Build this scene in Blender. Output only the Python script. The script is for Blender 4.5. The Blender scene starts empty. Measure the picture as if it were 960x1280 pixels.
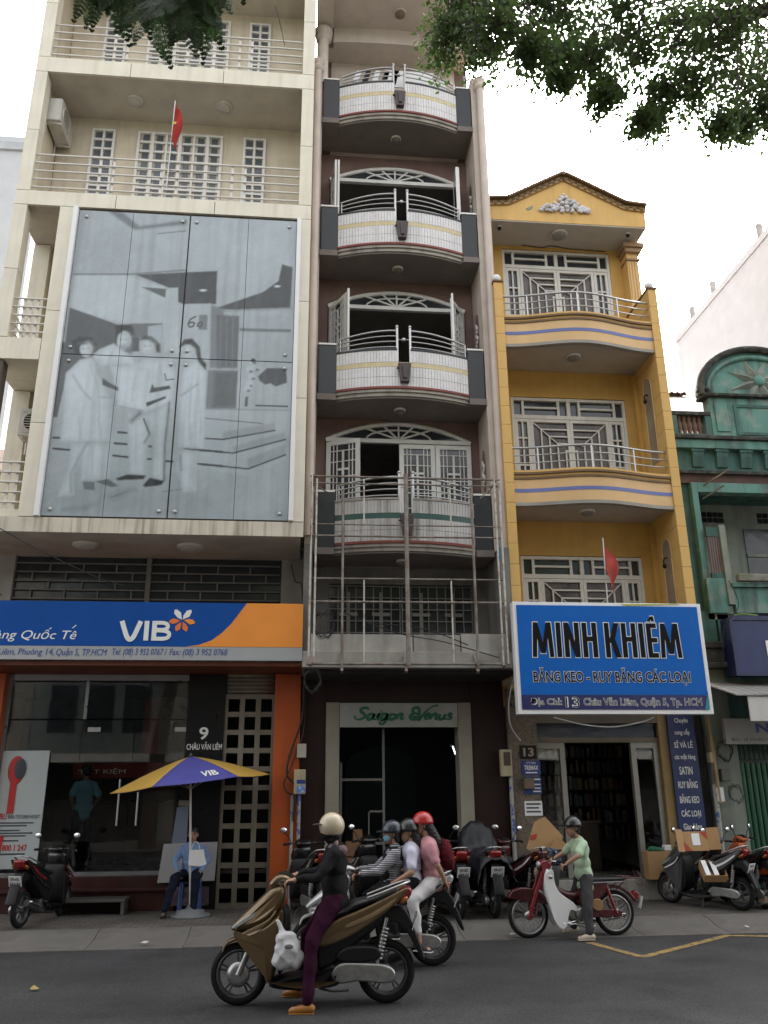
import bpy, math, random
import numpy as np
from mathutils import Vector, Matrix, Euler
random.seed(7); rng = np.random.default_rng(7)
SC = bpy.context.scene
COL = SC.collection
R = math.radians
PI = math.pi

# ------------------------------------------------------------------ camera
cam_d = bpy.data.cameras.new('camera'); cam = bpy.data.objects.new('camera', cam_d); COL.objects.link(cam)
cam_d.sensor_fit = 'VERTICAL'; cam_d.sensor_height = 32.0; cam_d.lens = 1035.0 / 1280.0 * 32.0
cam_d.clip_start = 0.05; cam_d.clip_end = 2000
def cam_matrix(pitch, yaw, roll):
    cp, sp, cy, sy = math.cos(pitch), math.sin(pitch), math.cos(yaw), math.sin(yaw)
    f = Vector((sy*cp, cy*cp, sp)); r = Vector((cy, -sy, 0)); u = r.cross(f)
    c, s = math.cos(roll), math.sin(roll)
    r2 = c*r + s*u; u2 = -s*r + c*u
    return Matrix((r2, u2, -f)).transposed()
cam.matrix_world = Matrix.Translation((0, 0, 1.9)) @ cam_matrix(R(18.37), R(5.49), R(-0.467)).to_4x4()
SC.camera = cam

# ------------------------------------------------------------------ sky, sun, exposure
SUN_EL, SUN_AZ = R(49), R(21)            # behind the houses, veiled by cloud; azimuth from +Y towards +X
W = bpy.data.worlds.new('World'); SC.world = W; W.use_nodes = True
nt = W.node_tree; nt.nodes.clear()
sky = nt.nodes.new('ShaderNodeTexSky'); sky.sky_type = 'NISHITA'; sky.sun_disc = False
sky.sun_elevation = SUN_EL; sky.sun_rotation = SUN_AZ
sky.air_density = 1.0; sky.dust_density = 6.0; sky.ozone_density = 1.0
hsv = nt.nodes.new('ShaderNodeHueSaturation'); hsv.inputs['Saturation'].default_value = 0.10
bg = nt.nodes.new('ShaderNodeBackground'); bg.inputs['Strength'].default_value = 0.15
out = nt.nodes.new('ShaderNodeOutputWorld')
nt.links.new(sky.outputs[0], hsv.inputs['Color']); nt.links.new(hsv.outputs[0], bg.inputs['Color']); nt.links.new(bg.outputs[0], out.inputs['Surface'])
sun_d = bpy.data.lights.new('sun', 'SUN'); sun = bpy.data.objects.new('sun', sun_d); COL.objects.link(sun)
sun_d.energy = 1.2; sun_d.angle = R(20); sun_d.color = (1.0, 0.97, 0.92)
sdir = Vector((math.sin(SUN_AZ)*math.cos(SUN_EL), math.cos(SUN_AZ)*math.cos(SUN_EL), math.sin(SUN_EL)))
sun.rotation_euler = sdir.to_track_quat('Z', 'Y').to_euler(); sun.location = sdir*60
SC.view_settings.view_transform = 'Standard'; SC.view_settings.look = 'None'; SC.view_settings.gamma = 1
SC.view_settings.use_curve_mapping = False
SC.view_settings.exposure = 2.2
SC.render.engine = 'CYCLES'
SC.cycles.max_bounces = 6; SC.cycles.diffuse_bounces = 3; SC.cycles.glossy_bounces = 3; SC.cycles.transmission_bounces = 4
SC.cycles.transparent_max_bounces = 10; SC.cycles.use_denoising = True
SC.cycles.caustics_reflective = False; SC.cycles.caustics_refractive = False

# ------------------------------------------------------------------ materials
MATS = {}
def mat(name, col, rough=0.6, metal=0.0, var=0.12, vs=2.5, streak=0.0, scol=(0.05, 0.045, 0.04), bump=0.0, bs=60.0,
        spec=0.5, sscale=(5, 5, 0.35), coat=0.0, emit=0.0, vcol=False, trans=0.0, patch=0.0, pcol=(0.3, 0.3, 0.3), ps=1.5):
    if name in MATS: return MATS[name]
    m = bpy.data.materials.new(name); m.use_nodes = True; MATS[name] = m
    n = m.node_tree.nodes; l = m.node_tree.links; b = n['Principled BSDF']
    b.inputs['Roughness'].default_value = rough; b.inputs['Metallic'].default_value = metal
    b.inputs['Specular IOR Level'].default_value = spec; b.inputs['Coat Weight'].default_value = coat
    b.inputs['Coat Roughness'].default_value = 0.08
    tc = n.new('ShaderNodeTexCoord')
    if vcol:
        src = n.new('ShaderNodeVertexColor'); src.layer_name = 'Col'; cur = src.outputs[0]
    else:
        src = n.new('ShaderNodeRGB'); src.outputs[0].default_value = (*col, 1); cur = src.outputs[0]
    def noise(scale, detail=5, mapping=None):
        t = n.new('ShaderNodeTexNoise'); t.inputs['Scale'].default_value = scale; t.inputs['Detail'].default_value = detail
        if mapping:
            mp = n.new('ShaderNodeMapping'); mp.inputs['Scale'].default_value = mapping
            l.new(tc.outputs['Object'], mp.inputs[0]); l.new(mp.outputs[0], t.inputs['Vector'])
        else: l.new(tc.outputs['Object'], t.inputs['Vector'])
        return t.outputs['Fac']
    def ramp(sock, a, b2, lo, hi):
        r = n.new('ShaderNodeMapRange'); r.inputs[1].default_value = a; r.inputs[2].default_value = b2
        r.inputs[3].default_value = lo; r.inputs[4].default_value = hi; l.new(sock, r.inputs[0]); return r.outputs[0]
    def mix(fac, a, b2, mode='MIX'):
        x = n.new('ShaderNodeMix'); x.data_type = 'RGBA'; x.blend_type = mode
        if hasattr(fac, 'links'): l.new(fac, x.inputs[0])
        else: x.inputs[0].default_value = fac
        for s_, v in ((x.inputs[6], a), (x.inputs[7], b2)):
            if hasattr(v, 'links'): l.new(v, s_)
            else: s_.default_value = (*v, 1)
        return x.outputs[2]
    if var > 0:
        g = ramp(noise(vs), 0.3, 0.7, 1 - var, 1 + var)
        h = n.new('ShaderNodeCombineColor'); [l.new(g, h.inputs[i]) for i in range(3)]
        cur = mix(1.0, cur, h.outputs[0], 'MULTIPLY')
        rr = ramp(noise(vs*2.3), 0.3, 0.7, max(0.02, rough - 0.1), min(1, rough + 0.1)); l.new(rr, b.inputs['Roughness'])
    if patch > 0: cur = mix(ramp(noise(ps, 8), 0.52, 0.60, 0, patch), cur, pcol)
    if streak > 0:
        s1 = ramp(noise(1.0, 7, sscale), 0.48, 0.75, 0, streak); cur = mix(s1, cur, scol)
    l.new(cur, b.inputs['Base Color'])
    if bump > 0:
        bp = n.new('ShaderNodeBump'); bp.inputs['Strength'].default_value = bump; bp.inputs['Distance'].default_value = 0.02
        l.new(noise(bs, 4), bp.inputs['Height']); l.new(bp.outputs[0], b.inputs['Normal'])
    if emit > 0:
        b.inputs['Emission Color'].default_value = (*col, 1); b.inputs['Emission Strength'].default_value = emit
    if trans > 0:
        o = n['Material Output']; ts = n.new('ShaderNodeBsdfTranslucent'); mx = n.new('ShaderNodeMixShader'); mx.inputs[0].default_value = trans
        l.new(cur, ts.inputs['Color']); l.new(b.outputs[0], mx.inputs[1]); l.new(ts.outputs[0], mx.inputs[2]); l.new(mx.outputs[0], o.inputs['Surface'])
    return m
def glass_mat(name, tint=(0.75, 0.8, 0.8), refl=1.0):
    m = bpy.data.materials.new(name); m.use_nodes = True; MATS[name] = m
    n = m.node_tree.nodes; l = m.node_tree.links; n.remove(n['Principled BSDF']); o = n['Material Output']
    t = n.new('ShaderNodeBsdfTransparent'); t.inputs[0].default_value = (*tint, 1)
    g = n.new('ShaderNodeBsdfGlossy'); g.inputs['Roughness'].default_value = 0.02
    f = n.new('ShaderNodeFresnel'); f.inputs['IOR'].default_value = 1.5
    x = n.new('ShaderNodeMixShader'); l.new(f.outputs[0], x.inputs[0]); l.new(t.outputs[0], x.inputs[1]); l.new(g.outputs[0], x.inputs[2]); l.new(x.outputs[0], o.inputs['Surface'])
    return m

# ------------------------------------------------------------------ objects
def wl(p):
    v = Vector((0, 0, 0))
    while p is not None: v = v + p.location; p = p.parent
    return v
def tag(o, label=None, cat=None, group=None, kind=None):
    if label: o['label'] = label
    if cat: o['category'] = cat
    if group: o['group'] = group
    if kind: o['kind'] = kind
    return o
def empty(name, loc=(0, 0, 0), label=None, cat=None, group=None):
    o = bpy.data.objects.new(name, None); o.empty_display_size = 0.2; COL.objects.link(o); o.location = loc
    return tag(o, label, cat, group)
def setloc(o, loc):
    o.location = Vector(loc) - (wl(o.parent) if o.parent else Vector((0, 0, 0)))
def piece(name, mesh, loc, parent, rot=None):
    o = bpy.data.objects.new(name, mesh); COL.objects.link(o); o.parent = parent; setloc(o, loc)
    if rot: o.rotation_euler = rot
    return o
def kids(o): return [c for c in bpy.data.objects if c.parent is o]
def copy_tree(o, parent=None, ch=None):
    c = o.copy(); COL.objects.link(c); c.parent = parent
    for k in list(o.children): copy_tree(k, c)
    return c
def smooth_pts(pts, n=4, closed=False):
    P = [Vector(p) for p in pts]; out_ = []; N = len(P)
    for i in range(N if closed else N - 1):
        if closed: a, b, c, d = P[(i-1) % N], P[i], P[(i+1) % N], P[(i+2) % N]
        else: a, b, c, d = P[max(i-1, 0)], P[i], P[i+1], P[min(i+2, N-1)]
        for k in range(n):
            t = k/n
            out_.append(0.5*((2*b) + (c-a)*t + (2*a-5*b+4*c-d)*t*t + (3*b-a-3*c+d)*t**3))
    if not closed: out_.append(P[-1])
    return out_
class MB:
    def __init__(s): s.v = []; s.f = []; s.m = []; s.s = []
    def add(s, v, f, mi=0, sm=False):
        o = len(s.v); s.v += [tuple(p) for p in v]; s.f += [tuple(i+o for i in q) for q in f]
        s.m += [mi]*len(f); s.s += [sm]*len(f); return s
    def box(s, x0, x1, y0, y1, z0, z1, mi=0):
        v = [(x0, y0, z0), (x1, y0, z0), (x1, y1, z0), (x0, y1, z0), (x0, y0, z1), (x1, y0, z1), (x1, y1, z1), (x0, y1, z1)]
        return s.add(v, [(0, 3, 2, 1), (4, 5, 6, 7), (0, 1, 5, 4), (1, 2, 6, 5), (2, 3, 7, 6), (3, 0, 4, 7)], mi)
    def cbox(s, c, d, rot=None, mi=0):
        M_ = rot if rot is not None else Matrix.Identity(3); c = Vector(c); v = []
        for z in (-1, 1):
            for x, y in ((-1, -1), (1, -1), (1, 1), (-1, 1)): v.append(c + M_ @ Vector((x*d[0]/2, y*d[1]/2, z*d[2]/2)))
        return s.add(v, [(0, 3, 2, 1), (4, 5, 6, 7), (0, 1, 5, 4), (1, 2, 6, 5), (2, 3, 7, 6), (3, 0, 4, 7)], mi)
    def bar(s, a, b, w, h=None, up=(0, 0, 1), mi=0):
        a, b = Vector(a), Vector(b); h = h or w; d = (b - a); L = d.length; d.normalize(); u = Vector(up)
        if abs(d.dot(u)) > 0.99: u = Vector((0, 1, 0))
        r = d.cross(u).normalized(); u = r.cross(d)
        return s.cbox((a+b)/2, (w, L, h), Matrix((r, d, u)).transposed(), mi)
    def tube(s, pts, r, seg=8, mi=0, closed=False, caps=True, flat=1.0):
        P = [Vector(p) for p in pts]; N = len(P); rs = r if isinstance(r, (list, tuple)) else [r]*N
        v = []; f = []; prev = None
        for i in range(N):
            if closed: t = P[(i+1) % N] - P[i-1]
            else: t = P[min(i+1, N-1)] - P[max(i-1, 0)]
            t.normalize()
            if prev is None: a = t.orthogonal().normalized() if abs(t.z) > 0.95 else t.cross(Vector((0, 0, 1))).normalized()
            else: a = (prev - t*prev.dot(t)).normalized()
            prev = a; b = t.cross(a)
            for k in range(seg):
                q = 2*PI*k/seg; v.append(P[i] + (a*math.cos(q) + b*math.sin(q)*flat)*rs[i])
        for i in range(N if closed else N-1):
            j = (i+1) % N
            for k in range(seg): f.append((i*seg+k, i*seg+(k+1) % seg, j*seg+(k+1) % seg, j*seg+k))
        s.add(v, f, mi, True)
        if caps and not closed: s.add(v[:seg], [tuple(range(seg))[::-1]], mi); s.add(v[-seg:], [tuple(range(seg))], mi)
        return s
    def lathe(s, prof, c=(0, 0, 0), axis=(0, 0, 1), seg=16, mi=0, sm=True, sx=1.0, sy=1.0, a0=0.0, a1=2*PI):
        q = Vector(axis).normalized().to_track_quat('Z', 'Y').to_matrix(); c = Vector(c); v = []; f = []; full = abs(a1-a0-2*PI) < 1e-6
        n = seg if full else seg+1
        for (r, z) in prof:
            for k in range(n):
                t = a0+(a1-a0)*k/seg; v.append(c + q @ Vector((r*math.cos(t)*sx, r*math.sin(t)*sy, z)))
        for i in range(len(prof)-1):
            for k in range(seg):
                k2 = (k+1) % n; f.append((i*n+k, i*n+k2, (i+1)*n+k2, (i+1)*n+k))
        s.add(v, f, mi, sm)
        if full and (abs(prof[0][0]-prof[-1][0])+abs(prof[0][1]-prof[-1][1])) > 1e-6:
            if prof[0][0] > 1e-5: s.add(v[:n], [tuple(range(n))[::-1]], mi)
            if prof[-1][0] > 1e-5: s.add(v[-n:], [tuple(range(n))], mi)
        return s
    def ell(s, c, r, rot=None, seg=16, rings=10, mi=0, z0=-1.0, z1=1.0):
        M_ = rot if rot is not None else Matrix.Identity(3); c = Vector(c); v = []; f = []
        t0, t1 = math.asin(max(-1, z0)), math.asin(min(1, z1))
        for i in range(rings+1):
            t = t0 + (t1-t0)*i/rings
            for k in range(seg):
                p = 2*PI*k/seg; v.append(c + M_ @ Vector((r[0]*math.cos(t)*math.cos(p), r[1]*math.cos(t)*math.sin(p), r[2]*math.sin(t))))
        for i in range(rings):
            for k in range(seg): f.append((i*seg+k, i*seg+(k+1) % seg, (i+1)*seg+(k+1) % seg, (i+1)*seg+k))
        return s.add(v, f, mi, True)
    def prism(s, poly, a, b, axis='y', mi=0):
        # poly: 2-D outline; axis y -> (x,z) swept from y=a to b; axis x -> (y,z); axis z -> (x,y)
        def P(p, t): return (p[0], t, p[1]) if axis == 'y' else (t, p[0], p[1]) if axis == 'x' else (p[0], p[1], t)
        n = len(poly); ar = sum(poly[i][0]*poly[(i+1) % n][1] - poly[(i+1) % n][0]*poly[i][1] for i in range(n))
        if (ar < 0) != (axis == 'y' and False): poly = poly[::-1]
        v = [P(p, a) for p in poly] + [P(p, b) for p in poly]
        f = [tuple(range(n)), tuple(range(2*n-1, n-1, -1))] + [((i+1) % n, i, i+n, (i+1) % n+n) for i in range(n)]
        if axis != 'y': f = [q[::-1] for q in f]
        return s.add(v, f, mi)
    def pillow(s, prof, w, inset=0.02, y=0.0, mi=0, layers=((1.0, 1.0), (0.93, 0.45), (0.72, 0.12), (0.0, 0.0), (-0.72, 0.12), (-0.93, 0.45), (-1.0, 1.0)), sm=4, wf=None):
        # side outline (x,z) swept across y with rounded edges; wf(x,z) scales the half width
        P = smooth_pts([(p[0], p[1], 0) for p in prof], sm, True) if sm > 1 else [Vector((p[0], p[1], 0)) for p in prof]
        n = len(P); ar = sum(P[i].x*P[(i+1) % n].y - P[(i+1) % n].x*P[i].y for i in range(n))
        if ar < 0: P = P[::-1]
        N_ = []
        for i in range(n):
            t = (P[(i+1) % n] - P[i-1]); t.normalize(); N_.append(Vector((-t.y, t.x, 0)))
        v = []; f = []
        for (q, k) in layers:
            for i in range(n):
                p = P[i] + N_[i]*inset*k; ww = w*(wf(p.x, p.y) if wf else 1); v.append((p.x, y - q*ww, p.y))
        L = len(layers)
        for j in range(L-1):
            for i in range(n): f.append((j*n+i, j*n+(i+1) % n, (j+1)*n+(i+1) % n, (j+1)*n+i))
        s.add(v, [q[::-1] for q in f], mi, True)
        s.add(v[:n], [tuple(range(n))], mi, False); s.add(v[-n:], [tuple(range(n))[::-1]], mi, False)
        return s
    def ribbon(s, pts, w, y0, y1, mi=0):
        # flat stroke of varying width in the (x,z) plane
        P = [Vector((p[0], p[1])) for p in pts]; n = len(P); ws = w if isinstance(w, (list, tuple)) else [w]*n; L_ = []; R_ = []
        for i in range(n):
            t = P[min(i+1, n-1)]-P[max(i-1, 0)]; t.normalize(); q = Vector((-t.y, t.x))*ws[i]; L_.append(P[i]+q); R_.append(P[i]-q)
        v = [(p.x, y0, p.y) for p in L_+R_]+[(p.x, y1, p.y) for p in L_+R_]; f = []
        for i in range(n-1): f += [(i, i+1, n+i+1, n+i), (2*n+i, 3*n+i, 3*n+i+1, 2*n+i+1), (i, 2*n+i, 2*n+i+1, i+1), (n+i, n+i+1, 3*n+i+1, 3*n+i)]
        f += [(0, n, 3*n, 2*n), (n-1, 3*n-1, 4*n-1, 2*n-1)]; return s.add(v, f, mi)
    def sheet(s, fn, nu, nv, mi=0, sm=True, thick=0.0):
        v = [fn(i/nu, j/nv) for j in range(nv+1) for i in range(nu+1)]
        f = [(j*(nu+1)+i, j*(nu+1)+i+1, (j+1)*(nu+1)+i+1, (j+1)*(nu+1)+i) for j in range(nv) for i in range(nu)]
        return s.add(v, f, mi, sm)
    def mesh(s, name, mats, off=(0, 0, 0)):
        me = bpy.data.meshes.new(name); o = Vector(off)
        me.from_pydata([tuple(Vector(p) - o) for p in s.v], [], s.f)
        for m in (mats if isinstance(mats, (list, tuple)) else [mats]): me.materials.append(m)
        me.polygons.foreach_set('material_index', s.m); me.polygons.foreach_set('use_smooth', s.s); me.update()
        return me
    def build(s, name, mats, parent=None, bevel=0.0, kind=None, origin=None, seg=2, solid=0.0, weld=False):
        off = Vector(origin) if origin is not None else (wl(parent) if parent else Vector((0, 0, 0)))
        o = bpy.data.objects.new(name, s.mesh(name, mats, off)); COL.objects.link(o)
        if parent is not None: o.parent = parent
        if origin is not None: setloc(o, origin)
        if solid: q = o.modifiers.new('solid', 'SOLIDIFY'); q.thickness = solid; q.offset = 0
        if bevel > 0:
            q = o.modifiers.new('bevel', 'BEVEL'); q.width = bevel; q.segments = seg; q.limit_method = 'ANGLE'; q.angle_limit = R(40)
        if kind: o['kind'] = kind
        return o
def text_mesh(body, size=1.0, sx=1.0, shear=0.0, offset=0.0, extrude=0.004, align='LEFT', space=1.0):
    c = bpy.data.curves.new('txt', 'FONT'); c.body = body; c.size = size; c.shear = shear; c.offset = offset*size; c.extrude = extrude
    c.align_x = align; c.space_character = space; c.resolution_u = 3
    o = bpy.data.objects.new('txt', c); COL.objects.link(o)
    dg = bpy.context.evaluated_depsgraph_get(); me = bpy.data.meshes.new_from_object(o.evaluated_get(dg))
    bpy.data.objects.remove(o); bpy.data.curves.remove(c)
    me.transform(Matrix.Diagonal((sx, 1, 1, 1)))
    return me
def fit_text(name, body, x0, x1, y, z0, z1, m, parent, shear=0.0, offset=0.0, extrude=0.004, space=1.0, rotz=0.0, cap=None, rot=None):
    """lettering standing on the facade plane, its ink box fitted to x0..x1, z0..z1"""
    me = text_mesh(body, 1.0, 1.0, shear, offset, extrude, space=space)
    co = np.array([v.co for v in me.vertices]) if len(me.vertices) else np.zeros((1, 3))
    a, b = co.min(0), co.max(0); sx = (x1-x0)/(b[0]-a[0]); sz = (z1-z0)/(b[1]-a[1])
    off = wl(parent)
    for v in me.vertices:
        p = v.co; v.co = Vector((x0 + (p.x-a[0])*sx, y - p.z, z0 + (p.y-a[1])*sz)) - off
    me.materials.clear(); me.materials.append(m); me.name = name
    o = bpy.data.objects.new(name, me); COL.objects.link(o); o.parent = parent
    return o
def boxes(name, m, parent, lst, bevel=0.0):
    return [MB().box(*t).build(name, m, parent, bevel) for t in lst]
# ------------------------------------------------------------------ palette
m_beige = mat('beige_panel', (0.72, 0.675, 0.555), 0.55, var=0.06, streak=0.22, scol=(0.30, 0.25, 0.18), sscale=(7, 7, 0.5), bump=0.05, bs=30)
m_beige_wall = mat('beige_wall', (0.62, 0.55, 0.42), 0.7, var=0.08, streak=0.3, scol=(0.22, 0.16, 0.10), bump=0.08, bs=40)
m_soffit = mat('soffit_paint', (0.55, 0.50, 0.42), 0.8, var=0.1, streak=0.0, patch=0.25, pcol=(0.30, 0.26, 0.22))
m_joint = mat('joint_dark', (0.10, 0.085, 0.07), 0.9)
m_steel = mat('steel', (0.46, 0.455, 0.45), 0.36, 0.9, var=0.08)
m_steelp = mat('painted_steel', (0.66, 0.63, 0.58), 0.45, 0.1, var=0.06)
m_white = mat('white_paint', (0.74, 0.73, 0.70), 0.45, var=0.05, streak=0.12, scol=(0.3, 0.27, 0.22))
m_whiteplast = mat('white_plastic', (0.78, 0.78, 0.78), 0.4, var=0.03)
m_pane = mat('window_pane', (0.035, 0.04, 0.045), 0.08, var=0.2, spec=0.6)
m_panegrey = mat('grey_pane', (0.10, 0.115, 0.13), 0.12, var=0.25, vs=1.2, spec=0.5)
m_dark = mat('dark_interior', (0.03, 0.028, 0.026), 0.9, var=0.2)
m_black = mat('black_panel', (0.008, 0.008, 0.009), 0.35, var=0.2, spec=.25)
m_blkplast = mat('black_plastic', (0.010, 0.010, 0.011), 0.5, var=0.15, bump=0.03, spec=.3)
m_rubber = mat('rubber', (0.012, 0.012, 0.012), 0.85, var=0.2, bump=0.1, spec=.2)
m_cable = mat('cable_black', (0.015, 0.015, 0.015), 0.6)
m_cardb = mat('cardboard', (0.42, 0.25, 0.115), 0.85, var=0.1, bump=0.05, bs=25)
m_cardb2 = mat('cardboard_inner', (0.36, 0.21, 0.10), 0.9, var=0.12)
m_rust = mat('rusty_steel', (0.22, 0.195, 0.17), 0.6, 0.3, var=0.3, vs=6, patch=0.55, pcol=(0.14, 0.075, 0.045), ps=5)
m_conc = mat('concrete', (0.34, 0.32, 0.29), 0.85, var=0.15, streak=0.4, scol=(0.08, 0.07, 0.06), bump=0.2, bs=25)
m_glass = glass_mat('shop_glass', (0.84, 0.87, 0.86))
# ------------------------------------------------------------------ ground
def asphalt():
    m = mat('asphalt', (0.050, 0.050, 0.051), 0.85, streak=.55, scol=(.075, .074, .072), sscale=(.10, 1.3, 1), spec=.25, var=0.22, vs=0.7, bump=0.55, bs=160, patch=0.6, pcol=(0.030, 0.030, 0.031), ps=0.45)
    n = m.node_tree.nodes; l = m.node_tree.links; b = n['Principled BSDF']; cur = b.inputs['Base Color'].links[0].from_socket
    tc = n.new('ShaderNodeTexCoord'); t = n.new('ShaderNodeTexVoronoi'); t.inputs['Scale'].default_value = 90; l.new(tc.outputs['Object'], t.inputs['Vector'])
    r = n.new('ShaderNodeMapRange'); r.inputs[1].default_value = 0.0; r.inputs[2].default_value = 0.7; r.inputs[3].default_value = 1.9; r.inputs[4].default_value = 0.6; l.new(t.outputs['Distance'], r.inputs[0])
    h = n.new('ShaderNodeCombineColor'); [l.new(r.outputs[0], h.inputs[i]) for i in range(3)]
    x = n.new('ShaderNodeMix'); x.data_type = 'RGBA'; x.blend_type = 'MULTIPLY'; x.inputs[0].default_value = 1; l.new(cur, x.inputs[6]); l.new(h.outputs[0], x.inputs[7]); l.new(x.outputs[2], b.inputs['Base Color'])
    return m
def paving():
    m = mat('paving_tiles', (0.125, 0.115, 0.102), 0.8, spec=.25, var=0.28, vs=1.3, bump=0.15, bs=60, patch=0.4, pcol=(0.12, 0.11, 0.10), ps=1.1)
    n = m.node_tree.nodes; l = m.node_tree.links; b = n['Principled BSDF']; cur = b.inputs['Base Color'].links[0].from_socket
    tc = n.new('ShaderNodeTexCoord'); t = n.new('ShaderNodeTexBrick'); t.inputs['Scale'].default_value = 4.0; t.offset = 0.5
    t.inputs['Brick Width'].default_value = 0.8; t.inputs['Row Height'].default_value = 0.5
    t.inputs['Mortar Size'].default_value = 0.03; t.inputs['Mortar Smooth'].default_value = 0.2
    t.inputs['Color1'].default_value = (1, 1, 1, 1); t.inputs['Color2'].default_value = (0.82, 0.8, 0.78, 1); t.inputs['Mortar'].default_value = (0.42, 0.4, 0.38, 1)
    l.new(tc.outputs['Object'], t.inputs['Vector'])
    x = n.new('ShaderNodeMix'); x.data_type = 'RGBA'; x.blend_type = 'MULTIPLY'; x.inputs[0].default_value = 1; l.new(cur, x.inputs[6]); l.new(t.outputs['Color'], x.inputs[7]); l.new(x.outputs[2], b.inputs['Base Color'])
    bp = n.new('ShaderNodeBump'); bp.inputs['Strength'].default_value = 0.5; bp.inputs['Distance'].default_value = 0.01; bp.invert = True
    l.new(t.outputs['Fac'], bp.inputs['Height']); l.new(bp.outputs[0], b.inputs['Normal'])
    return m
ground = MB().add([(-300, -300, -0.03), (300, -300, -0.03), (300, 300, -0.03), (-300, 300, -0.03)], [(0, 1, 2, 3)]).build('ground', mat('earth', (0.16, 0.15, 0.13), 0.9))
ground['kind'] = 'structure'
road = MB().box(-60, 60, 1.6, 11.74, -0.2, 0.0).build('road', asphalt()); road['kind'] = 'structure'
m_pav = paving()
pav = MB().box(-60, 60, 12.62, 16.0, -0.2, 0.12).build('pavement', m_pav); pav['kind'] = 'structure'
nearpav = MB().box(-60, 60, -3.4, 1.6, -0.2, 0.13).build('pavement_near', m_pav); nearpav['kind'] = 'structure'
m_kerb = mat('kerb_concrete', (0.125, 0.116, 0.104), 0.88, var=0.2, vs=1.5, bump=0.35, bs=45, patch=0.55, pcol=(0.085, 0.078, 0.07), ps=1.6)
kerb = empty('kerb', (0, 12.1, 0)); kerb['kind'] = 'structure'
kprof = [(11.74, -0.15), (11.74, 0.012), (12.05, 0.025), (12.25, 0.05), (12.40, 0.10), (12.62, 0.124), (12.62, -0.15)]
km = MB().prism(kprof, -0.596, 0.596, 'x').mesh('kerb_stone', m_kerb, (0, 12.1, 0))
for i in range(-16, 20):
    o = piece('kerb_stone', km, (i*1.2 + 0.35, 12.1, random.uniform(-0.004, 0.004)), kerb); o.rotation_euler = (random.uniform(-.006, .006), 0, 0)
# no-stopping zigzag painted on the road
m_yl = mat('worn_yellow_paint', (0.30, 0.20, 0.065), 0.8, var=0.2, vs=9, patch=0.85, pcol=(0.07, 0.062, 0.05), ps=11)
zz = MB(); zpts = [(3.68, 11.42), (3.98, 10.42), (5.62, 11.66), (6.9, 11.30), (8.4, 10.6)]
for i in range(len(zpts)-1):
    a, b = Vector(zpts[i]), Vector(zpts[i+1]); d = (b-a).normalized(); p = Vector((-d.y, d.x))*0.055
    a2, b2 = a - d*0.02, b + d*0.02; z = 0.004 + 0.0015*i
    zz.add([(*(a2-p), z), (*(b2-p), z), (*(b2+p), z), (*(a2+p), z)], [(0, 1, 2, 3)])
o = zz.build('road_marking', m_yl); o['kind'] = 'structure'
# litter along the gutter
m_litter = mat('pale_litter', (0.55, 0.52, 0.46), 0.8)
for i, (x, y, s_, lab) in enumerate([(2.78, 11.83, .05, 'crumpled white scrap by the front wheel of the red moped'), (2.93, 11.80, .04, 'small torn white scrap in the gutter near the red moped'),
        (-1.95, 11.9, .06, 'flat pale scrap on the kerb slope below the parasol'), (-2.62, 9.6, .05, 'yellowish dry leaf lying alone on the open asphalt'), (6.05, 11.95, .04, 'pale scrap at the kerb beyond the zigzag marking')]):
    b = MB(); n = 7
    v = [(x + s_*math.cos(k*2*PI/n)*random.uniform(.6, 1.2), y + s_*.8*math.sin(k*2*PI/n)*random.uniform(.6, 1.2), 0.02 + random.uniform(0, .02) + (0.03 if y > 11.7 else 0)) for k in range(n)]
    v += [(x, y, 0.055 + (0.02 if y > 11.7 else 0))]
    b.add(v, [(k, (k+1) % n, n) for k in range(n)]); b.add(v[:n], [tuple(range(n))])
    tag(b.build('paper_scrap', m_litter if i != 3 else mat('dry_leaf', (0.45, 0.33, 0.12), 0.8)), lab, 'litter', 'litter on the street')
# ================================================================== bank building (number 9)
bank = empty('bank_building', (-2.7, 14.4, 0), 'beige panelled bank building with the big photo billboard', 'building')
X0, X1, YF, YB = -5.36, -0.07, 12.85, 14.0
def panel_run(parent, x0, x1, y0, y1, z0, z1, nx=1, nz=1, name='panel', m=None, g=0.006, mesh_cache={}):
    """separate cladding panels with open joints over a darker core"""
    m = m or m_beige
    w, h = (x1-x0)/nx, (z1-z0)/nz
    for i in range(nx):
        for k in range(nz):
            key = (round(w, 4), round(h, 4), round(y1-y0, 4), m.name)
            if key not in mesh_cache:
                mesh_cache[key] = MB().box(-w/2+g, w/2-g, -(y1-y0)/2, (y1-y0)/2, -h/2+g, h/2-g).mesh(name, m)
            piece(name, mesh_cache[key], (x0+w*(i+.5), (y0+y1)/2, z0+h*(k+.5)), parent)
core = MB()
core.box(X0+.02, X1-.02, YF+.04, 13.15, 5.80, 5.95); core.box(X0+.02, X1-.02, YF+.04, 13.15, 11.88, 12.12); core.box(X0+.02, X1-.02, YF+.04, 13.15, 14.92, 15.2)
core.box(X0+.02, X1-.02, YF+.04, 13.15, 17.98, 18.28)
for x0, x1 in ((X0+.02, X0+.22), (X1-.22, X1-.02)): core.box(x0, x1, YF+.04, YF+.26, 5.9, 20.5)
core.box(-4.54, -4.32, YF+.04, YF+.26, 5.9, 11.9)
cr = core.build('frame_core', m_joint, bank)
m_beigest = mat('stained_beige_panel', (0.60, 0.55, 0.45), .6, var=.08, streak=.85, scol=(.20, .155, .11), sscale=(13, 13, .7), bump=.05)
for (z0, z1) in ((5.73, 5.985), (11.84, 12.15), (14.88, 15.24), (17.95, 18.32)): panel_run(cr, X0, X1, YF, YF+.05, z0, z1, 1 if z0 < 11 else 3, 1, m=m_beigest if z0 < 11 else None)
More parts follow.
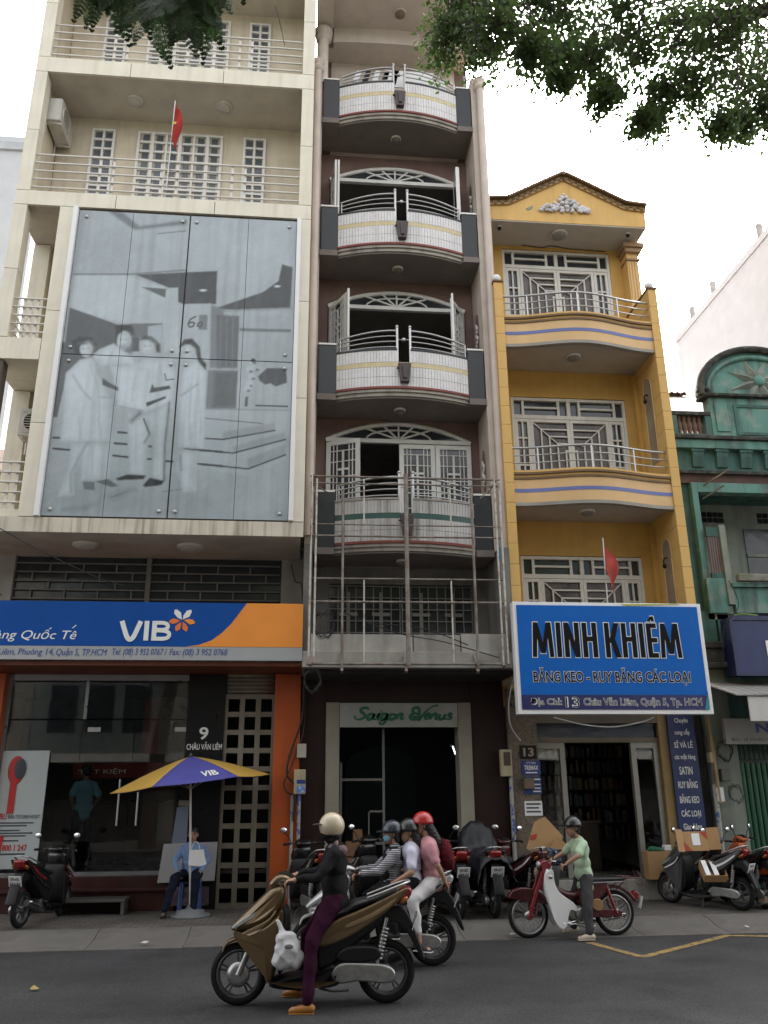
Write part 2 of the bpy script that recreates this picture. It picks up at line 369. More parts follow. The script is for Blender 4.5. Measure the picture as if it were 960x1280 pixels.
zc = [(5.985, 8.2), (8.2, 10.1), (10.1, 11.84), (12.15, 13.5), (13.5, 14.88), (15.24, 16.6), (16.6, 17.95), (18.32, 20.5)]
for (z0, z1) in zc:
    panel_run(cr, X1-.24, X1, YF, YF+.05, z0, z1)
    panel_run(cr, X1-.05, X1, YF+.056, 14.6, z0, z1) if z0 > 5.9 else None
    if z0 > 12: panel_run(cr, X0, X0+.24, YF, YF+.27, z0, z1)
for (z0, z1) in ((9.16, 10.5), (10.5, 11.84)): panel_run(cr, X0, X0+.24, YF, YF+.27, z0, z1)
for (z0, z1) in ((5.985, 7.6), (7.6, 9.7), (9.7, 11.84)): panel_run(cr, -4.56, -4.30, YF, YF+.05, z0, z1)
# slabs, soffits and walls
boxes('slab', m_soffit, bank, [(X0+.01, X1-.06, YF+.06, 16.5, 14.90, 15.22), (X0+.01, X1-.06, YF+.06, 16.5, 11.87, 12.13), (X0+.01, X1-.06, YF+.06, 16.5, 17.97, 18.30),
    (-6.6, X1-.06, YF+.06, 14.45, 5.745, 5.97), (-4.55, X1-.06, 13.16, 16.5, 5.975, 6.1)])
boxes('wall', m_beige_wall, bank, [(X0+.17, X1-.08, YB, YB+.2, 12.13, 14.90), (X0+.17, X1-.08, YB, YB+.2, 15.22, 17.97), (X0+.005, X0+.16, 13.13, YB+2.5, 12.14, 14.89), (X0+.005, X0+.16, 13.13, YB+2.5, 15.23, 17.96), (X0+.02, X1-.06, 16.5, 16.7, 5.9, 20.5)], .004)
boxes('side_wall', m_beige_wall, bank, [(-4.54, -4.42, 13.12, 16.5, 5.98, 11.86), (-4.40, X1-.08, 12.96, 13.02, 5.99, 11.83), (-5.02, -4.60, 14.2, 14.32, 9.16, 11.86), (-5.02, -4.60, 14.2, 14.32, 5.98, 8.74)])
boxes('column', m_beige, bank, [(-5.36, -5.05, 14.05, 14.35, 9.16, 11.86), (-5.36, -5.05, 14.05, 14.35, 5.98, 8.74), (-6.4, -6.15, 12.9, 13.1, 5.98, 8.74)], .006)
boxes('balcony_slab', m_beige, bank, [(-5.36, -4.565, YF+.002, 14.6, 8.75, 9.155), (-6.6, X0-.003, YF+.002, YF+.2, 5.735, 6.12), (X0+.003, -4.565, YF+.06, YF+.2, 5.99, 6.12)], .006)
# square-paned windows
pane_me = MB().box(-.062, .062, -.004, .004, -.075, .075).mesh('pane', m_panegrey)
def grid_window(parent, x0, z1, cols, rows, y, name, pw=.17, ph=.21, mull=None):
    x1, z0 = x0 + cols*pw + .06, z1 - rows*ph - .06
    f = MB(); f.box(x0, x0+.05, y-.05, y-.002, z0, z1); f.box(x1-.05, x1, y-.05, y-.002, z0, z1); f.box(x0+.05, x1-.05, y-.05, y-.002, z1-.05, z1); f.box(x0+.05, x1-.05, y-.05, y-.002, z0, z0+.05)
    for c in range(1, cols): xx = x0+.03+c*pw; ww = .035 if (mull and c in mull) else .02; f.box(xx-ww, xx+ww, y-.045 if ww < .03 else y-.055, y-.003, z0+.05, z1-.05)
    for r in range(1, rows): zz_ = z1-.03-r*ph; f.box(x0+.05, x1-.05, y-.04, y-.004, zz_-.024, zz_+.024)
    o = f.build(name, m_white, parent)
    for c in range(cols):
        for r in range(rows): piece('pane', pane_me, (x0+.03+(c+.5)*pw, y-.012, z1-.03-(r+.5)*ph), o)
    return o
for zt in (14.62, 17.72):
    grid_window(bank, -4.52, zt, 2, 9, YB, 'window', .2, .225)
    grid_window(bank, -3.62, zt, 6, 9, YB, 'balcony_door', .275, .225, (1, 3, 5))
    grid_window(bank, -1.50, zt, 2, 9, YB, 'window', .2, .225)
# railings
def rail_run(parent, p0, p1, z0, z1, n, posts, r=.018):
    b = MB()
    for k in range(n): z = z0 + (z1-z0)*k/(n-1); b.tube([(p0[0], p0[1], z), (p1[0], p1[1], z)], r, 8)
    for t in posts:
        x, y = p0[0]+(p1[0]-p0[0])*t, p0[1]+(p1[1]-p0[1])*t
        b.box(x-.022, x+.022, y+.02, y+.035, z0-.12, z1+.02)
    return b.build('railing', m_steelp, parent)
rail_run(bank, (-5.12, 12.92), (-.31, 12.92), 12.28, 13.0, 5, [.24, .29, .47, .53, .74, .79])
rail_run(bank, (-5.12, 12.92), (-.31, 12.92), 15.38, 16.12, 5, [.24, .29, .47, .53, .74, .79])
rail_run(bank, (-5.12, 12.92), (-4.56, 12.92), 9.30, 9.95, 5, [.3, .5, .7]); rail_run(bank, (-6.2, 12.92), (-4.56, 12.92), 6.24, 6.92, 5, [.5, .7, .85, .93])
rail_run(bank, (-5.3, 13.1), (-5.3, 14.1), 9.30, 9.95, 5, [.5]); rail_run(bank, (-5.0, 14.25), (-4.6, 14.25), 11.0, 11.5, 3, [.5])
# --- glass billboard with a printed family photograph
bb = empty('billboard', (-2.27, 12.9, 5.99), 'huge grey glass billboard printed with a family photo above the bank sign', 'billboard')
BX0, BX1, BZ0, BZ1 = -4.215, -0.33, 6.005, 11.80
boxes('side_trim', m_whiteplast, bb, [(-4.30, -4.222, 12.79, 12.95, 5.99, 11.82), (-.323, -.25, 12.79, 12.95, 5.99, 11.82)], .004)
fr = MB(); fr.box(BX0, BX1, 12.90, 12.95, BZ0, BZ1); fr.build('backing', m_joint, bb)
# painter: outlines traced on the flat print, in picture units of the print, mapped to the panel
HQ = [(98, 259), (372, 276), (363.3, 652.5), (48.75, 645)]   # print corners: top-left, top-right, bottom-right, bottom-left
def homography(q):
    A = []; B = []
    for (u, v), (x, y) in zip([(0, 1), (1, 1), (1, 0), (0, 0)], q):
        A += [[u, v, 1, 0, 0, 0, -u*x, -v*x], [0, 0, 0, u, v, 1, -u*y, -v*y]]; B += [x, y]
    h = np.linalg.solve(np.array(A, float), np.array(B, float)); return np.append(h, 1).reshape(3, 3)
Hm = homography(HQ)
SP = {'A': (80, 250, 3.2), 'B': (40, 380, 4.0), 'C': (200, 400, 4.922)}
def P_(k, pts): ox, oy, s_ = SP[k]; return np.array([(ox+x/s_, oy+y/s_) for x, y in pts])
PAINT = []
def poly(k, g, pts, soft=0.6): PAINT.append(('p', P_(k, pts), g, soft))
def elli(k, g, c, r, soft=0.6): ox, oy, s_ = SP[k]; PAINT.append(('e', (ox+c[0]/s_, oy+c[1]/s_, r[0]/s_, r[1]/s_), g, soft))
def line(k, g, pts, w_, soft=0.5): PAINT.append(('l', P_(k, pts), g, soft, w_/SP[k][2]/2))
poly('A', .37, [(30, 20), (270, 40), (262, 290), (30, 290)], 2)
poly('A', .22, [(165, 30), (280, 112), (490, 92), (490, 74), (300, 98), (215, 30)], 1.5); line('A', .28, [(375, 128), (485, 118)], 6)
poly('A', .47, [(38, 292), (262, 292), (250, 492), (18, 425)]); line('A', .24, [(35, 288), (262, 290), (490, 275)], 7, 1)
poly('A', .12, [(18, 422), (210, 492), (300, 500), (300, 600), (0, 610), (0, 560)]); poly('B', .14, [(130, 180), (310, 200), (300, 300), (170, 330), (120, 560), (100, 560)])
poly('A', .46, [(258, 298), (410, 350), (458, 345), (458, 610), (400, 600), (395, 488), (245, 490)]); poly('A', .2, [(275, 488), (395, 488), (395, 545), (275, 545)]); poly('A', .40, [(335, 500), (395, 492), (395, 560), (335, 560)])
poly('A', .085, [(285, 292), (490, 284), (615, 280), (610, 412), (480, 412), (456, 402), (456, 345), (420, 345)]); poly('A', .14, [(308, 342), (412, 350), (405, 386)])
poly('A', .46, [(408, 352), (456, 347), (456, 600), (398, 600)])
poly('A', .42, [(505, 60), (925, 80), (920, 260), (870, 258), (860, 322), (800, 366), (612, 428), (618, 278), (505, 280)])
poly('A', .10, [(876, 255), (918, 268), (910, 430), (700, 436), (640, 434), (610, 429), (800, 366), (862, 322)])
elli('A', .6, (558, 357), (16, 5)); elli('A', .6, (857, 343), (14, 5))
poly('A', .43, [(490, 412), (590, 410), (585, 640), (480, 640)]); poly('A', .24, [(542, 455), (577, 455), (575, 515), (540, 515)])
line('A', .10, [(528, 462), (508, 472), (498, 490), (503, 504), (518, 502), (524, 488), (512, 484), (500, 492)], 6); line('A', .10, [(552, 484), (538, 490), (535, 500), (548, 503), (556, 494), (552, 484)], 6)
poly('A', .27, [(590, 414), (642, 434), (635, 670), (585, 670)], 1); poly('A', .17, [(612, 456), (706, 462), (700, 670), (615, 670)], 1)
for q in (630, 655, 680): line('A', .23, [(q, 460), (q-3, 660)], 5)
poly('A', .38, [(706, 462), (910, 460), (908, 680), (700, 680)]); line('A', .22, [(712, 516), (908, 522)], 12, 1); line('A', .3, [(640, 440), (910, 432)], 8)
poly('C', .24, [(300, 305), (490, 312), (480, 545), (285, 545)], 1); poly('C', .15, [(342, 312), (488, 316), (478, 528), (330, 540)], 2)
poly('C', .40, [(490, 240), (800, 255), (795, 545), (478, 545)]); poly('C', .085, [(612, 345), (668, 295), (786, 295), (792, 385), (722, 408), (690, 388), (655, 396), (622, 372)])
for c in ((582, 248), (560, 300), (600, 290), (575, 345), (560, 390), (545, 420)): elli('C', .47, c, (24, 20)); elli('C', .22, (c[0]+8, c[1]+14), (12, 8))
elli('C', .1, (582, 245), (16, 13)); line('C', .1, [(600, 525), (795, 532)], 11); poly('C', .12, [(535, 470), (552, 470), (548, 530), (530, 530)])
poly('C', .42, [(278, 548), (800, 555), (790, 660), (790, 860), (555, 960), (170, 900), (150, 800)]); line('C', .12, [(278, 602), (640, 637)], 5); line('C', .3, [(280, 545), (800, 556)], 10, 1)
for top, bot in (([(395, 690), (720, 630)], [(285, 727), (395, 735), (720, 680)]), ([(462, 778), (785, 690)], [(155, 793), (460, 820), (785, 737)]), ([(555, 852), (785, 765)], [(200, 882), (555, 918), (785, 832)])):
    poly('C', .33, [top[0], top[1], bot[2], bot[1]], 1); line('C', .09, bot, 9)
poly('B', .36, [(60, 900), (960, 900), (960, 1060), (60, 1060)], 12); poly('B', .27, [(380, 960), (500, 920), (520, 930), (400, 980)], 3); poly('B', .26, [(150, 1030), (330, 1000), (250, 1030)], 3)
for ln in ([(430, 638), (476, 642)], [(412, 694), (475, 699)], [(405, 756), (485, 765)], [(565, 708), (610, 712)], [(567, 773), (598, 775)], [(100, 664), (137, 665)], [(100, 719), (185, 727)], [(770, 723), (960, 740)], [(805, 797), (960, 812)], [(675, 785), (708, 788)]): line('B', .09, ln, 10)
poly('B', .57, [(162, 340), (235, 270), (300, 258), (320, 330), (400, 480), (402, 690), (132, 685), (150, 560)], 1); poly('B', .52, [(190, 688), (275, 688), (250, 770), (205, 850), (215, 960), (120, 965), (180, 800)], 1); poly('B', .55, [(250, 690), (402, 690), (385, 880), (240, 880)], 1)
line('B', .33, [(275, 690), (235, 760), (190, 850), (190, 940)], 10, 2); line('B', .36, [(200, 350), (250, 430), (290, 470)], 8, 2); line('B', .38, [(330, 460), (430, 465)], 8, 2)
poly('B', .06, [(195, 178), (230, 155), (300, 158), (320, 195), (300, 215), (280, 190), (235, 200), (245, 245), (205, 240)], 1); elli('B', .56, (266, 218), (33, 40)); line('B', .12, [(228, 190), (300, 182)], 14, 2)
poly('B', .57, [(300, 250), (330, 220), (405, 190), (500, 250), (515, 300), (400, 300), (330, 300)], 1); elli('B', .56, (458, 176), (38, 50)); poly('B', .05, [(413, 100), (500, 93), (512, 150), (490, 130), (455, 122), (425, 150), (418, 180)], 1); poly('B', .2, [(442, 205), (500, 190), (497, 246), (470, 235)], 2)
poly('B', .55, [(520, 295), (560, 268), (700, 266), (722, 350), (705, 520), (560, 535), (440, 505), (440, 300)], 1); elli('B', .56, (576, 208), (37, 48)); poly('B', .08, [(535, 172), (560, 152), (600, 158), (640, 195), (642, 236), (624, 236), (612, 195), (575, 172)], 1)
poly('B', .60, [(388, 300), (590, 318), (562, 532), (428, 505)], .8); line('B', .35, [(430, 505), (555, 530)], 6, 1)
poly('B', .10, [(350, 365), (385, 388), (430, 412), (430, 430), (382, 412), (350, 398)]); poly('B', .09, [(588, 440), (602, 395), (614, 414), (690, 404), (696, 420), (612, 438)]); poly('B', .07, [(570, 490), (672, 457), (672, 468), (576, 510)]); line('B', .12, [(665, 345), (673, 376), (712, 372)], 6)
poly('B', .53, [(478, 540), (560, 540), (592, 640), (570, 855), (488, 850), (478, 640)], 1); poly('B', .52, [(558, 560), (690, 482), (662, 885), (605, 862), (600, 640)], 1); line('B', .2, [(690, 490), (668, 700), (664, 880)], 9, 2); line('B', .14, [(560, 572), (590, 648)], 8); line('B', .22, [(540, 545), (500, 580)], 22, 4); line('B', .25, [(590, 650), (565, 690)], 10, 2)
poly('B', .07, [(420, 872), (480, 852), (572, 858), (560, 876), (430, 881)]); poly('B', .06, [(558, 908), (592, 870), (665, 886), (650, 906), (570, 916)]); poly('B', .2, [(316, 888), (380, 874), (432, 910), (398, 916)]); poly('B', .24, [(250, 888), (312, 890), (312, 932), (258, 926)])
poly('B', .57, [(760, 300), (830, 280), (876, 335), (866, 722), (733, 720), (742, 400)], 1); poly('B', .52, [(733, 720), (835, 735), (830, 940), (765, 945), (720, 830)], 1); poly('B', .05, [(738, 212), (762, 173), (803, 168), (842, 210), (850, 268), (876, 298), (872, 326), (835, 282), (815, 215), (770, 198)], .8); elli('B', .57, (784, 238), (30, 41)); line('B', .3, [(830, 400), (750, 455)], 6, 2); line('B', .3, [(745, 760), (752, 830)], 8, 2); line('B', .28, [(660, 940), (750, 928)], 6, 1)
for ln, w_ in (([(290, 300), (330, 420), (335, 560)], 7), ([(230, 560), (240, 680)], 6), ([(330, 560), (345, 680)], 6), ([(520, 330), (500, 480)], 6), ([(640, 300), (655, 380)], 7), ([(800, 400), (790, 560), (800, 700)], 7), ([(840, 420), (850, 640)], 6), ([(520, 600), (520, 820)], 7), ([(630, 600), (630, 840)], 7), ([(300, 700), (300, 860)], 7), ([(355, 700), (345, 870)], 7), ([(400, 230), (380, 290)], 6)): line('B', .45, ln, w_, 2)
for c in ((264, 216), (456, 172), (578, 205), (783, 236)):
    for dx in (-13, 12): elli('B', .33, (c[0]+dx, c[1]-2), (7, 5), 1.2)
    line('B', .42, [(c[0]-8, c[1]+24), (c[0]+6, c[1]+23)], 4, 1.2); line('B', .47, [(c[0]-2, c[1]), (c[0]-4, c[1]+12)], 5, 1.2); poly('B', .45, [(c[0]+12, c[1]-30), (c[0]+34, c[1]-10), (c[0]+26, c[1]+32), (c[0]+10, c[1]+40), (c[0]+20, c[1])], 3)
# a person's outline reads through soft edges
def paint(X, Y_):
    g = np.full(X.shape, .40)
    for it in PAINT:
        if it[0] == 'p':
            q = it[1]; ins = np.zeros(X.shape, bool); d2 = np.full(X.shape, 1e9)
            bx = (X > q[:, 0].min()-14) & (X < q[:, 0].max()+14) & (Y_ > q[:, 1].min()-14) & (Y_ < q[:, 1].max()+14)
            xs, ys = X[bx], Y_[bx]; i_ = np.zeros(xs.shape, bool); dd = np.full(xs.shape, 1e9)
            for i in range(len(q)):
                (ax, ay), (bx_, by_) = q[i], q[(i+1) % len(q)]
                c = ((ay > ys) != (by_ > ys)); i_ ^= c & (xs < (bx_-ax)*(ys-ay)/((by_-ay) if by_ != ay else 1e-9)+ax)
                ex, ey = bx_-ax, by_-ay; t = np.clip(((xs-ax)*ex+(ys-ay)*ey)/(ex*ex+ey*ey+1e-9), 0, 1); dd = np.minimum(dd, (xs-ax-t*ex)**2+(ys-ay-t*ey)**2)
            sd = np.where(i_, -1, 1)*np.sqrt(dd); a = np.clip(.5-sd/(2*it[3]*1.7), 0, 1); vv_ = it[2]*(.80+.20*np.clip(-sd/8, 0, 1)**.7) if it[2] > .5 else it[2]; g[bx] = g[bx]*(1-a)+vv_*a
        elif it[0] == 'e':
            cx, cy, rx, ry = it[1]; r = np.sqrt(((X-cx)/rx)**2+((Y_-cy)/ry)**2); a = np.clip(.5-(r-1)*min(rx, ry)/(2*it[3]), 0, 1); vv_ = it[2]*(.72+.28*np.clip((1-r)*1.6, 0, 1)) if it[2] > .5 and rx > 4 else it[2]; g = g*(1-a)+vv_*a
        else:
            q = it[1]; dd = np.full(X.shape, 1e9)
            for i in range(len(q)-1):
                (ax, ay), (bx_, by_) = q[i], q[i+1]; ex, ey = bx_-ax, by_-ay
                t = np.clip(((X-ax)*ex+(Y_-ay)*ey)/(ex*ex+ey*ey+1e-9), 0, 1); dd = np.minimum(dd, (X-ax-t*ex)**2+(Y_-ay-t*ey)**2)
            a = np.clip(.5-(np.sqrt(dd)-it[4])/(2*it[3]), 0, 1); g = g*(1-a)+it[2]*a
    n1 = np.zeros(X.shape)
    for k_, am in ((.35, .5), (.9, .35), (2.1, .25)):
        for q_ in range(4): n1 += am*.25*np.sin(X*k_*math.cos(q_*1.3+k_)+Y_*k_*math.sin(q_*1.3+k_)+q_*2.1+2*np.sin(X*k_*.3+Y_*k_*.23+q_))
    g = np.where(g < .3, g*.78, g); return np.clip(g*(1+.07*n1)+.008*n1, .02, .7)
m_print = mat('photo_print', (.4, .4, .4), 0.16, var=0.10, vs=1.1, vcol=True, streak=0.28, scol=(0.16, 0.165, 0.17), sscale=(9, 9, .25), spec=0.45)
cols_u = [0, .245, .505, .775, 1.0]; rows_v = [0, .497, 1.0]
for i in range(4):
    for k in range(2):
        gx = .012 if i in (0, 2) else .004
        xa, xb = BX0+(BX1-BX0)*cols_u[i]+(.012 if i == 2 else .004), BX0+(BX1-BX0)*cols_u[i+1]-(.012 if i == 1 else .004)
        za, zb = BZ0+(BZ1-BZ0)*rows_v[k]+.008, BZ0+(BZ1-BZ0)*rows_v[k+1]-.008
        nu, nv = int((xb-xa)/.0145), int((zb-za)/.0155)
        xs = np.linspace(xa, xb, nu+1); zs = np.linspace(za, zb, nv+1); XX, ZZ = np.meshgrid(xs, zs)
        uu, vv = (XX-BX0)/(BX1-BX0), (ZZ-BZ0)/(BZ1-BZ0); q = Hm @ np.stack([uu.ravel(), vv.ravel(), np.ones(uu.size)]); g = paint(q[0]/q[2], q[1]/q[2])
        b = MB(); yy = 12.872
        v = [(x-bb.location.x, yy-bb.location.y, z-bb.location.z) for x, z in zip(XX.ravel(), ZZ.ravel())]
        nn = len(v); idx = np.arange(nn).reshape(nv+1, nu+1)
        f = np.stack([idx[:-1, :-1].ravel(), idx[:-1, 1:].ravel(), idx[1:, 1:].ravel(), idx[1:, :-1].ravel()], 1).tolist()
        rim = list(idx[0, :]) + list(idx[1:, -1]) + list(idx[-1, -2::-1]) + list(idx[-2:0:-1, 0])
        nr = len(rim); v += [(v[j][0], v[j][1]+.012, v[j][2]) for j in rim]
        f += [(int(rim[(j+1) % nr]), int(rim[j]), nn+j, nn+(j+1) % nr) for j in range(nr)]; f.append(tuple(range(nn, nn+nr)))
        me = bpy.data.meshes.new('glass_panel'); me.from_pydata(v, [], f); me.materials.append(m_print)
        ca = me.color_attributes.new('Col', 'FLOAT_COLOR', 'POINT')
        cc = np.ones((nn+nr, 4)); t = np.append(g, [g[j] for j in rim]); cc[:, 0] = t*.90; cc[:, 1] = t*1.02; cc[:, 2] = t*1.10
        ca.data.foreach_set('color', cc.ravel()); me.update()
        o = bpy.data.objects.new('glass_panel', me); COL.objects.link(o); o.parent = bb
bolt = MB().lathe([(.034, 0), (.034, .012), (.02, .026), (0, .03)], (0, 0, 0), (0, -1, 0), 12).mesh('bolt', m_steel)
for u in (.035, .47, .535, .965):
    for v in (.02, .475, .52, .975): piece('bolt', bolt, (BX0+(BX1-BX0)*u, 12.870, BZ0+(BZ1-BZ0)*v), bb)
# --- shop sign
m_sblue = mat('sign_blue', (0.004, 0.068, 0.31), 0.6, var=0.05, spec=.2); m_sorange = mat('sign_orange', (0.83, 0.29, 0.045), 0.4, var=0.04)
m_sgrey = mat('sign_grey', (0.36, 0.37, 0.37), 0.4, var=0.05); m_lwhite = mat('letter_white', (0.80, 0.80, 0.76), 0.4, var=0.0); m_lblue = mat('letter_blue', (0.03, 0.08, 0.28), 0.4, var=0)
vs = empty('shop_sign', (-3.2, 13.2, 3.8), 'long blue and orange bank signboard with phone numbers along the bottom', 'sign')
MB().box(-7.0, -.05, 13.215, 13.5, 3.80, 4.71).build('board', m_sgrey, vs, .006)
arc = [(-.95, 4.712), (-1.06, 4.55), (-1.18, 4.38), (-1.32, 4.23), (-1.48, 4.11), (-1.66, 4.04), (-1.86, 4.012)]
MB().prism([(-7.0, 4.012), (-7.0, 4.712)] + arc, 13.206, 13.214).build('blue_face', m_sblue, vs)
MB().prism([(-.05, 4.712), (-.05, 4.012)] + arc[::-1], 13.206, 13.214).build('orange_face', m_sorange, vs)
MB().box(-7.0, -.05, 13.206, 13.214, 3.80, 4.006).build('grey_strip', m_sgrey, vs)
for st, w_ in (([(-2.875, 4.405), (-2.80, 4.20), (-2.765, 4.135), (-2.73, 4.115), (-2.695, 4.135), (-2.66, 4.20), (-2.585, 4.405)], .036), ([(-2.49, 4.41), (-2.49, 4.10)], .036), ([(-2.37, 4.10), (-2.37, 4.41)], .036), ([(-2.37, 4.38), (-2.24, 4.38), (-2.18, 4.36), (-2.165, 4.325), (-2.18, 4.29), (-2.24, 4.27), (-2.36, 4.27)], .030), ([(-2.36, 4.262), (-2.22, 4.255), (-2.15, 4.23), (-2.135, 4.19), (-2.155, 4.15), (-2.22, 4.13), (-2.37, 4.13)], .030)):
    p = [tuple(q)[:2] for q in smooth_pts([(x, z, 0) for x, z in st], 3)] if len(st) > 2 else st
    MB().ribbon(p, w_, 13.196 - .0004*len(st) - .0003*(st[0][1] < 4.3), 13.205).build('letter_stroke', m_lwhite, vs)
def petal(a, z0, z1, w0, w1, m): # leaf of the emblem
    c = Vector((-1.95, 4.43)); d = Vector((math.sin(a), math.cos(a))); p = Vector((d.y, -d.x))
    q = [c+d*z0, c+d*(z0+.10)+p*w1*.95, c+d*(z1-.02)+p*w1*.55, c+d*z1, c+d*(z1-.05)-p*w1*.75, c+d*(z0+.06)-p*w0]
    MB().prism([tuple(t) for t in q], 13.199, 13.206).build('emblem_petal', m, vs)
m_or2 = mat('emblem_orange', (0.75, 0.20, 0.04), 0.4, var=0)
petal(R(-38), .01, .21, .035, .055, m_lwhite); petal(R(38), .01, .21, .035, .055, m_lwhite); petal(R(-100), .03, .21, .035, .05, m_or2); petal(R(100), .03, .21, .035, .05, m_sorange); petal(R(-155), .03, .2, .03, .05, m_or2); petal(R(155), .03, .2, .03, .05, m_or2)
fit_text('lettering', 'Ngân hàng Quốc Tê', -5.42, -3.55, 13.204, 4.07, 4.29, m_lwhite, vs, shear=.25, extrude=.003)
MB().bar((-3.62, 13.202, 4.285), (-3.565, 13.202, 4.335), .014, .006, (0, 1, 0)).build('accent', m_lwhite, vs)
fit_text('lettering', "9 Châu Văn Liêm, Phuòng 14,", -5.30, -3.86, 13.204, 3.84, 3.975, m_lblue, vs, shear=.2, extrude=.003); fit_text('lettering', "Quận 5, TP.HCM", -3.82, -3.06, 13.204, 3.835, 3.975, m_lblue, vs, shear=.2, extrude=.003)
fit_text('lettering', "Tel: (08) 3 952 0767 /", -2.98, -2.15, 13.204, 3.845, 3.975, m_lblue, vs, shear=.2, extrude=.003); fit_text('lettering', "Fax: (08) 3 952 0768", -2.11, -1.22, 13.204, 3.845, 3.975, m_lblue, vs, shear=.2, extrude=.003)
# louvred strip window above the sign
b = MB()
for xa, xb in ((-5.0, -2.78), (-2.70, -.48)):
    for z in np.linspace(5.0, 5.62, 5): b.box(xa, xb, 14.34, 14.37, z-.012, z+.012)
    for k, z in enumerate(np.linspace(5.0, 5.62, 5)[:-1]):
        for x in np.arange(xa+.3+(k % 2)*.28, xb, .56): b.box(x-.012, x+.012, 14.345, 14.365, z, z+.155)
b.box(-2.78, -2.70, 14.3, 14.38, 4.6, 5.74); b.build('window_grille', mat('grille_grey', (0.16, 0.15, 0.14), .6), bank)
MB().box(-6.6, -.2, 14.40, 14.46, 4.5, 5.745).build('dark_window', m_pane, bank)
boxes('upper_pier', m_conc, bank, [(-.45, -.08, 14.30, 14.6, 3.73, 5.744), (-6.6, -5.0, 14.30, 14.6, 3.73, 5.744)])
# ground floor
m_orange = mat('orange_paint', (0.46, 0.085, 0.014), 0.45, var=0.08, streak=0.2, scol=(.15, .04, .01)); m_brownred = mat('brown_red', (0.050, 0.016, 0.013), 0.5, var=0.15, streak=.3, spec=.25)
boxes('pillar', m_orange, bank, [(-.49, -.06, 14.2, 14.6, .12, 3.72), (-6.0, -4.86, 14.2, 14.6, .12, 3.72)], .01)
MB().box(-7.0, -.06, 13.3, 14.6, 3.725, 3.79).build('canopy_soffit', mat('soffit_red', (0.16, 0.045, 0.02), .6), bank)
b = MB(); b.box(-4.86, -1.93, 14.28, 14.6, .12, .62); b.box(-4.86, -1.93, 14.22, 14.28, .40, .45); b.build('plinth', m_brownred, bank, .01)
b = MB(); b.box(-4.86, -1.93, 14.36, 14.5, .62, .68); b.box(-4.86, -1.93, 14.38, 14.44, 3.62, 3.72); b.box(-4.86, -4.80, 14.38, 14.44, .68, 3.62); b.box(-3.62, -3.57, 14.40, 14.43, 3.0, 3.62); b.build('shop_front_frame', mat('anodised', (0.30, 0.30, 0.31), .35, .7), bank)
for xa, xb in ((-4.80, -3.62), (-3.61, -2.78), (-2.77, -1.94)): MB().box(xa, xb, 14.405, 14.417, .68, 2.98).build('glass_pane', m_glass, bank)
for xa, xb in ((-4.80, -3.62), (-3.57, -1.94)): MB().box(xa, xb, 14.405, 14.417, 3.0, 3.62).build('glass_pane', m_glass, bank)
for x in (-2.92, -2.62):
    MB().tube([(x, 14.33, 1.35), (x, 14.33, 2.05)], .016, 8).tube([(x, 14.33, 1.45), (x, 14.41, 1.45)], .01, 6).tube([(x, 14.33, 1.95), (x, 14.41, 1.95)], .01, 6).build('door_handle', m_steel, bank)
for x, z in ((-3.42, 2.83), (-2.02, 2.83)): MB().box(x-.1, x+.1, 14.38, 14.404, z-.035, z+.035).build('door_patch', m_steel, bank)
MB().box(-1.93, -1.31, 14.30, 14.5, .12, 3.72).build('black_panel', m_black, bank, .008)
pl = empty('house_number_plate', (-1.62, 14.3, 2.5), 'white number 9 with street name on the black panel beside the gate', 'sign')
fit_text('number', '9', -1.71, -1.56, 14.294, 2.66, 2.86, m_lwhite, pl, offset=.02); fit_text('lettering', 'CHÂU VĂN LIÊM', -1.90, -1.33, 14.294, 2.50, 2.625, m_lwhite, pl, offset=.01)
# steel grid gate
gate = empty('grid_gate', (-.88, 14.36, .12), 'tall beige steel gate of square openings beside the orange pillar', 'gate')
m_gate = mat('gate_beige', (0.215, 0.19, 0.145), .5, .2, var=.12, streak=.3)
gx = [-1.305, -1.03, -.765, -.495]
for x in gx: MB().box(x-.042, x+.042, 14.33, 14.40, .12, 3.40).build('upright', m_gate, gate, .004)
zr = np.linspace(.16, 3.36, 12)
for z in zr:
    for i in range(3): MB().box(gx[i]+.042, gx[i+1]-.042, 14.335, 14.395, z-.04, z+.04).build('rail', m_gate, gate)
for k in range(5): MB().lathe([(.0, 0), (.038, 0), (.038, .80), (0, .8)], (-1.30, 14.35, 3.45+k*.065), (1, 0, 0), 8).build('roller_slat', m_gate, gate)
MB().box(-1.325, -1.315, 14.28, 14.33, .9, 1.15).build('lock', m_black, gate)
# interior of the bank
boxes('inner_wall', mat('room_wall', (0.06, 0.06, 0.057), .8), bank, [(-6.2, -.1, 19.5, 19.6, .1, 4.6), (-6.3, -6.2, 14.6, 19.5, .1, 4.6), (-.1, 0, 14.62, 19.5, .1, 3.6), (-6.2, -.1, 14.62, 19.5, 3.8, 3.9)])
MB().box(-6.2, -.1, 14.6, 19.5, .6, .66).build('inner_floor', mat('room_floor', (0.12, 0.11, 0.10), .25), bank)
cn = empty('bank_counter', (-3.0, 17.0, .66), 'dark red service counter inside the bank', 'counter'); MB().box(-4.6, -1.6, 17, 17.5, .66, 1.65).build('body', m_brownred, cn, .01); MB().box(-4.65, -1.55, 16.95, 17.55, 1.65, 1.70).build('top', m_black, cn, .008)
bn = empty('hanging_banner', (-3.3, 15.6, 2.2), 'red banner with white letters hanging behind the bank glass', 'banner'); MB().box(-4.0, -2.0, 15.6, 15.61, 2.08, 2.33).build('cloth', mat('banner_red', (.20, .016, .012), .7), bn); fit_text('lettering', 'TIẾT KIỆM', -3.9, -3.1, 15.597, 2.14, 2.27, m_lwhite, bn)
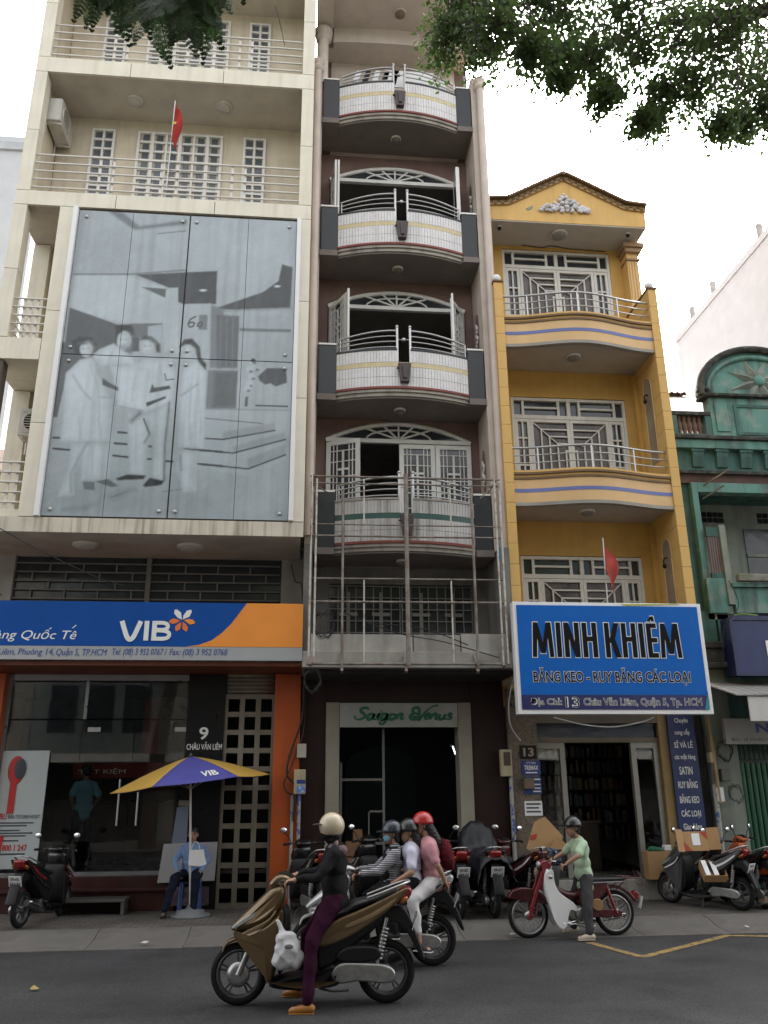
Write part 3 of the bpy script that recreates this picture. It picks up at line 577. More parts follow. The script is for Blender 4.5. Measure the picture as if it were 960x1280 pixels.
bp_ = empty('leaf_poster', (-2.2, 15.8, 2.6), 'dim poster of red and pale patches high behind the bank glass', 'poster')
MB().box(-2.9, -1.95, 15.8, 15.81, 2.5, 3.5).build('sheet', mat('poster_dim', (.16, .15, .14), .6, patch=.9, pcol=(.05, .05, .05), ps=5), bp_); MB().box(-2.9, -2.6, 15.79, 15.80, 2.5, 3.5).build('red_band', MATS['banner_red'], bp_)
# standing poster behind the glass
po = empty('standing_poster', (-4.45, 14.385, .7), 'white standing poster with red hotline number at the bank window', 'poster')
MB().box(-4.80, -4.08, 14.365, 14.390, .74, 2.50).build('board', mat('poster_white', (.40, .44, .44), .5, var=.03), po); m_lred = mat('letter_red', (.42, .02, .02), .5, var=0); m_ldark = mat('letter_dark', (.04, .045, .06), .5, var=0)
b = MB(); b.ell((-4.56, 14.357, 2.20), (.13, .008, .22)); b.box(-4.63, -4.53, 14.350, 14.362, 1.55, 2.05); b.build('red_shape', m_lred, po); MB().ell((-4.50, 14.349, 2.22), (.09, .008, .16)).build('dark_shape', m_ldark, po); MB().prism([(-4.79, .76), (-4.68, .76), (-4.62, 1.22), (-4.73, 1.22)], 14.355, 14.362).build('red_bar', m_lred, po)
fit_text('lettering', 'PRU', -4.74, -4.62, 14.361, 1.46, 1.55, m_lred, po, offset=.02, extrude=.002); fit_text('lettering', 'ĐẦU TƯ LINH HOẠT', -4.60, -4.12, 14.361, 1.455, 1.56, m_ldark, po, extrude=.002)
for k, z in enumerate((1.40, 1.36, 1.29, 1.25, 1.21, 1.14)): MB().box(-4.72, -4.2-.1*(k % 3), 14.359, 14.363, z, z+.018).build('text_line', m_ldark, po)
fit_text('lettering', '1800 1 247', -4.66, -4.26, 14.361, 1.0, 1.09, m_lred, po, offset=.02, extrude=.002); MB().box(-4.66, -4.28, 14.359, 14.363, .945, .965).build('text_line', m_ldark, po)
# low steel ramp in front of the plinth
rp = empty('step_ramp', (-3.2, 14.0, .12), 'low dark steel step in front of the bank plinth', 'step')
MB().box(-3.65, -2.60, 13.85, 14.25, .30, .34).build('tread', mat('step_steel', (.12, .12, .115), .55, .4), rp, .006)
for x in (-3.62, -2.66): MB().box(x, x+.05, 13.88, 14.22, .12, .30).build('leg', MATS['step_steel'], rp)
# air conditioners
m_ac = mat('ac_white', (.58, .56, .52), .5, var=.06, streak=.4)
def ac_unit(loc, rz, label):
    t = empty('air_conditioner', (0, 0, 0), label, 'air conditioner', 'outdoor air conditioners on the bank building')
    MB().box(-.38, .38, -.14, .14, 0, .52).build('casing', m_ac, t, .02); b = MB(); b.lathe([(.21, 0), (.21, .02), (.19, .02), (.19, 0)], (-.1, -.142, .26), (0, -1, 0), 20)
    for k in range(9): b.box(-.31, .11, -.165, -.155, .06+k*.048, .072+k*.048)
    b.build('fan_grille', m_steelp, t); MB().lathe([(0, 0), (.19, 0), (.19, .004), (0, .004)], (-.1, -.141, .26), (0, -1, 0), 20).build('fan_opening', m_black, t)
    b = MB(); b.bar((-.3, .1, 0), (-.3, -.14, -.03), .03); b.bar((.3, .1, 0), (.3, -.14, -.03), .03); b.bar((-.3, .14, 0), (-.3, .14, -.25), .03); b.bar((.3, .14, 0), (.3, .14, -.25), .03); b.build('bracket', m_steelp, t)
    t.location = loc; t.rotation_euler = (0, 0, rz); return t
ac_unit((-5.03, 13.55, 14.05), R(90), 'air conditioner on the balcony wall above the billboard')
ac_unit((-4.70, 13.9, 7.75), R(0), 'air conditioner tucked in the bay left of the billboard')
# ceiling lamps
m_lamp = mat('lamp_glass', (.50, .47, .42), .35, var=.05)
def lamp(x, y, z, r, label, col=None):
    t = empty('ceiling_lamp', (x, y, z), label, 'lamp', 'round ceiling lamps under the slabs')
    MB().lathe([(r*1.08, 0), (r*1.08, -.03), (r*.95, -.035)], (x, y, z), (0, 0, 1), 20).build('rim', m_steelp, t)
    MB().lathe([(r*.95, -.03), (r*.9, -.06), (r*.6, -.085), (0, -.095)], (x, y, z), (0, 0, 1), 20).build('shade', m_lamp if col is None else col, t)
lamp(-3.62, 13.45, 14.897, .15, 'round ceiling lamp above the flag, nearer the air conditioner'); lamp(-1.87, 13.45, 14.897, .15, 'round ceiling lamp above the flag, nearer the drainpipe')
lamp(-3.65, 13.55, 5.742, .2, 'round lamp under the billboard, over the blue end of the bank sign'); lamp(-1.95, 13.55, 5.742, .2, 'round lamp under the billboard, over the orange end of the bank sign')
boxes('gate_backing', m_dark, bank, [(-1.31, -.45, 15.2, 15.3, .1, 3.8), (-1.37, -1.305, 14.51, 15.2, .1, 3.8), (-.48, -.44, 14.6, 15.2, .1, 3.8)])
boxes('party_wall', m_conc, bank, [(-.30, -.02, 14.72, 14.9, 0, 16.0)])
# ================================================================== narrow house with curved balconies (number 11)
ven = empty('balcony_house', (1.7, 14.4, 0), 'tall narrow house with curved white-tiled balconies and two drainpipes', 'building')
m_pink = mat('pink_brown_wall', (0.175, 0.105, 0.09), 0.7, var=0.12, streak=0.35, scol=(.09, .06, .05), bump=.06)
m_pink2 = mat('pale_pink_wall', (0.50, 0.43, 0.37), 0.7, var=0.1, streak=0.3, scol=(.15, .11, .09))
m_pipe = mat('pipe_paint', (0.58, 0.49, 0.43), 0.5, var=0.08, streak=0.4, scol=(.22, .17, .14), sscale=(9, 9, .4))
m_tile = mat('white_tile', (0.68, 0.66, 0.66), 0.3, var=0.07, vs=9, streak=0.25, scol=(.30, .28, .26)); m_tile2 = mat('grimy_tile', (0.52, 0.50, 0.48), 0.4, var=.12, streak=.75, scol=(.13, .12, .11), sscale=(8, 8, .8))
m_ytile = mat('cream_tile', (0.56, 0.47, 0.27), .35, var=.1, vs=9); m_gtile = mat('green_tile', (0.03, 0.085, 0.07), .35, var=.1)
m_grout = mat('grout', (0.26, 0.25, 0.24), .9); m_granite = mat('black_granite', (0.016, 0.018, 0.022), .4, var=.25, vs=30)
m_redline = mat('red_band', (0.20, 0.045, 0.035), .6); m_mould = mat('grey_moulding', (0.36, 0.33, 0.29), .8, var=.12, streak=.6, scol=(.10, .09, .08))
m_vsoff = mat('grey_soffit', (0.18, 0.15, 0.135), .85, var=.12, patch=.3, pcol=(.15, .13, .12)); m_orn = mat('bracket_brown', (0.06, 0.042, 0.042), .5)
XA, XB, XM = .45, 2.90, 1.675
def ay(x, off=0.0): return 13.60 - .25*(1-((x-XM)/1.225)**2) + off
xs_arc = list(np.linspace(XA, XB, 25))
def arc_prism(x0, x1, z0, z1, yo, yi, n=24):
    X_ = np.linspace(x0, x1, n+1)
    return MB().prism([(x, ay(x, yo)) for x in X_] + [(x, (ay(x, yi) if yi is not None else 14.38)) for x in X_[::-1]], z0, z1, 'z')
def leaf(parent, hinge, w, h, ang, z, flip=1, solid=False):
    b = MB(); f = .085
    b.box(0, f, -.02, .02, 0, h); b.box(w-f, w, -.02, .02, 0, h); b.box(f, w-f, -.02, .02, 0, .55); b.box(f, w-f, -.02, .02, h-f, h)
    o = b.build('door_leaf', m_white, parent, .003); o.data.transform(Matrix.Translation(wl(parent))); setloc(o, (hinge[0], hinge[1], z))
    if flip < 0: o.data.transform(Matrix.Diagonal((-1, 1, 1, 1)))
    g = MB(); iw = w-2*f
    for t in (.12, .26, .74, .88): g.box(f+iw*t-.008, f+iw*t+.008, -.012, .012, .55, h-f)
    for zz_ in (.68, .95, 1.25, 1.5, 1.8, h-f-.12): g.box(f, w-f, -.01, .01, zz_-.008, zz_+.008)
    g.box(w/2-.02, w/2+.02, -.014, .014, 1.0, h-f-.12); g.box(w/2-.12, w/2+.12, -.0135, .0135, 1.62, 1.66)
    go = g.build('grille', m_white, None); go.parent = o; 
    pn = MB().box(f, w-f, .013, .016, .55, h-f).build('pane', m_pane, None); pn.parent = o
    if flip < 0:
        for c in (go, pn): c.data.transform(Matrix.Diagonal((-1, 1, 1, 1)))
    o.rotation_euler = (0, 0, ang); return o
def balcony(zb, top_z, band, tile, doors, grimy=False):
    # floor slab, mouldings
    arc_prism(XA, XB, zb-.20, zb-.10, .06, None).build('balcony_slab', m_vsoff, ven)
    for x0, x1 in ((.10, XA-.003), (XB+.003, 3.22)): MB().box(x0, x1, 13.56, 14.38, zb-.20, zb-.08).build('slab_end', m_vsoff, ven)
    arc_prism(XA-.0, XB+.0, zb-.098, zb-.045, -.005, .10).build('moulding', m_mould, ven); arc_prism(XA, XB, zb-.165, zb-.10, .03, .059).build('moulding', m_mould, ven)
    arc_prism(XA, XB, zb-.043, zb, -.03, .12).build('red_band', m_redline, ven)
    pr = empty('parapet', (XM, 13.4, zb)); pr.parent = ven; setloc(pr, (XM, 13.4, zb))
    arc_prism(XA, XB, zb, zb+.46, .012, .11).build('core', m_grout, pr)
    for x0, x1 in ((XA, 1.545), (1.805, XB)):
        arc_prism(x0, x1, zb+.46, zb+.74, .012, .11, 12).build('core', m_grout, pr); arc_prism(x0-.004, x1+.004, zb+.74, zb+.775, -.012, .125, 12).build('cap', m_granite if not grimy else m_mould, pr)
    tb = MB(); bb_ = MB(); n = 44
    for i in range(n):
        xa, xb = XA+(XB-XA)*i/n+.003, XA+(XB-XA)*(i+1)/n-.003; xm = (xa+xb)/2; full = xm < 1.545 or xm > 1.805
        rows = [(zb+.004, zb+.20), (zb+.206, zb+.40)] + ([(zb+.502, zb+.735)] if full else [])
        for za, zc_ in rows: tb.add([(xa, ay(xa), za), (xb, ay(xb), za), (xb, ay(xb)+.012, za), (xa, ay(xa)+.012, za), (xa, ay(xa), zc_), (xb, ay(xb), zc_), (xb, ay(xb)+.012, zc_), (xa, ay(xa)+.012, zc_)], [(0, 3, 2, 1), (4, 5, 6, 7), (0, 1, 5, 4), (1, 2, 6, 5), (2, 3, 7, 6), (3, 0, 4, 7)])
        za, zc_ = zb+.405, zb+.496
        bb_.add([(xa-.003, ay(xa), za), (xb+.003, ay(xb), za), (xb+.003, ay(xb)+.012, za), (xa-.003, ay(xa)+.012, za), (xa-.003, ay(xa), zc_), (xb+.003, ay(xb), zc_), (xb+.003, ay(xb)+.012, zc_), (xa-.003, ay(xa)+.012, zc_)], [(0, 3, 2, 1), (4, 5, 6, 7), (0, 1, 5, 4), (2, 3, 7, 6)])
    tb.build('narrow_tiles', tile, pr, kind='stuff'); bb_.build('tile_band', band, pr)
    MB().prism([(XM-.12, zb+.44), (XM+.12, zb+.44), (XM+.08, zb+.06), (XM-.08, zb+.06)], 13.25, 13.345).build('bracket', m_orn, pr, .012)
    MB().prism([(XM-.05, zb+.36), (XM+.05, zb+.36), (XM+.03, zb+.12), (XM-.03, zb+.12)], 13.22, 13.25).lathe([(.02, 0), (.02, .03), (0, .035)], (XM-.13, 13.3, zb+.34), (0, -1, 0), 8).build('bracket_boss', m_orn, pr, .006)
    for x0, x1 in ((.125, XA-.002), (XB+.002, 3.20)):
        MB().box(x0, x1, 13.58, 13.72, zb-.078, zb+.92).build('end_panel', m_granite, ven, .006); MB().box(x0-.01, x1, 13.565, 13.73, zb+.922, zb+.955).build('end_cap', m_white, ven)
    # tubular railing that rises to the middle
    for s_, xe in ((-1, .50), (1, 2.85)):
        b = MB(); xm = XM + s_*.12
        for k in range(4):
            p = [(xe+(xm-xe)*t, ay(xe+(xm-xe)*t, .05), zb+.80+.085*k + (.035+.028*k)*math.sin(t*PI/2)) for t in np.linspace(0, 1, 9)]; b.tube(p, .013 if k < 3 else .02, 6)
        b.tube([(xm, ay(xm, .04), zb+.47), (xm, ay(xm, .04), zb+1.22)], .026, 8); b.ell((xm, ay(xm, .04), zb+1.25), (.034,)*3, None, 10, 6)
        b.tube([(xe+.02, ay(xe, .05), zb+.77), (xe+.02, ay(xe, .05), zb+1.06)], .015, 6); b.build('railing', m_steel, pr)
    MB().ell((XM, ay(XM, .04), zb+.98), (.04,)*3).tube([(XM-.12, ay(XM, .04), zb+.98), (XM+.12, ay(XM, .04), zb+.98)], .01, 6).build('ball_knob', m_steel, pr)
    # back wall with an arched opening, fanlight
    zt, za = zb+2.26, zb+2.62; ar = [(x, zt+(za-zt)*(1-((x-XM)/1.38)**2)) for x in np.linspace(.295, 3.055, 17)]
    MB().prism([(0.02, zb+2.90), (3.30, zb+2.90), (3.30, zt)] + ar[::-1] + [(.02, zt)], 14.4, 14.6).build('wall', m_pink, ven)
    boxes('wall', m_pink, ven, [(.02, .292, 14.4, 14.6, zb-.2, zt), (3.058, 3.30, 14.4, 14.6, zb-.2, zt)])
    if not doors: return
    fan = MB(); fan.tube([(x, 14.40, z) for x, z in ar], .045, 6); fan.box(.30, 3.05, 14.36, 14.44, zt-.04, zt+.04)
    inner = [(XM+.62*math.cos(t), zt+.04+.20*math.sin(t)) for t in np.linspace(0, PI, 11)]; fan.tube([(x, 14.40, z) for x, z in inner], .018, 6)
    for t in (25, 52, 90, 128, 155):
        d = Vector((math.cos(R(t)), math.sin(R(t)))); r1 = 2.0
        while True:
            x, z = XM+d.x*r1, zt+.04+d.y*r1*.75
            if abs(x-XM) < 1.3 and z < zt+(za-zt)*(1-((x-XM)/1.38)**2)-.01: break
            r1 -= .02
        fan.bar((XM, 14.40, zt+.04), (x, 14.40, z), .03, .03)
    fan.build('fanlight', m_white, ven)
    MB().prism([(x, z) for x, z in ar], 14.415, 14.42).build('fanlight_pane', m_pane, ven)
    for hx, w_, ang, fl, y_ in doors: leaf(ven, (hx, y_), w_, 2.22, R(ang), zb-.02, fl)
BZ = [5.85, 8.74, 11.80, 14.98]
balcony(BZ[3], 18.2, m_ytile, m_tile, None)
m_topc = mat('pale_cream_overhang', (0.64, 0.565, 0.50), .75, var=.07, streak=.2, scol=(.35, .28, .23)); MB().box(.28, 3.07, 14.41, 14.5, 14.8, 17.7).build('top_infill_wall', m_topc, ven)
balcony(BZ[2], 14.78, m_ytile, m_tile, [(.33, .66, -84, 1, 14.38), (3.02, .66, 80, -1, 14.38), (.41, .66, -86, 1, 14.38), (2.94, .66, 84, -1, 14.38)])
balcony(BZ[1], 11.60, m_ytile, m_tile, [(.33, .66, -62, 1, 14.38), (3.02, .66, 58, -1, 14.38), (.60, .66, -84, 1, 14.30), (2.78, .66, 80, -1, 14.30)])
balcony(BZ[0], 8.54, m_gtile, m_tile2, [(.31, .66, -22, 1, 14.38), (1.68, .68, 0, 1, 14.38), (2.37, .68, 0, 1, 14.38)], True)
# side fins, inner relief niches, roof storey
boxes('side_fin', m_pink2, ven, [(-.06, .10, 13.66, 14.6, 5.75, 16.3), (3.22, 3.40, 13.58, 14.6, 5.75, 16.2)], .004)
for zb in BZ:
    q = [(14.02+.12*math.cos(t), zb+1.55+.42*math.sin(t)) for t in np.linspace(0, 2*PI, 24, endpoint=False)]
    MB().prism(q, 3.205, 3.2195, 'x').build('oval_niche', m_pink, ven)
    b = MB(); 
    for k in range(9): a = k*.7; b.ell((3.20, 14.02+.06*math.cos(a*2.3), zb+1.3+k*.055), (.02, .04, .045))
    b.build('relief', m_white, ven)
for z0, z1 in ((6.15, 8.54), (9.04, 11.6), (12.1, 14.78), (15.3, 18.0)): pass
m_room = mat('dim_room', (.30, .285, .26), .85, var=.1)
b = MB(); b.box(.0, 3.35, 16.6, 16.7, 3.9, 18.3); b.build('rear_wall', m_room, ven)
boxes('room_side', m_room, ven, [(-.04, .0, 14.6, 16.6, 3.9, 18.3), (3.31, 3.35, 14.6, 16.6, 3.9, 18.3)])
boxes('room_floor', m_room, ven, [(.0, 3.31, 14.6, 16.6, zb-.15, zb-.03) for zb in BZ])
# two drainpipes with collars
for x, z0, z1 in ((0.0, 5.95, 16.05), (3.40, 5.6, 15.85)):
    b = MB(); b.tube([(x, 13.52, z0), (x, 13.52, z1)], .082, 14); b.lathe([(.082, 0), (.125, .05), (.125, .09), (.10, .10), (.10, .16), (.13, .20), (.13, .26), (0, .26)], (x, 13.52, z1-.02), (0, 0, 1), 14)
    b.build('drainpipe', m_pipe, ven)
# top storey: deep canopy, curved beam set back under it
boxes('top_slab', m_topc, ven, [(.30, 3.45, 12.55, 14.6, 17.62, 17.95)])
MB().prism([(x, 13.84-.06*(1-((x-1.7)/1.4)**2)) for x in np.linspace(.32, 3.2, 15)] + [(3.2, 14.02), (.32, 14.02)], 17.22, 17.618, 'z').build('curved_beam', m_topc, ven)
boxes('top_ceiling', m_topc, ven, [(.10, 3.30, 14.03, 14.6, 17.25, 17.40)])
b = MB(); b.tube([(.10, 13.75, 15.9), (.10, 13.75, 17.4)], .11, 14); b.lathe([(.11, 0), (.17, .06), (.17, .10), (.13, .12), (.2, .2), (.2, .28), (0, .28)], (.10, 13.75, 17.1), (0, 0, 1), 14); b.build('round_column', m_topc, ven)
boxes('top_beam', m_topc, ven, [(-.05, .296, 12.9, 14.1, 17.42, 18.6)])
for k in range(5):
    x = .72+k*.2
    o = MB().prism([(x, 16.02), (x+.12, 16.02), (x+.20, 16.32+.02*k), (x+.10, 16.32+.02*k)], 13.70, 13.715).build('striped_board', m_whiteplast if k % 2 == 0 else m_black, ven)
boxes('white_board', m_whiteplast, ven, [(1.42, 2.45, 13.70, 13.72, 15.95, 16.40), (2.45, 2.72, 13.70, 13.72, 15.93, 16.20)])
for x, y_, z in ((1.65, 13.9, BZ[3]-.2), (1.65, 13.9, BZ[2]-.2), (1.65, 13.9, BZ[1]-.2), (1.65, 13.9, BZ[0]-.2)):
    k = BZ.index(round(z+.2, 2)); lamp(x, y_, z, .10, 'small lamp under the ' + ['lowest', 'second lowest', 'second highest', 'topmost'][k] + ' tiled balcony', m_vsoff)
lamp(1.72, 13.35, 17.618, .12, 'round brown lamp under the top slab of the balcony house', mat('brown_lamp', (.22, .15, .10), .5))
# ---- first floor behind the pipe cage
m_grime = mat('grimy_plaster', (0.17, 0.16, 0.145), .85, var=.2, streak=.6, scol=(.05, .045, .04))
boxes('wall', m_grime, ven, [(.0, .38, 14.4, 14.6, 3.95, 5.64), (2.98, 3.30, 14.4, 14.6, 3.95, 5.64), (.38, 2.98, 14.4, 14.6, 3.95, 4.24), (.38, 2.98, 14.4, 14.6, 5.34, 5.64), (-.06, .08, 13.3, 14.4, 3.95, 5.75), (3.24, 3.40, 13.3, 14.4, 3.95, 5.75)])
MB().box(.38, 2.98, 14.50, 14.52, 4.24, 5.34).build('window_pane', m_pane, ven)
g = MB(); 
for x0, x1 in ((.40, 1.66), (1.70, 2.96)):
    for t in np.linspace(0, 1, 9): g.box(x0+(x1-x0)*t-.009, x0+(x1-x0)*t+.009, 14.44, 14.46, 4.26, 5.32)
    for z in np.linspace(4.27, 5.31, 6): g.box(x0, x1, 14.445, 14.465, z-.009, z+.009)
    for cx in (.27, .73):
        c = x0+(x1-x0)*cx; g.box(c-.03, c+.03, 14.43, 14.44, 4.4, 5.2); g.box(c-.16, c+.16, 14.424, 14.429, 4.77, 4.83)
g.build('window_grille', mat('grille_dull', (.20, .19, .17), .6), ven)
MB().box(-.05, 3.36, 13.22, 14.6, 3.70, 3.96).build('first_floor_slab', m_conc, ven, .01)
boxes('low_parapet', mat('dirty_white', (.42, .40, .36), .8, var=.15, streak=.5, scol=(.12, .11, .10)), ven, [(.08, 1.72, 13.26, 13.34, 3.962, 4.24), (2.52, 3.28, 13.26, 13.34, 3.962, 4.26)]); boxes('low_parapet', m_conc, ven, [(1.74, 2.50, 13.26, 13.34, 3.962, 4.24)])
cg = empty('pipe_cage', (1.65, 13.0, 3.72), 'rusty pipe cage hanging in front of the lowest tiled balcony', 'frame')
def pole(name, pts, r, m=None): return MB().tube(pts, r, 8).build(name, m or m_rust, cg)
m_rustw = mat('chipped_white_steel', (.50, .47, .42), .5, .2, var=.2, vs=8, patch=.6, pcol=(.22, .11, .06), ps=6)
for x, z0, z1, r, m in ((.05, 3.72, 6.86, .017, m_rustw), (.13, 3.75, 6.8, .017, m_rustw), (.57, 3.7, 6.62, .020, m_rust), (1.62, 3.7, 6.92, .036, m_rust), (2.73, 3.7, 6.7, .023, m_rust), (3.14, 3.72, 6.86, .017, m_rustw), (3.22, 3.74, 6.84, .017, m_rustw)): pole('upright', [(x, 13.0, z0), (x, 13.0, z1)], r, m)
for z, r in ((6.86, .018), (6.74, .014), (5.82, .017), (5.10, .015), (4.72, .018), (3.73, .022)): pole('rail', [(.02, 13.0+.045, z), (3.25, 13.0+.045, z+.015)], r)
pole('rail', [(.05, 13.045, 6.02), (3.2, 13.045, 6.03)], .012)
for x, z0, z1 in ((.92, 6.02, 6.86), (2.38, 6.03, 6.86), (.92, 3.74, 5.12), (2.35, 3.74, 5.12)): pole('short_upright', [(x, 13.06, z0), (x, 13.06, z1)], .014, m_rustw)
for x in (.08, 3.18):
    for z in (6.86, 3.73): pole('side_rail', [(x, 13.0, z), (x, 13.75, z)], .016)
pole('brace', [(2.9, 13.1, 6.55), (3.18, 13.4, 6.85)], .012); pole('brace', [(.30, 13.1, 6.6), (.07, 13.4, 6.85)], .012)
for x in (.57, 1.58, 2.72): MB().bar((x, 12.98, 3.60), (x, 13.3, 3.98), .04, .05).build('hook', m_rust, cg)
tp = MB().tube(smooth_pts([(3.16, 13.1, 6.35), (3.15, 13.06, 6.0), (3.17, 13.05, 5.7), (3.19, 13.05, 5.45)], 3), .03, 6, flat=.35).build('tarp_strip', mat('blue_tarp', (.02, .20, .34), .6)); tag(tp, 'thin blue tarp strip hanging on the pipe cage', 'tarp')
# ---- ground floor shop
m_brown = mat('brown_tile_wall', (0.026, 0.012, 0.011), .45, var=.15, streak=.2, spec=.25); m_creamst = mat('cream_stone', (0.30, 0.275, 0.22), .6, var=.1, streak=.35, scol=(.16, .13, .1), bump=.05)
boxes('shop_wall', m_brown, ven, [(-.05, .368, 14.4, 14.7, .12, 3.70), (2.852, 3.44, 14.4, 14.7, .12, 3.70), (.37, 2.85, 14.42, 14.7, 3.27, 3.70)], .004)
boxes('shop_pier', m_creamst, ven, [(.37, .60, 14.36, 14.75, .12, 3.27), (2.62, 2.85, 14.36, 14.75, .12, 3.27)], .012)
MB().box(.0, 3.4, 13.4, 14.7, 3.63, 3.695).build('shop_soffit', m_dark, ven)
sv = empty('shop_sign', (1.6, 14.38, 2.86), 'off-white sign with green script lettering over the dark shop', 'sign')
MB().box(.605, 2.615, 14.37, 14.42, 2.86, 3.26).build('board', mat('sign_offwhite', (.34, .35, .325), .5, var=.08, patch=.3, pcol=(.55, .55, .53), ps=2), sv)
S_ = [[(1.35, 1.7), (1.05, 2.05), (.6, 1.95), (.45, 1.6), (.7, 1.2), (1.05, .85), (1.1, .4), (.75, .05), (.3, .05), (.0, .3), (.1, .6)], [(2.15, .8), (1.85, 1), (1.5, .75), (1.45, .3), (1.65, 0), (1.95, .2), (2.15, .9), (2.1, .2), (2.3, .05), (2.5, .3)],
      [(2.5, .3), (2.7, 1), (2.65, .2), (2.8, .02), (3.0, .3)], [(2.82, 1.35), (2.9, 1.45)], [(3.65, .8), (3.35, 1), (3.0, .75), (2.98, .3), (3.2, .05), (3.5, .25), (3.68, .95), (3.6, -.4), (3.3, -.8), (3.0, -.6), (3.2, -.2), (3.9, .25)],
      [(4.3, .95), (4.0, .8), (3.9, .35), (4.15, .02), (4.5, .2), (4.55, .7), (4.3, .95), (4.72, .8)], [(4.78, .95), (4.76, 0)], [(4.78, .5), (5.05, .95), (5.3, .85), (5.3, .2), (5.45, .02), (5.65, .25)],
      [(6.5, 1.2), (6.3, 1.8), (6.75, 2.1), (7.1, 1.6), (7.3, .05), (7.4, .05), (7.8, 1.2), (8.4, 2.2), (9.1, 2.5)], [(7.25, .1), (6.6, .05), (6.25, .55), (6.6, 1.1), (7.05, .85), (7.25, .1)], [(7.2, .1), (6.9, .4), (6.5, .55)],
      [(8.0, .45), (8.4, .65), (8.35, .95), (8.1, .9), (7.95, .45), (8.15, .03), (8.55, .2)], [(8.66, .95), (8.64, 0)], [(8.66, .5), (8.95, .95), (9.2, .85), (9.2, .2), (9.35, .02), (9.5, .25)],
      [(9.6, .95), (9.58, .25), (9.8, .02), (10.1, .3), (10.2, .95)], [(10.2, .95), (10.15, .2), (10.4, .05)], [(11.0, .85), (10.75, 1), (10.6, .75), (10.85, .5), (11.0, .25), (10.75, .02), (10.45, .15)]]
b = MB()
for k_, st in enumerate(S_):
    sx_ = 1.66/11.0; p = [(q.x, q.y) for q in smooth_pts([(.84+x*sx_+y*.03, 2.985+y*.095, 0) for x, y in st], 5)]; n = len(p)
    b.ribbon(p, [.011+.016*abs(math.sin(3.1*i/n+.5)) for i in range(n)], 14.360-.0003*k_, 14.369)
b.build('script_lettering', mat('script_green', (0.015, 0.13, 0.07), .4, var=0), sv)
b = MB(); b.box(.62, .66, 14.6, 14.64, .12, 2.3); b.box(1.34, 1.38, 14.6, 14.64, .12, 2.85); b.box(.66, 1.34, 14.6, 14.64, 2.0, 2.04); b.box(.66, 1.34, 14.6, 14.64, 1.0, 1.04); b.box(1.10, 1.12, 14.6, 14.63, .12, 1.5); b.box(1.12, 1.34, 14.6, 14.63, 1.5, 1.53); b.build('folding_frame', mat('dull_frame', (.16, .15, .14), .6), ven)
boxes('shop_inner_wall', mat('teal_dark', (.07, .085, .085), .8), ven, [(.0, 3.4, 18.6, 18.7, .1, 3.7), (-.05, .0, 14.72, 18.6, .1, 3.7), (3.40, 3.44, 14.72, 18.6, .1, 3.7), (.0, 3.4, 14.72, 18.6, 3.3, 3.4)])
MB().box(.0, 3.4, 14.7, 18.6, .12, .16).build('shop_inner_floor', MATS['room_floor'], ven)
MB().prism([(.9, .16), (.9, 2.3)] + [(1.65-.75*math.cos(t), 2.3+.45*math.sin(t)) for t in np.linspace(.2, PI-.2, 9)] + [(2.4, 2.3), (2.4, .16)], 18.5, 18.58).build('inner_arch', mat('teal_arch', (.12, .17, .18), .8), ven)
ft = empty('tube_light', (2.85, 16.0, 2.4), 'lit fluorescent tube slanting inside the dark shop', 'lamp'); MB().tube([(2.80, 16.0, 2.62), (2.93, 16.0, 2.24)], .011, 8).build('tube', mat('tube_glow', (.75, .9, .95), .4, var=0, emit=1.2), ft); MB().box(2.76, 2.80, 15.98, 16.03, 2.62, 2.66).build('holder', m_whiteplast, ft)
# ================================================================== yellow house (number 13)
yel = empty('yellow_house', (5.0, 14.4, 0), 'yellow narrow house with a small pediment and two striped balconies', 'building')
m_yel = mat('yellow_paint', (0.64, 0.395, 0.125), .65, var=.06, streak=.25, scol=(.28, .15, .04), bump=.05); m_yel2 = mat('yellow_wall', (0.56, 0.33, 0.085), .7, var=.07, streak=.2, scol=(.25, .13, .03), bump=.05)
m_peach = mat('peach_paint', (0.64, 0.42, 0.20), .6, var=.05, streak=.12, scol=(.35, .22, .12)); m_stripe = mat('blue_stripe', (0.13, 0.16, 0.38), .6); m_ybrown = mat('brown_trim', (0.15, 0.085, 0.035), .6, var=.1)
m_ysoff = mat('pale_soffit', (0.46, 0.42, 0.36), .8, var=.08, patch=.2, pcol=(.34, .30, .26)); m_ygrout = mat('pale_joint', (.62, .52, .34), .8); m_frame = mat('window_frame_white', (0.66, 0.63, 0.58), .5, var=.06, streak=.2, scol=(.3, .28, .25))
m_curt = mat('curtain_pane', (0.085, 0.07, 0.065), .25, var=.5, vs=2.2, streak=.5, scol=(.16, .12, .11), sscale=(16, 16, .1))
# pillars of glazed blocks with open joints, fins running back to the wall
blk = MB().box(-.082, .082, -.525, .525, -.181, .181).mesh('block', m_yel)
for x in (3.50, 6.54):
    c = MB().box(x-.076, x+.076, 13.36, 14.39, 3.55, 11.02).build('pillar', m_ygrout, yel)
    for k in range(20):
        o = piece('block', blk, (x, 13.87, 3.81+k*.37), c)
    MB().box(x-.10, x+.10, 13.32, 14.40, 11.03, 11.07).build('pillar_cap', m_ybrown, yel, .006)
    gl = empty('globe_lamp', (x, 13.45, 11.07), 'white globe on the yellow pillar ' + ('beside the drainpipe' if x < 5 else 'against the open sky'), 'lamp', 'globe lamps on the yellow pillars')
    MB().lathe([(.05, 0), (.05, .03), (.03, .04)], (x, 13.45, 11.07), (0, 0, 1), 12).build('base', m_ybrown, gl); MB().ell((x, 13.45, 11.17), (.085,)*3).build('globe', m_whiteplast, gl)
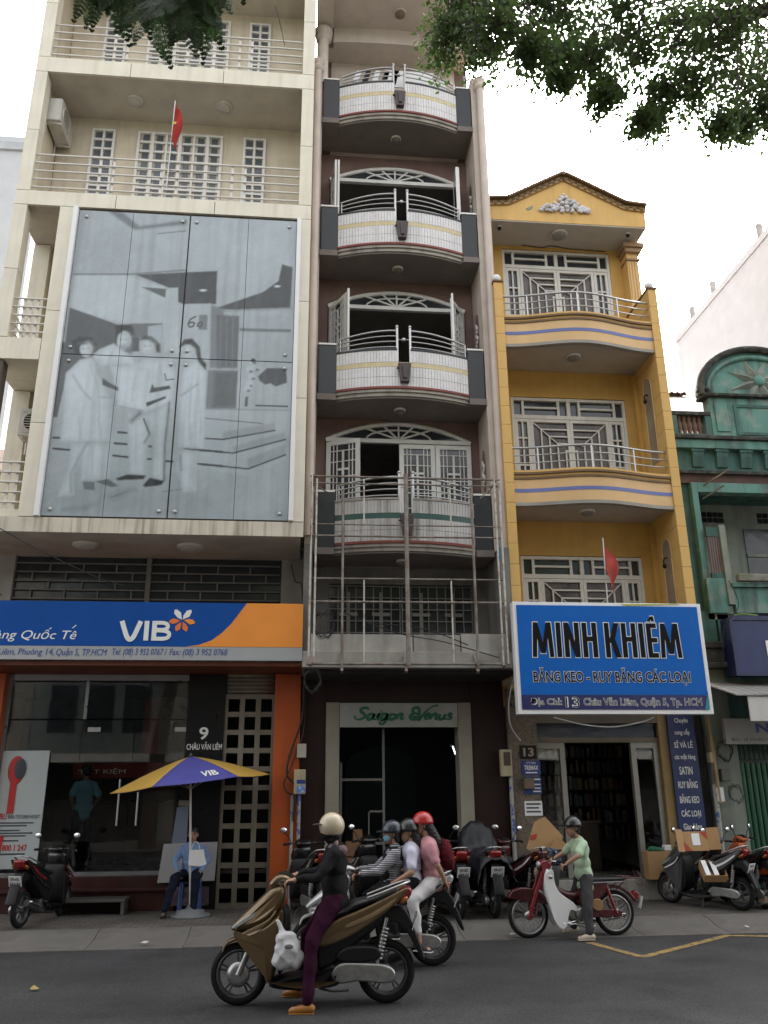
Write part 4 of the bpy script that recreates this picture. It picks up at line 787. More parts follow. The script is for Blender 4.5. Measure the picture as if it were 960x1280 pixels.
# rear wall with three openings
ow = (3.90, 6.20)
for (z0, z1, zs, ze) in ((9.9, 12.58, 12.58, 12.66), (6.75, 9.16, 9.16, 9.9), (3.2, 5.93, 5.93, 6.75)):
    boxes('wall', m_yel2, yel, [(3.42, ow[0], 14.4, 14.6, z0, z1), (ow[1], 6.62, 14.4, 14.6, z0, z1), (3.42, 6.62, 14.4, 14.6, zs, ze)])
boxes('inner_pilaster', m_yel2, yel, [(6.36, 6.452, 14.28, 14.4, 3.2, 6.5), (6.36, 6.452, 14.28, 14.4, 7.1, 9.64)])
def nested_door(zb, zt, ztop):
    """four-leaf glazed door: narrow outer leaves, two middle leaves with bars nested towards the middle, transom over"""
    y = 14.40; x0, x1 = ow; xm = (x0+x1)/2; wn = .36
    t = empty('balcony_door', (xm, y, zb)); t.parent = yel; setloc(t, (xm, y, zb))
    f = MB(); f.box(x0, x0+.055, y+.02, y+.12, zb, ztop); f.box(x1-.055, x1, y+.02, y+.12, zb, ztop); f.box(x0+.055, x1-.055, y+.02, y+.12, ztop-.06, ztop); f.box(x0+.055, x1-.055, y+.02, y+.12, zt-.04, zt+.04); f.box(xm-.035, xm+.035, y+.02, y+.12, zt+.04, ztop-.06)
    f.build('frame', m_frame, t, .003)
    for xa, xb in ((x0+.055, xm-.035), (xm+.035, x1-.055)):
        b = MB()
        for u in (.17, .84): b.box(xa+(xb-xa)*u-.025, xa+(xb-xa)*u+.025, y+.03, y+.08, zt+.04, ztop-.06)
        zc = (zt+ztop)/2; b.box(xa+(xb-xa)*.17, xa+(xb-xa)*.84, y+.035, y+.075, zc-.02, zc+.02)
        b.build('transom_bars', m_frame, t)
    MB().box(x0+.05, x1-.05, y+.085, y+.09, zt+.04, ztop-.06).build('transom_pane', m_pane, t)
    def leaf_frame(xa, xb):
        b = MB(); w_ = .06
        b.box(xa+.004, xa+w_, y+.03, y+.09, zb, zt-.045); b.box(xb-w_, xb-.004, y+.03, y+.09, zb, zt-.045); b.box(xa+w_, xb-w_, y+.03, y+.09, zt-.045-w_, zt-.045); b.box(xa+w_, xb-w_, y+.03, y+.09, zb, zb+.35); return b
    for xa, xb in ((x0+.055, x0+wn), (x1-wn, x1-.055)):
        b = leaf_frame(xa, xb); c = (xa+xb)/2; b.box(c-.016, c+.016, y+.035, y+.075, zb+.35, zt-.105)
        for q in (.5, .78): z = zb+(zt-zb)*q; b.box(xa+.06, xb-.06, y+.04, y+.07, z-.016, z+.016)
        lf = b.build('door_leaf', m_frame, t); o = MB().box(xa+.05, xb-.05, y+.082, y+.086, zb+.3, zt-.1).build('pane', m_pane, None); o.parent = lf; o.data.transform(Matrix.Translation(-wl(lf)))
    for s_, xa, xb in ((-1, x0+wn, xm), (1, xm, x1-wn)):
        b = leaf_frame(xa, xb); ia, ib, zc, zl = xa+.06, xb-.06, zt-.105, zb+.35
        for k in range(1, 5):
            q = k*.155
            if q > (ib-ia)-.05: break
            # bars stepping in towards the middle joint
            vx = ia+q if s_ < 0 else ib-q
            hz = zc-q*.95
            b.box(vx-.014, vx+.014, y+.035, y+.075, zl, hz+.014)
            if s_ < 0: b.box(vx, ib, y+.037, y+.073, hz-.014, hz+.014)
            else: b.box(ia, vx, y+.037, y+.073, hz-.014, hz+.014)
        cx, cz = (ia, zc) if s_ < 0 else (ib, zc)
        b.bar((cx, y+.055, cz), (cx-s_*.52, y+.055, cz-.49), .02, .02)
        lf = b.build('door_leaf', m_frame, t); o = MB().box(xa+.05, xb-.05, y+.082, y+.086, zb+.3, zt-.1).build('pane', m_curt, None); o.parent = lf; o.data.transform(Matrix.Translation(-wl(lf)))
nested_door(9.85, 12.17, 12.57); nested_door(6.72, 8.74, 9.15); nested_door(3.5, 5.54, 5.92)
# flat niche plates on the side fin, recess shade put into their colour
for zc in (8.85, 5.62):
    q = [(13.86+.17*math.cos(t), zc+.30+.20*math.sin(t)) for t in np.linspace(0, PI, 12)] + [(13.69, zc-1.25), (14.03, zc-1.25)]
    MB().prism(q, 6.446, 6.4555, 'x').build('niche', mat('niche_shade', (.30, .235, .155), .8, var=.12, streak=.3), yel)
    MB().tube([(6.446, 13.86+.175*math.cos(t), zc+.30+.205*math.sin(t)) for t in np.linspace(0, PI, 12)] + [(6.446, 13.685, zc-1.25)], .012, 5).tube([(6.446, 14.035, zc+.30), (6.446, 14.035, zc-1.25)], .012, 5).build('niche_edge', m_peach, yel)
    MB().tube(smooth_pts([(6.45, 13.86, zc+.15), (6.36, 13.80, zc+.12), (6.33, 13.78, zc+.02), (6.38, 13.8, zc-.03)], 3), .014, 6).ell((6.34, 13.78, zc-.02), (.035, .035, .05)).build('wall_hook', m_black, yel)
# balconies with an S-curved front
YXA, YXB, YXM = 3.585, 6.455, 5.02
def yb(x, off=0.0): return 13.38 - .26*(.5+.5*math.cos((x-YXM)/1.435*PI)) + off
def yprism(z0, z1, yo, yi): 
    X_ = np.linspace(YXA, YXB, 33); return MB().prism([(x, yb(x, yo)) for x in X_] + [(x, yb(x, yi) if yi is not None else 14.39) for x in X_[::-1]], z0, z1, 'z')
for zs in (9.66, 6.53):
    yprism(zs+.06, zs+.14, .012, None).build('balcony_slab', m_ysoff, yel); yprism(zs, zs+.06, -.01, .10).build('drip_edge', mat('grey_edge', (.30, .28, .25), .8, var=.15), yel)
    pr = empty('parapet', (YXM, 13.3, zs)); pr.parent = yel; setloc(pr, (YXM, 13.3, zs))
    yprism(zs+.062, zs+.49, .0, .11).build('panel', m_peach, pr); yprism(zs+.25, zs+.315, -.006, .001).build('stripe', m_stripe, pr)
    for k, (h, o_) in enumerate(((.49, -.02), (.535, .0), (.575, -.035), (.62, -.015))): yprism(zs+h, zs+h+.04, o_, .12).build('cornice_band', m_ybrown if k % 2 == 0 else m_yel, pr)
    rl = MB()
    for k in range(4): rl.tube([(x, yb(x, .06), zs+.68+.145*k) for x in np.linspace(YXA, YXB, 25)], .012 if k < 3 else .022, 6)
    rl.build('railing', m_steel, pr)
    for x in (4.05, 4.97, 5.80): MB().tube([(x, yb(x, .06), zs+.66), (x, yb(x, .06), zs+1.12)], .018, 8).build('railing_post', m_steel, pr)
    lamp(5.0, 13.75, zs+.06, .13, 'round lamp under the ' + ('upper' if zs > 8 else 'lower') + ' striped yellow balcony', mat('dull_lamp', (.22, .21, .19), .4))
# pediment
PZ = [(3.42, 12.68), (6.73, 12.68), (6.73, 13.06), (6.30, 13.10), (5.06, 13.74), (3.88, 13.06), (3.42, 13.02)]
pd = MB().prism(PZ, 13.62, 13.80).build('pediment', m_yel, yel, .004)
MB().box(3.42, 6.73, 13.80, 16.5, 12.68, 12.9).build('roof_slab', m_yel, yel); MB().box(3.43, 6.72, 13.63, 14.62, 12.655, 12.678).build('pediment_soffit', m_ysoff, yel)
edge = [(3.40, 13.05), (3.88, 13.09), (5.06, 13.77), (6.30, 13.13), (6.75, 13.09)]
for i in range(4):
    (xa, za), (xb, zb_) = edge[i], edge[i+1]; d = Vector((xb-xa, zb_-za)); L = d.length; d.normalize(); n_ = Vector((-d.y, d.x))
    q = lambda t, h: (xa+d.x*t+n_.x*h, za+d.y*t+n_.y*h)
    MB().prism([q(0, .055), q(L, .055), q(L, .10), q(0, .10)], 13.50, 13.82).build('coping', m_ybrown, pd); MB().prism([q(0, -.06), q(L, -.06), q(L, .05), q(0, .05)], 13.585, 13.625).build('frieze', mat('tan_frieze', (.36, .22, .09), .7), pd)
    k = 0; t = .03
    while t < L-.05:
        MB().prism([q(t, -.05 + (k % 2)*.045), q(t+.06, -.05 + (k % 2)*.045), q(t+.06, -.005 + (k % 2)*.045), q(t, -.005 + (k % 2)*.045)], 13.572, 13.586).build('dentil', m_ybrown, pd); t += .075; k += 1
MB().prism([(5.0, 13.82), (5.06, 13.88), (5.12, 13.82), (5.06, 13.775)], 13.498, 13.818).build('coping', m_ybrown, pd)
og = MB()
for i in range(70):
    u = random.uniform(-1, 1); h = .36*(1-abs(u))**1.1+.05; z = random.uniform(0, h); og.ell((5.04+u*.52, 13.60-random.uniform(0, .03), 12.93+z), (random.uniform(.03, .06), .035, random.uniform(.025, .05)), Matrix.Rotation(random.uniform(0, 3), 3, 'Y'), 8, 6)
for a in np.linspace(0, 2*PI, 7)[:-1]: og.ell((5.04+.09*math.cos(a), 13.575, 13.20+.08*math.sin(a)), (.05, .03, .04), None, 8, 6)
og.build('relief_ornament', mat('relief_white', (.60, .58, .60), .6, var=.1, streak=.3, scol=(.25, .23, .24)), pd, kind='stuff')
MB().prism([(4.24, 12.98), (4.40, 13.06), (4.36, 12.97), (4.28, 12.93)], 13.612, 13.619).build('paint_patch', mat('bare_patch', (.22, .26, .18), .8), pd)
lamp(5.0, 13.95, 12.655, .16, 'large round lamp under the yellow pediment', MATS['dull_lamp'])
for x in (3.72, 6.4): lamp(x, 13.8, 12.655, .045, 'tiny dark spotlight under the pediment ' + ('near the drainpipe' if x < 5 else 'at its sky side'), m_black)
# corner pilaster of the top storey
boxes('pilaster', m_yel, yel, [(6.46, 6.70, 14.12, 14.5, 10.9, 12.40)], .004); boxes('pilaster_flute', m_peach, yel, [(6.50+.06*k, 6.53+.06*k, 14.105, 14.12, 11.0, 12.2) for k in range(3)])
boxes('pilaster_capital', mat('tan_capital', (.34, .22, .12), .7), yel, [(6.42, 6.76, 14.05, 14.5, 12.40, 12.50), (6.37, 6.82, 14.0, 14.5, 12.50, 12.60), (6.44, 6.73, 14.08, 14.5, 12.22, 12.27)], .01)
MB().tube(smooth_pts([(6.1, 14.3, 12.55), (5.3, 14.2, 12.50), (4.9, 14.2, 12.55), (4.7, 14.2, 12.5), (4.3, 14.25, 12.57)], 4), .012, 6).build('wire', m_cable, yel)
# ---- shop sign MINH KHIEM
m_mblue = mat('banner_blue', (0.003, 0.115, 0.46), .55, spec=.22, var=.05, bump=.05, bs=3); m_mnavy = mat('banner_navy', (0.010, 0.012, 0.10), .45, var=.04); m_lblack = mat('letter_black', (.008, .008, .009), .6, var=0, spec=.12)
ms = empty('shop_sign', (4.9, 12.85, 2.97), 'bright blue signboard with big black capitals on the yellow house', 'sign')
MB().box(3.30, 6.45, 12.87, 13.05, 2.95, 4.72).build('board', m_whiteplast, ms, .008)
MB().box(3.36, 6.38, 12.858, 12.869, 3.245, 4.665).build('blue_face', m_mblue, ms); MB().box(3.36, 6.38, 12.858, 12.869, 3.02, 3.242).build('navy_face', m_mnavy, ms)
MB().prism([(6.30, 3.02), (6.385, 3.02), (6.385, 3.30)], 12.852, 12.858).build('corner_mark', mat('teal_mark', (.02, .22, .26), .5), ms)
MB().prism([(5.2, 4.668), (6.1, 4.70), (6.05, 4.715), (5.1, 4.70)], 12.863, 12.869).build('yellow_smear', mat('smear', (.42, .42, .08), .6), ms)
def outlined(body, x0, x1, z0, z1, m1, m2, o1, o2, y=12.856, parent=ms, **k):
    fit_text('letter_outline', body, x0, x1, y, z0, z1, m2, parent, offset=o2, extrude=.001, **k)
    e = (o2-o1)*(z1-z0)*.75; fit_text('lettering', body, x0+e, x1-e, y-.003, z0+e, z1-e, m1, parent, offset=o1, extrude=.0015, **k)
# big condensed capitals built stroke by stroke: (letter box x0, x1), strokes as flat-ended bars
BZ0_, BZ1_ = 3.83, 4.385
def cap_letter(ch, x0, x1):
    w_ = .078; zt_, zb_ = BZ1_, BZ0_; H_ = zt_-zb_; q = []
    v = lambda x: [(x, zb_), (x+w_, zb_), (x+w_, zt_), (x, zt_)]
    dg = lambda xa, xb, za, zb2, ww=w_: [(xa, za), (xa+ww, za), (xb+ww, zb2), (xb, zb2)]
    if ch == 'M': m_ = (x0+x1)/2; q = [dg(x0, x0+.03, zb_, zt_, w_*.9), dg(m_-w_*.45, x0+.03, zb_+.06, zt_, w_*.95), dg(m_-w_*.5, x1-w_-.03, zb_+.06, zt_, w_*.95), dg(x1-w_*.9, x1-w_*.9-.03, zb_, zt_, w_*.9)]
    elif ch == 'I': q = [v(x0)]
    elif ch == 'N': q = [v(x0), v(x1-w_), dg(x1-w_*1.05, x0, zb_, zt_)]
    elif ch == 'H': q = [v(x0), v(x1-w_), [(x0+w_*.5, zb_+H_*.46), (x1-w_*.5, zb_+H_*.46), (x1-w_*.5, zb_+H_*.60), (x0+w_*.5, zb_+H_*.60)]]
    elif ch == 'K': q = [v(x0), dg(x0+w_*.7, x1-w_*1.1, zb_+H_*.42, zt_, w_*1.1), dg(x1-w_*1.1, x0+w_*.9, zb_, zb_+H_*.56, w_*1.15)]
    elif ch == 'E': q = [v(x0)]+[[(x0+w_*.5, z), (x1, z), (x1, z+.075), (x0+w_*.5, z+.075)] for z in (zb_, zb_+H_*.44, zt_-.075)]+[dg(x0+.02, x0+.09, zt_+.03, zt_+.115, .05), dg(x1-.07, x0+.09, zt_+.03, zt_+.115, .05)]
    e = .012
    for k, p in enumerate(q):
        cx, cz = sum(a for a, b in p)/4, sum(b for a, b in p)/4; big = [(a+math.copysign(e, a-cx), b+math.copysign(e, b-cz)) for a, b in p]
        MB().prism(big, 12.8545-.0001*k, 12.857).build('letter_outline', m_lwhite, ms); MB().prism(p, 12.851-.0001*k, 12.8535).build('letter_stroke', m_lblack, ms)
xl = 3.58
for ch, w_, gap in (('M', .35, .05), ('I', .078, .05), ('N', .25, .05), ('H', .24, .13), ('K', .25, .03), ('H', .24, .05), ('I', .078, .05), ('E', .17, .04), ('M', .35, 0)): cap_letter(ch, xl, xl+w_); xl += w_+gap
outlined('BĂNG KEO - RUY BĂNG CÁC LOẠI', 3.56, 6.13, 3.39, 3.67, m_lblack, m_lwhite, .016, .050)
outlined('Địa Chỉ:', 3.50, 4.0, 3.06, 3.20, m_lblack, m_lwhite, -.012, .034); outlined('13', 4.05, 4.28, 3.05, 3.215, m_lblack, m_lwhite, -.012, .034); outlined('Châu Văn Liêm, Quận 5, Tp. HCM', 4.34, 6.27, 3.045, 3.21, m_lblack, m_lwhite, -.012, .034)
boxes('bracket', m_rust, ms, [(3.5, 3.54, 13.05, 14.4, 4.3, 4.34), (6.2, 6.24, 13.05, 13.4, 4.3, 4.34), (3.5, 3.54, 13.05, 14.4, 3.2, 3.24), (6.2, 6.24, 13.05, 14.4, 3.2, 3.24)])
# ---- ground floor
m_gran = mat('speckled_granite', (0.15, 0.115, 0.085), .45, var=.55, vs=38, patch=.4, pcol=(.10, .08, .065), ps=20); m_alu = mat('pale_aluminium', (.28, .265, .235), .4, .4, var=.08)
boxes('shop_pier', m_gran, yel, [(3.46, 3.96, 14.28, 14.7, .12, 3.5)], .006); boxes('shop_pier', mat('ochre_wall', (.30, .20, .08), .7, streak=.4), yel, [(6.14, 6.30, 14.34, 14.7, .12, 3.5)]); boxes('shop_pier', m_dark, yel, [(6.30, 6.95, 14.42, 14.7, .12, 3.5)])
boxes('lintel', mat('tan_lintel', (.16, .13, .10), .7), yel, [(3.962, 6.138, 14.34, 14.7, 2.92, 3.5), (3.962, 6.138, 14.40, 14.7, 2.60, 2.68)]); boxes('transom_pane', mat('transom_blue', (.02, .025, .05), .15), yel, [(3.965, 6.135, 14.45, 14.46, 2.68, 2.92)])
boxes('door_frame', m_alu, yel, [(4.38, 4.47, 14.42, 14.52, .45, 2.60), (5.64, 5.73, 14.42, 14.52, .45, 2.60), (6.04, 6.135, 14.42, 14.52, .45, 2.60), (5.73, 6.04, 14.42, 14.52, 2.50, 2.60), (5.73, 6.04, 14.42, 14.52, .45, .60), (3.965, 4.38, 14.42, 14.52, 2.50, 2.60)], .004)
boxes('glass_pane', m_glass, yel, [(5.73, 6.04, 14.46, 14.47, .60, 2.50), (3.965, 4.38, 14.46, 14.47, .45, 2.50)])
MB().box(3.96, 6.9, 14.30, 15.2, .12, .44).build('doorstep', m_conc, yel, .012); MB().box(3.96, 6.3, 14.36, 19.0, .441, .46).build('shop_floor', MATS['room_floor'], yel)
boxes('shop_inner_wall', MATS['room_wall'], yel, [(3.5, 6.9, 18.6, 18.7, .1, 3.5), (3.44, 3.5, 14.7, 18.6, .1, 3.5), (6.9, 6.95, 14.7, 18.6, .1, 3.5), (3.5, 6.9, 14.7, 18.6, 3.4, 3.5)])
sh = empty('goods_shelf', (5.0, 16.6, .46), 'shelves packed with rolls of ribbon and tape inside the shop', 'shelf')
for z in np.arange(.9, 3.2, .3): MB().box(3.6, 6.3, 16.5, 16.9, z, z+.02).build('shelf_board', m_dark, sh)
roll_mats = [mat('roll_%d' % i, c, .5, var=.1) for i, c in enumerate([(.16, .05, .05), (.08, .10, .16), (.22, .21, .20), (.14, .10, .06), (.06, .10, .09), (.20, .16, .08)])]
rolls = [[MB().box(-w_/2, w_/2, 0, .2, 0, h).mesh('ribbon_roll', m) for m in roll_mats] for w_, h in ((.06, .18), (.09, .22), (.05, .25))]
for z in np.arange(.92, 3.1, .3):
    x = 3.62
    while x < 6.25:
        piece('ribbon_roll', random.choice(random.choice(rolls)), (x+.05, 16.5+random.uniform(0, .08), z), sh); x += random.uniform(.085, .14)
ct = empty('shop_counter', (4.9, 15.8, .46), 'brown counter inside the ribbon shop doorway', 'counter'); MB().box(4.5, 5.4, 15.7, 16.1, .46, 1.25).build('body', mat('counter_brown', (.07, .05, .035), .6), ct, .01); MB().box(4.46, 5.44, 15.66, 16.14, 1.25, 1.29).build('top', mat('counter_top', (.12, .09, .06), .5), ct)
# vertical blue board
vb = empty('vertical_sign', (6.5, 14.3, 1.0), 'tall narrow navy sign listing ribbon goods beside the shop door', 'sign')
MB().box(6.29, 6.77, 14.29, 14.33, .98, 3.10).build('board', mat('navy_board', (.012, .028, .11), .45, var=.06), vb, .004)
for body, a, b_, z0, z1 in (('Chuyên', 6.42, 6.66, 2.90, 3.0), ('cung cấp', 6.40, 6.67, 2.70, 2.82), ('SỈ VÀ LẺ', 6.37, 6.70, 2.50, 2.63), ('các mặt hàng', 6.35, 6.72, 2.29, 2.40), ('SATIN', 6.41, 6.64, 2.06, 2.19), ('RUY BĂNG', 6.36, 6.70, 1.84, 1.99), ('BĂNG KEO', 6.36, 6.70, 1.60, 1.75), ('CÁC LOẠI', 6.36, 6.70, 1.36, 1.51), ('Giao hàng', 6.37, 6.69, 1.15, 1.28), ('tận noi', 6.41, 6.65, 1.0, 1.10)):
    fit_text('lettering', body, a, b_, 14.287, z0, z1, m_lwhite, vb, offset=.015, extrude=.001)
# plates on the granite pier
np_ = empty('house_number_plate', (3.7, 14.27, 2.3), 'dark number 13 plate on the speckled granite pier', 'sign'); MB().box(3.64, 3.93, 14.265, 14.278, 2.33, 2.55).build('plate', m_black, np_); fit_text('number', '13', 3.70, 3.88, 14.262, 2.37, 2.51, mat('letter_tan', (.35, .26, .18), .5, var=0), np_, offset=.03)
m_pblue = mat('plate_blue', (.02, .05, .22), .4, var=.05)
n2 = empty('name_plate', (3.8, 14.27, 2.1), 'blue company plate just under the number 13', 'sign'); MB().box(3.66, 3.98, 14.262, 14.278, 2.07, 2.30).build('plate', m_pblue, n2); fit_text('lettering', 'CTY TNHH', 3.74, 3.90, 14.26, 2.245, 2.28, m_lwhite, n2, extrude=.001); fit_text('lettering', 'TREMAX', 3.70, 3.94, 14.26, 2.15, 2.225, m_lwhite, n2, offset=.02, extrude=.001); MB().box(3.72, 3.92, 14.258, 14.262, 2.10, 2.12).build('text_line', m_lwhite, n2)
n3 = empty('name_plate', (3.8, 14.27, 1.9), 'blue plate half covered by a brown box on the granite pier', 'sign'); MB().box(3.68, 3.98, 14.263, 14.278, 1.77, 2.04).build('plate', m_pblue, n3)
for z in (1.99, 1.91, 1.85, 1.80): MB().box(3.83, 3.96, 14.259, 14.263, z, z+.022).build('text_line', m_lwhite, n3)
n4 = empty('paper_notice', (3.8, 14.27, 1.6), 'white paper notice taped on the granite pier', 'notice'); MB().box(3.67, 3.97, 14.268, 14.278, 1.43, 1.66).build('sheet', m_whiteplast, n4); [MB().box(3.70, 3.94-.03*(k % 2), 14.265, 14.268, z, z+.025).build('text_line', m_ldark, n4) for k, z in enumerate((1.60, 1.54, 1.48))]
def meter(x0, x1, y, z0, z1, m, label, win=True):
    t = empty('meter_box', ((x0+x1)/2, y, z0), label, 'meter box'); MB().box(x0, x1, y-.12, y, z0, z1).build('case', m, t, .012)
    if win: MB().box(x0+(x1-x0)*.25, x1-(x1-x0)*.15, y-.126, y-.119, z0+(z1-z0)*.40, z1-(z1-z0)*.1).build('window', mat('meter_window', (.06, .045, .035), .2), t)
    return t
m_mcream = mat('meter_cream', (.46, .40, .26), .5, var=.08, streak=.3)
meter(3.66, 3.83, 14.26, 1.85, 2.02, mat('box_brown', (.16, .11, .07), .6), 'small brown box over the blue plate', False)
meter(3.28, 3.47, 14.26, 2.05, 2.48, m_mcream, 'cream meter box with dark window beside number 13')
# ================================================================== old turquoise house
grn = empty('turquoise_house', (9.0, 14.4, 0), 'weathered turquoise house with a star relief on its rounded gable', 'building')
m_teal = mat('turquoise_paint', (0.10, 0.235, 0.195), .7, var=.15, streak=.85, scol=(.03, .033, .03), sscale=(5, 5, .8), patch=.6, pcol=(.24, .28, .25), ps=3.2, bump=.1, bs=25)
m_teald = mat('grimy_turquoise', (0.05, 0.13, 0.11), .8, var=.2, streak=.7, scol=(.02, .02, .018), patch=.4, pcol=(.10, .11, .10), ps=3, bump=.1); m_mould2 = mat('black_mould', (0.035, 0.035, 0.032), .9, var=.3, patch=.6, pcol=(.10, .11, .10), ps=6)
m_paleg = mat('pale_green_plaster', (0.22, 0.25, 0.21), .8, var=.15, streak=.55, scol=(.06, .06, .05), bump=.1)
GC = 9.02   # middle of the gable
# gable: rounded shell with scrolls and a star
arc_o = [(GC+1.22*math.cos(t), 9.38+.97*math.sin(t)) for t in np.linspace(PI, 0, 25)]
gb = MB().prism([(7.92, 9.28)] + arc_o + [(10.12, 9.28)], 14.38, 14.62).build('gable', m_teal, grn, .01)
arc_h = [(GC+1.24*math.cos(t), 14.33, 9.40+.98*math.sin(t)) for t in np.linspace(PI*1.03, -.03*PI, 29)]
MB().tube(arc_h, .075, 6).build('gable_cornice', m_mould2, gb); MB().tube([(GC+1.08*math.cos(t), 14.36, 9.38+.82*math.sin(t)) for t in np.linspace(PI, 0, 25)], .055, 6).build('gable_roll', m_teal, gb)
for sgn in (-1, 1):
    MB().tube([(GC+sgn*(1.16+.13*math.cos(t)*(1-t/9)), 14.34, 9.36+.12*math.sin(t)*(1-t/9)) for t in np.linspace(0, 6.5, 18)], .05, 6).build('scroll', m_mould2, gb)
star = MB(); nst = 8
for k in range(nst):
    a = k*2*PI/nst+PI/8; c = Vector((GC+.02, 9.66)); tip = c+Vector((math.cos(a), math.sin(a)*.82))*.68; l_ = c+Vector((math.cos(a+.38), math.sin(a+.38)*.82))*.27; r_ = c+Vector((math.cos(a-.38), math.sin(a-.38)*.82))*.27; m_ = c+Vector((math.cos(a), math.sin(a)*.82))*.24
    v = [(tip.x, 14.375, tip.y), (l_.x, 14.375, l_.y), (c.x, 14.30, c.y), (r_.x, 14.375, r_.y), (m_.x, 14.30, m_.y)]
    star.add(v, [(0, 4, 1), (1, 4, 2), (0, 3, 4), (3, 2, 4)])
star.build('star_relief', m_paleg, gb); MB().ell((GC+.02, 14.32, 9.66), (.13, .07, .12)).build('star_boss', m_teal, gb)
# parapet block under the gable
MB().box(7.93, 10.1, 14.36, 14.62, 8.42, 9.27).build('gable_block', m_teal, grn, .01); boxes('block_cornice', m_mould2, grn, [(7.80, 10.2, 14.26, 14.62, 9.272, 9.33)], .01)
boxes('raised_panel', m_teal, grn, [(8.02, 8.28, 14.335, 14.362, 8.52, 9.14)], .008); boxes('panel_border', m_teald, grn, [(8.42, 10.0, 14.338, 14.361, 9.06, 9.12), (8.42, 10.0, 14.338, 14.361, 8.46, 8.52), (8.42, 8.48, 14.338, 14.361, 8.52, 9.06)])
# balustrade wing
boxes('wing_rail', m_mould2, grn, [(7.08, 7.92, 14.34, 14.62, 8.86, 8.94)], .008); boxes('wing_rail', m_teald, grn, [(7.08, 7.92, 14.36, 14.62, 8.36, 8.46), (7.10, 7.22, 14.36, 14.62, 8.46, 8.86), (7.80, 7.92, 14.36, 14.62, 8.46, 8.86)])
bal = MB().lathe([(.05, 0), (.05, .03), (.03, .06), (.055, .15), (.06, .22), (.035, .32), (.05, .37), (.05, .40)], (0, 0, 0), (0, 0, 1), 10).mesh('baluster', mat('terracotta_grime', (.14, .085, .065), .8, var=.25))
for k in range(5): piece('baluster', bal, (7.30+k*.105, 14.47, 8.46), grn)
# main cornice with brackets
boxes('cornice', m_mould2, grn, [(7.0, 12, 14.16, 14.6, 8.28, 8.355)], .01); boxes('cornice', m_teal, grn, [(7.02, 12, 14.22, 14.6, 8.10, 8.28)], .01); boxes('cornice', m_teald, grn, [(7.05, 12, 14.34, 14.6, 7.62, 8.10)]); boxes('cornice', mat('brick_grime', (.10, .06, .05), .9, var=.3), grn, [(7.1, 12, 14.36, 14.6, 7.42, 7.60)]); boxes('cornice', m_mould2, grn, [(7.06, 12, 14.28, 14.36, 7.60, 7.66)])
corb = MB().prism([(14.24, 8.08), (14.34, 8.08), (14.34, 7.74), (14.30, 7.74), (14.25, 7.95)], -.11, .11, 'x').box(-.13, .13, 14.23, 14.34, 8.04, 8.085).mesh('corbel', m_teald, (0, 14.34, 7.74))
for k in range(9): piece('corbel', corb, (7.50+k*.49, 14.34, 7.74), grn)
# open loggia of the upper floor
boxes('loggia_beam', m_teal, grn, [(7.42, 12, 14.30, 14.5, 7.22, 7.415)], .008); boxes('loggia_post', m_teal, grn, [(7.30, 7.42, 14.30, 14.5, 4.9, 7.415)], .008)
boxes('side_wall', m_teald, grn, [(6.98, 7.30, 14.42, 15.8, 2.7, 8.3), (7.30, 7.40, 14.5, 15.6, 4.6, 7.4)])
boxes('rear_wall', m_paleg, grn, [(7.3, 12, 15.6, 15.7, 4.5, 7.5)]); boxes('loggia_ceiling', m_teald, grn, [(7.3, 12, 14.5, 15.6, 7.42, 7.5)]); boxes('loggia_floor', m_conc, grn, [(7.3, 12, 14.3, 15.6, 4.75, 4.85)])
vh = MB().box(-.05, .05, -.01, .01, -.05, .05).mesh('vent_hole', m_black)
for gx_ in (8.15, 9.35):
    for i in range(4):
        for k in range(2): piece('vent_hole', vh, (gx_+i*.12, 15.595, 7.08+k*.12), grn)
boxes('dark_opening', mat('loggia_window', (.03, .033, .038), .2), grn, [(8.20, 8.50, 15.58, 15.597, 5.35, 6.45), (8.95, 10.8, 15.58, 15.597, 4.85, 6.9)]); boxes('window_frame', m_paleg, grn, [(8.52, 8.80, 15.55, 15.597, 5.2, 6.95), (8.95, 10.8, 15.55, 15.597, 6.3, 6.36)])
bw = empty('balcony_front', (7.9, 14.3, 4.85)); bw.parent = grn; setloc(bw, (7.9, 14.3, 4.85))
boxes('post', m_paleg, bw, [(7.66, 7.78, 14.16, 14.30, 5.0, 6.52)], .006); boxes('parapet', m_teal, bw, [(7.78, 12, 14.18, 14.28, 4.85, 5.32), (7.30, 7.66, 14.2, 14.28, 4.85, 5.5)], .006); boxes('ledge', m_teal, bw, [(7.74, 12, 14.12, 14.32, 5.322, 5.40)], .008); boxes('top_frame', m_teald, bw, [(7.42, 7.66, 14.2, 14.26, 6.3, 6.48), (7.42, 7.66, 14.2, 14.26, 5.5, 5.6)])
boxes('louvre', mat('pinkish_louvre', (.16, .12, .11), .8), bw, [(7.44+.045*k, 7.475+.045*k, 14.21, 14.24, 5.6, 6.3) for k in range(5)])
boxes('stone_ledge', mat('mossy_stone', (.24, .23, .19), .9, var=.2, patch=.5, pcol=(.07, .10, .04), ps=5), bw, [(7.85, 8.5, 14.05, 14.18, 5.42, 5.56)], .02)
MB().bar((7.9, 13.9, 7.55), (7.55, 14.3, 7.35), .025).build('stay', m_rust, grn); MB().bar((7.75, 13.9, 7.22), (7.5, 14.3, 7.08), .02).build('stay', m_rust, grn)
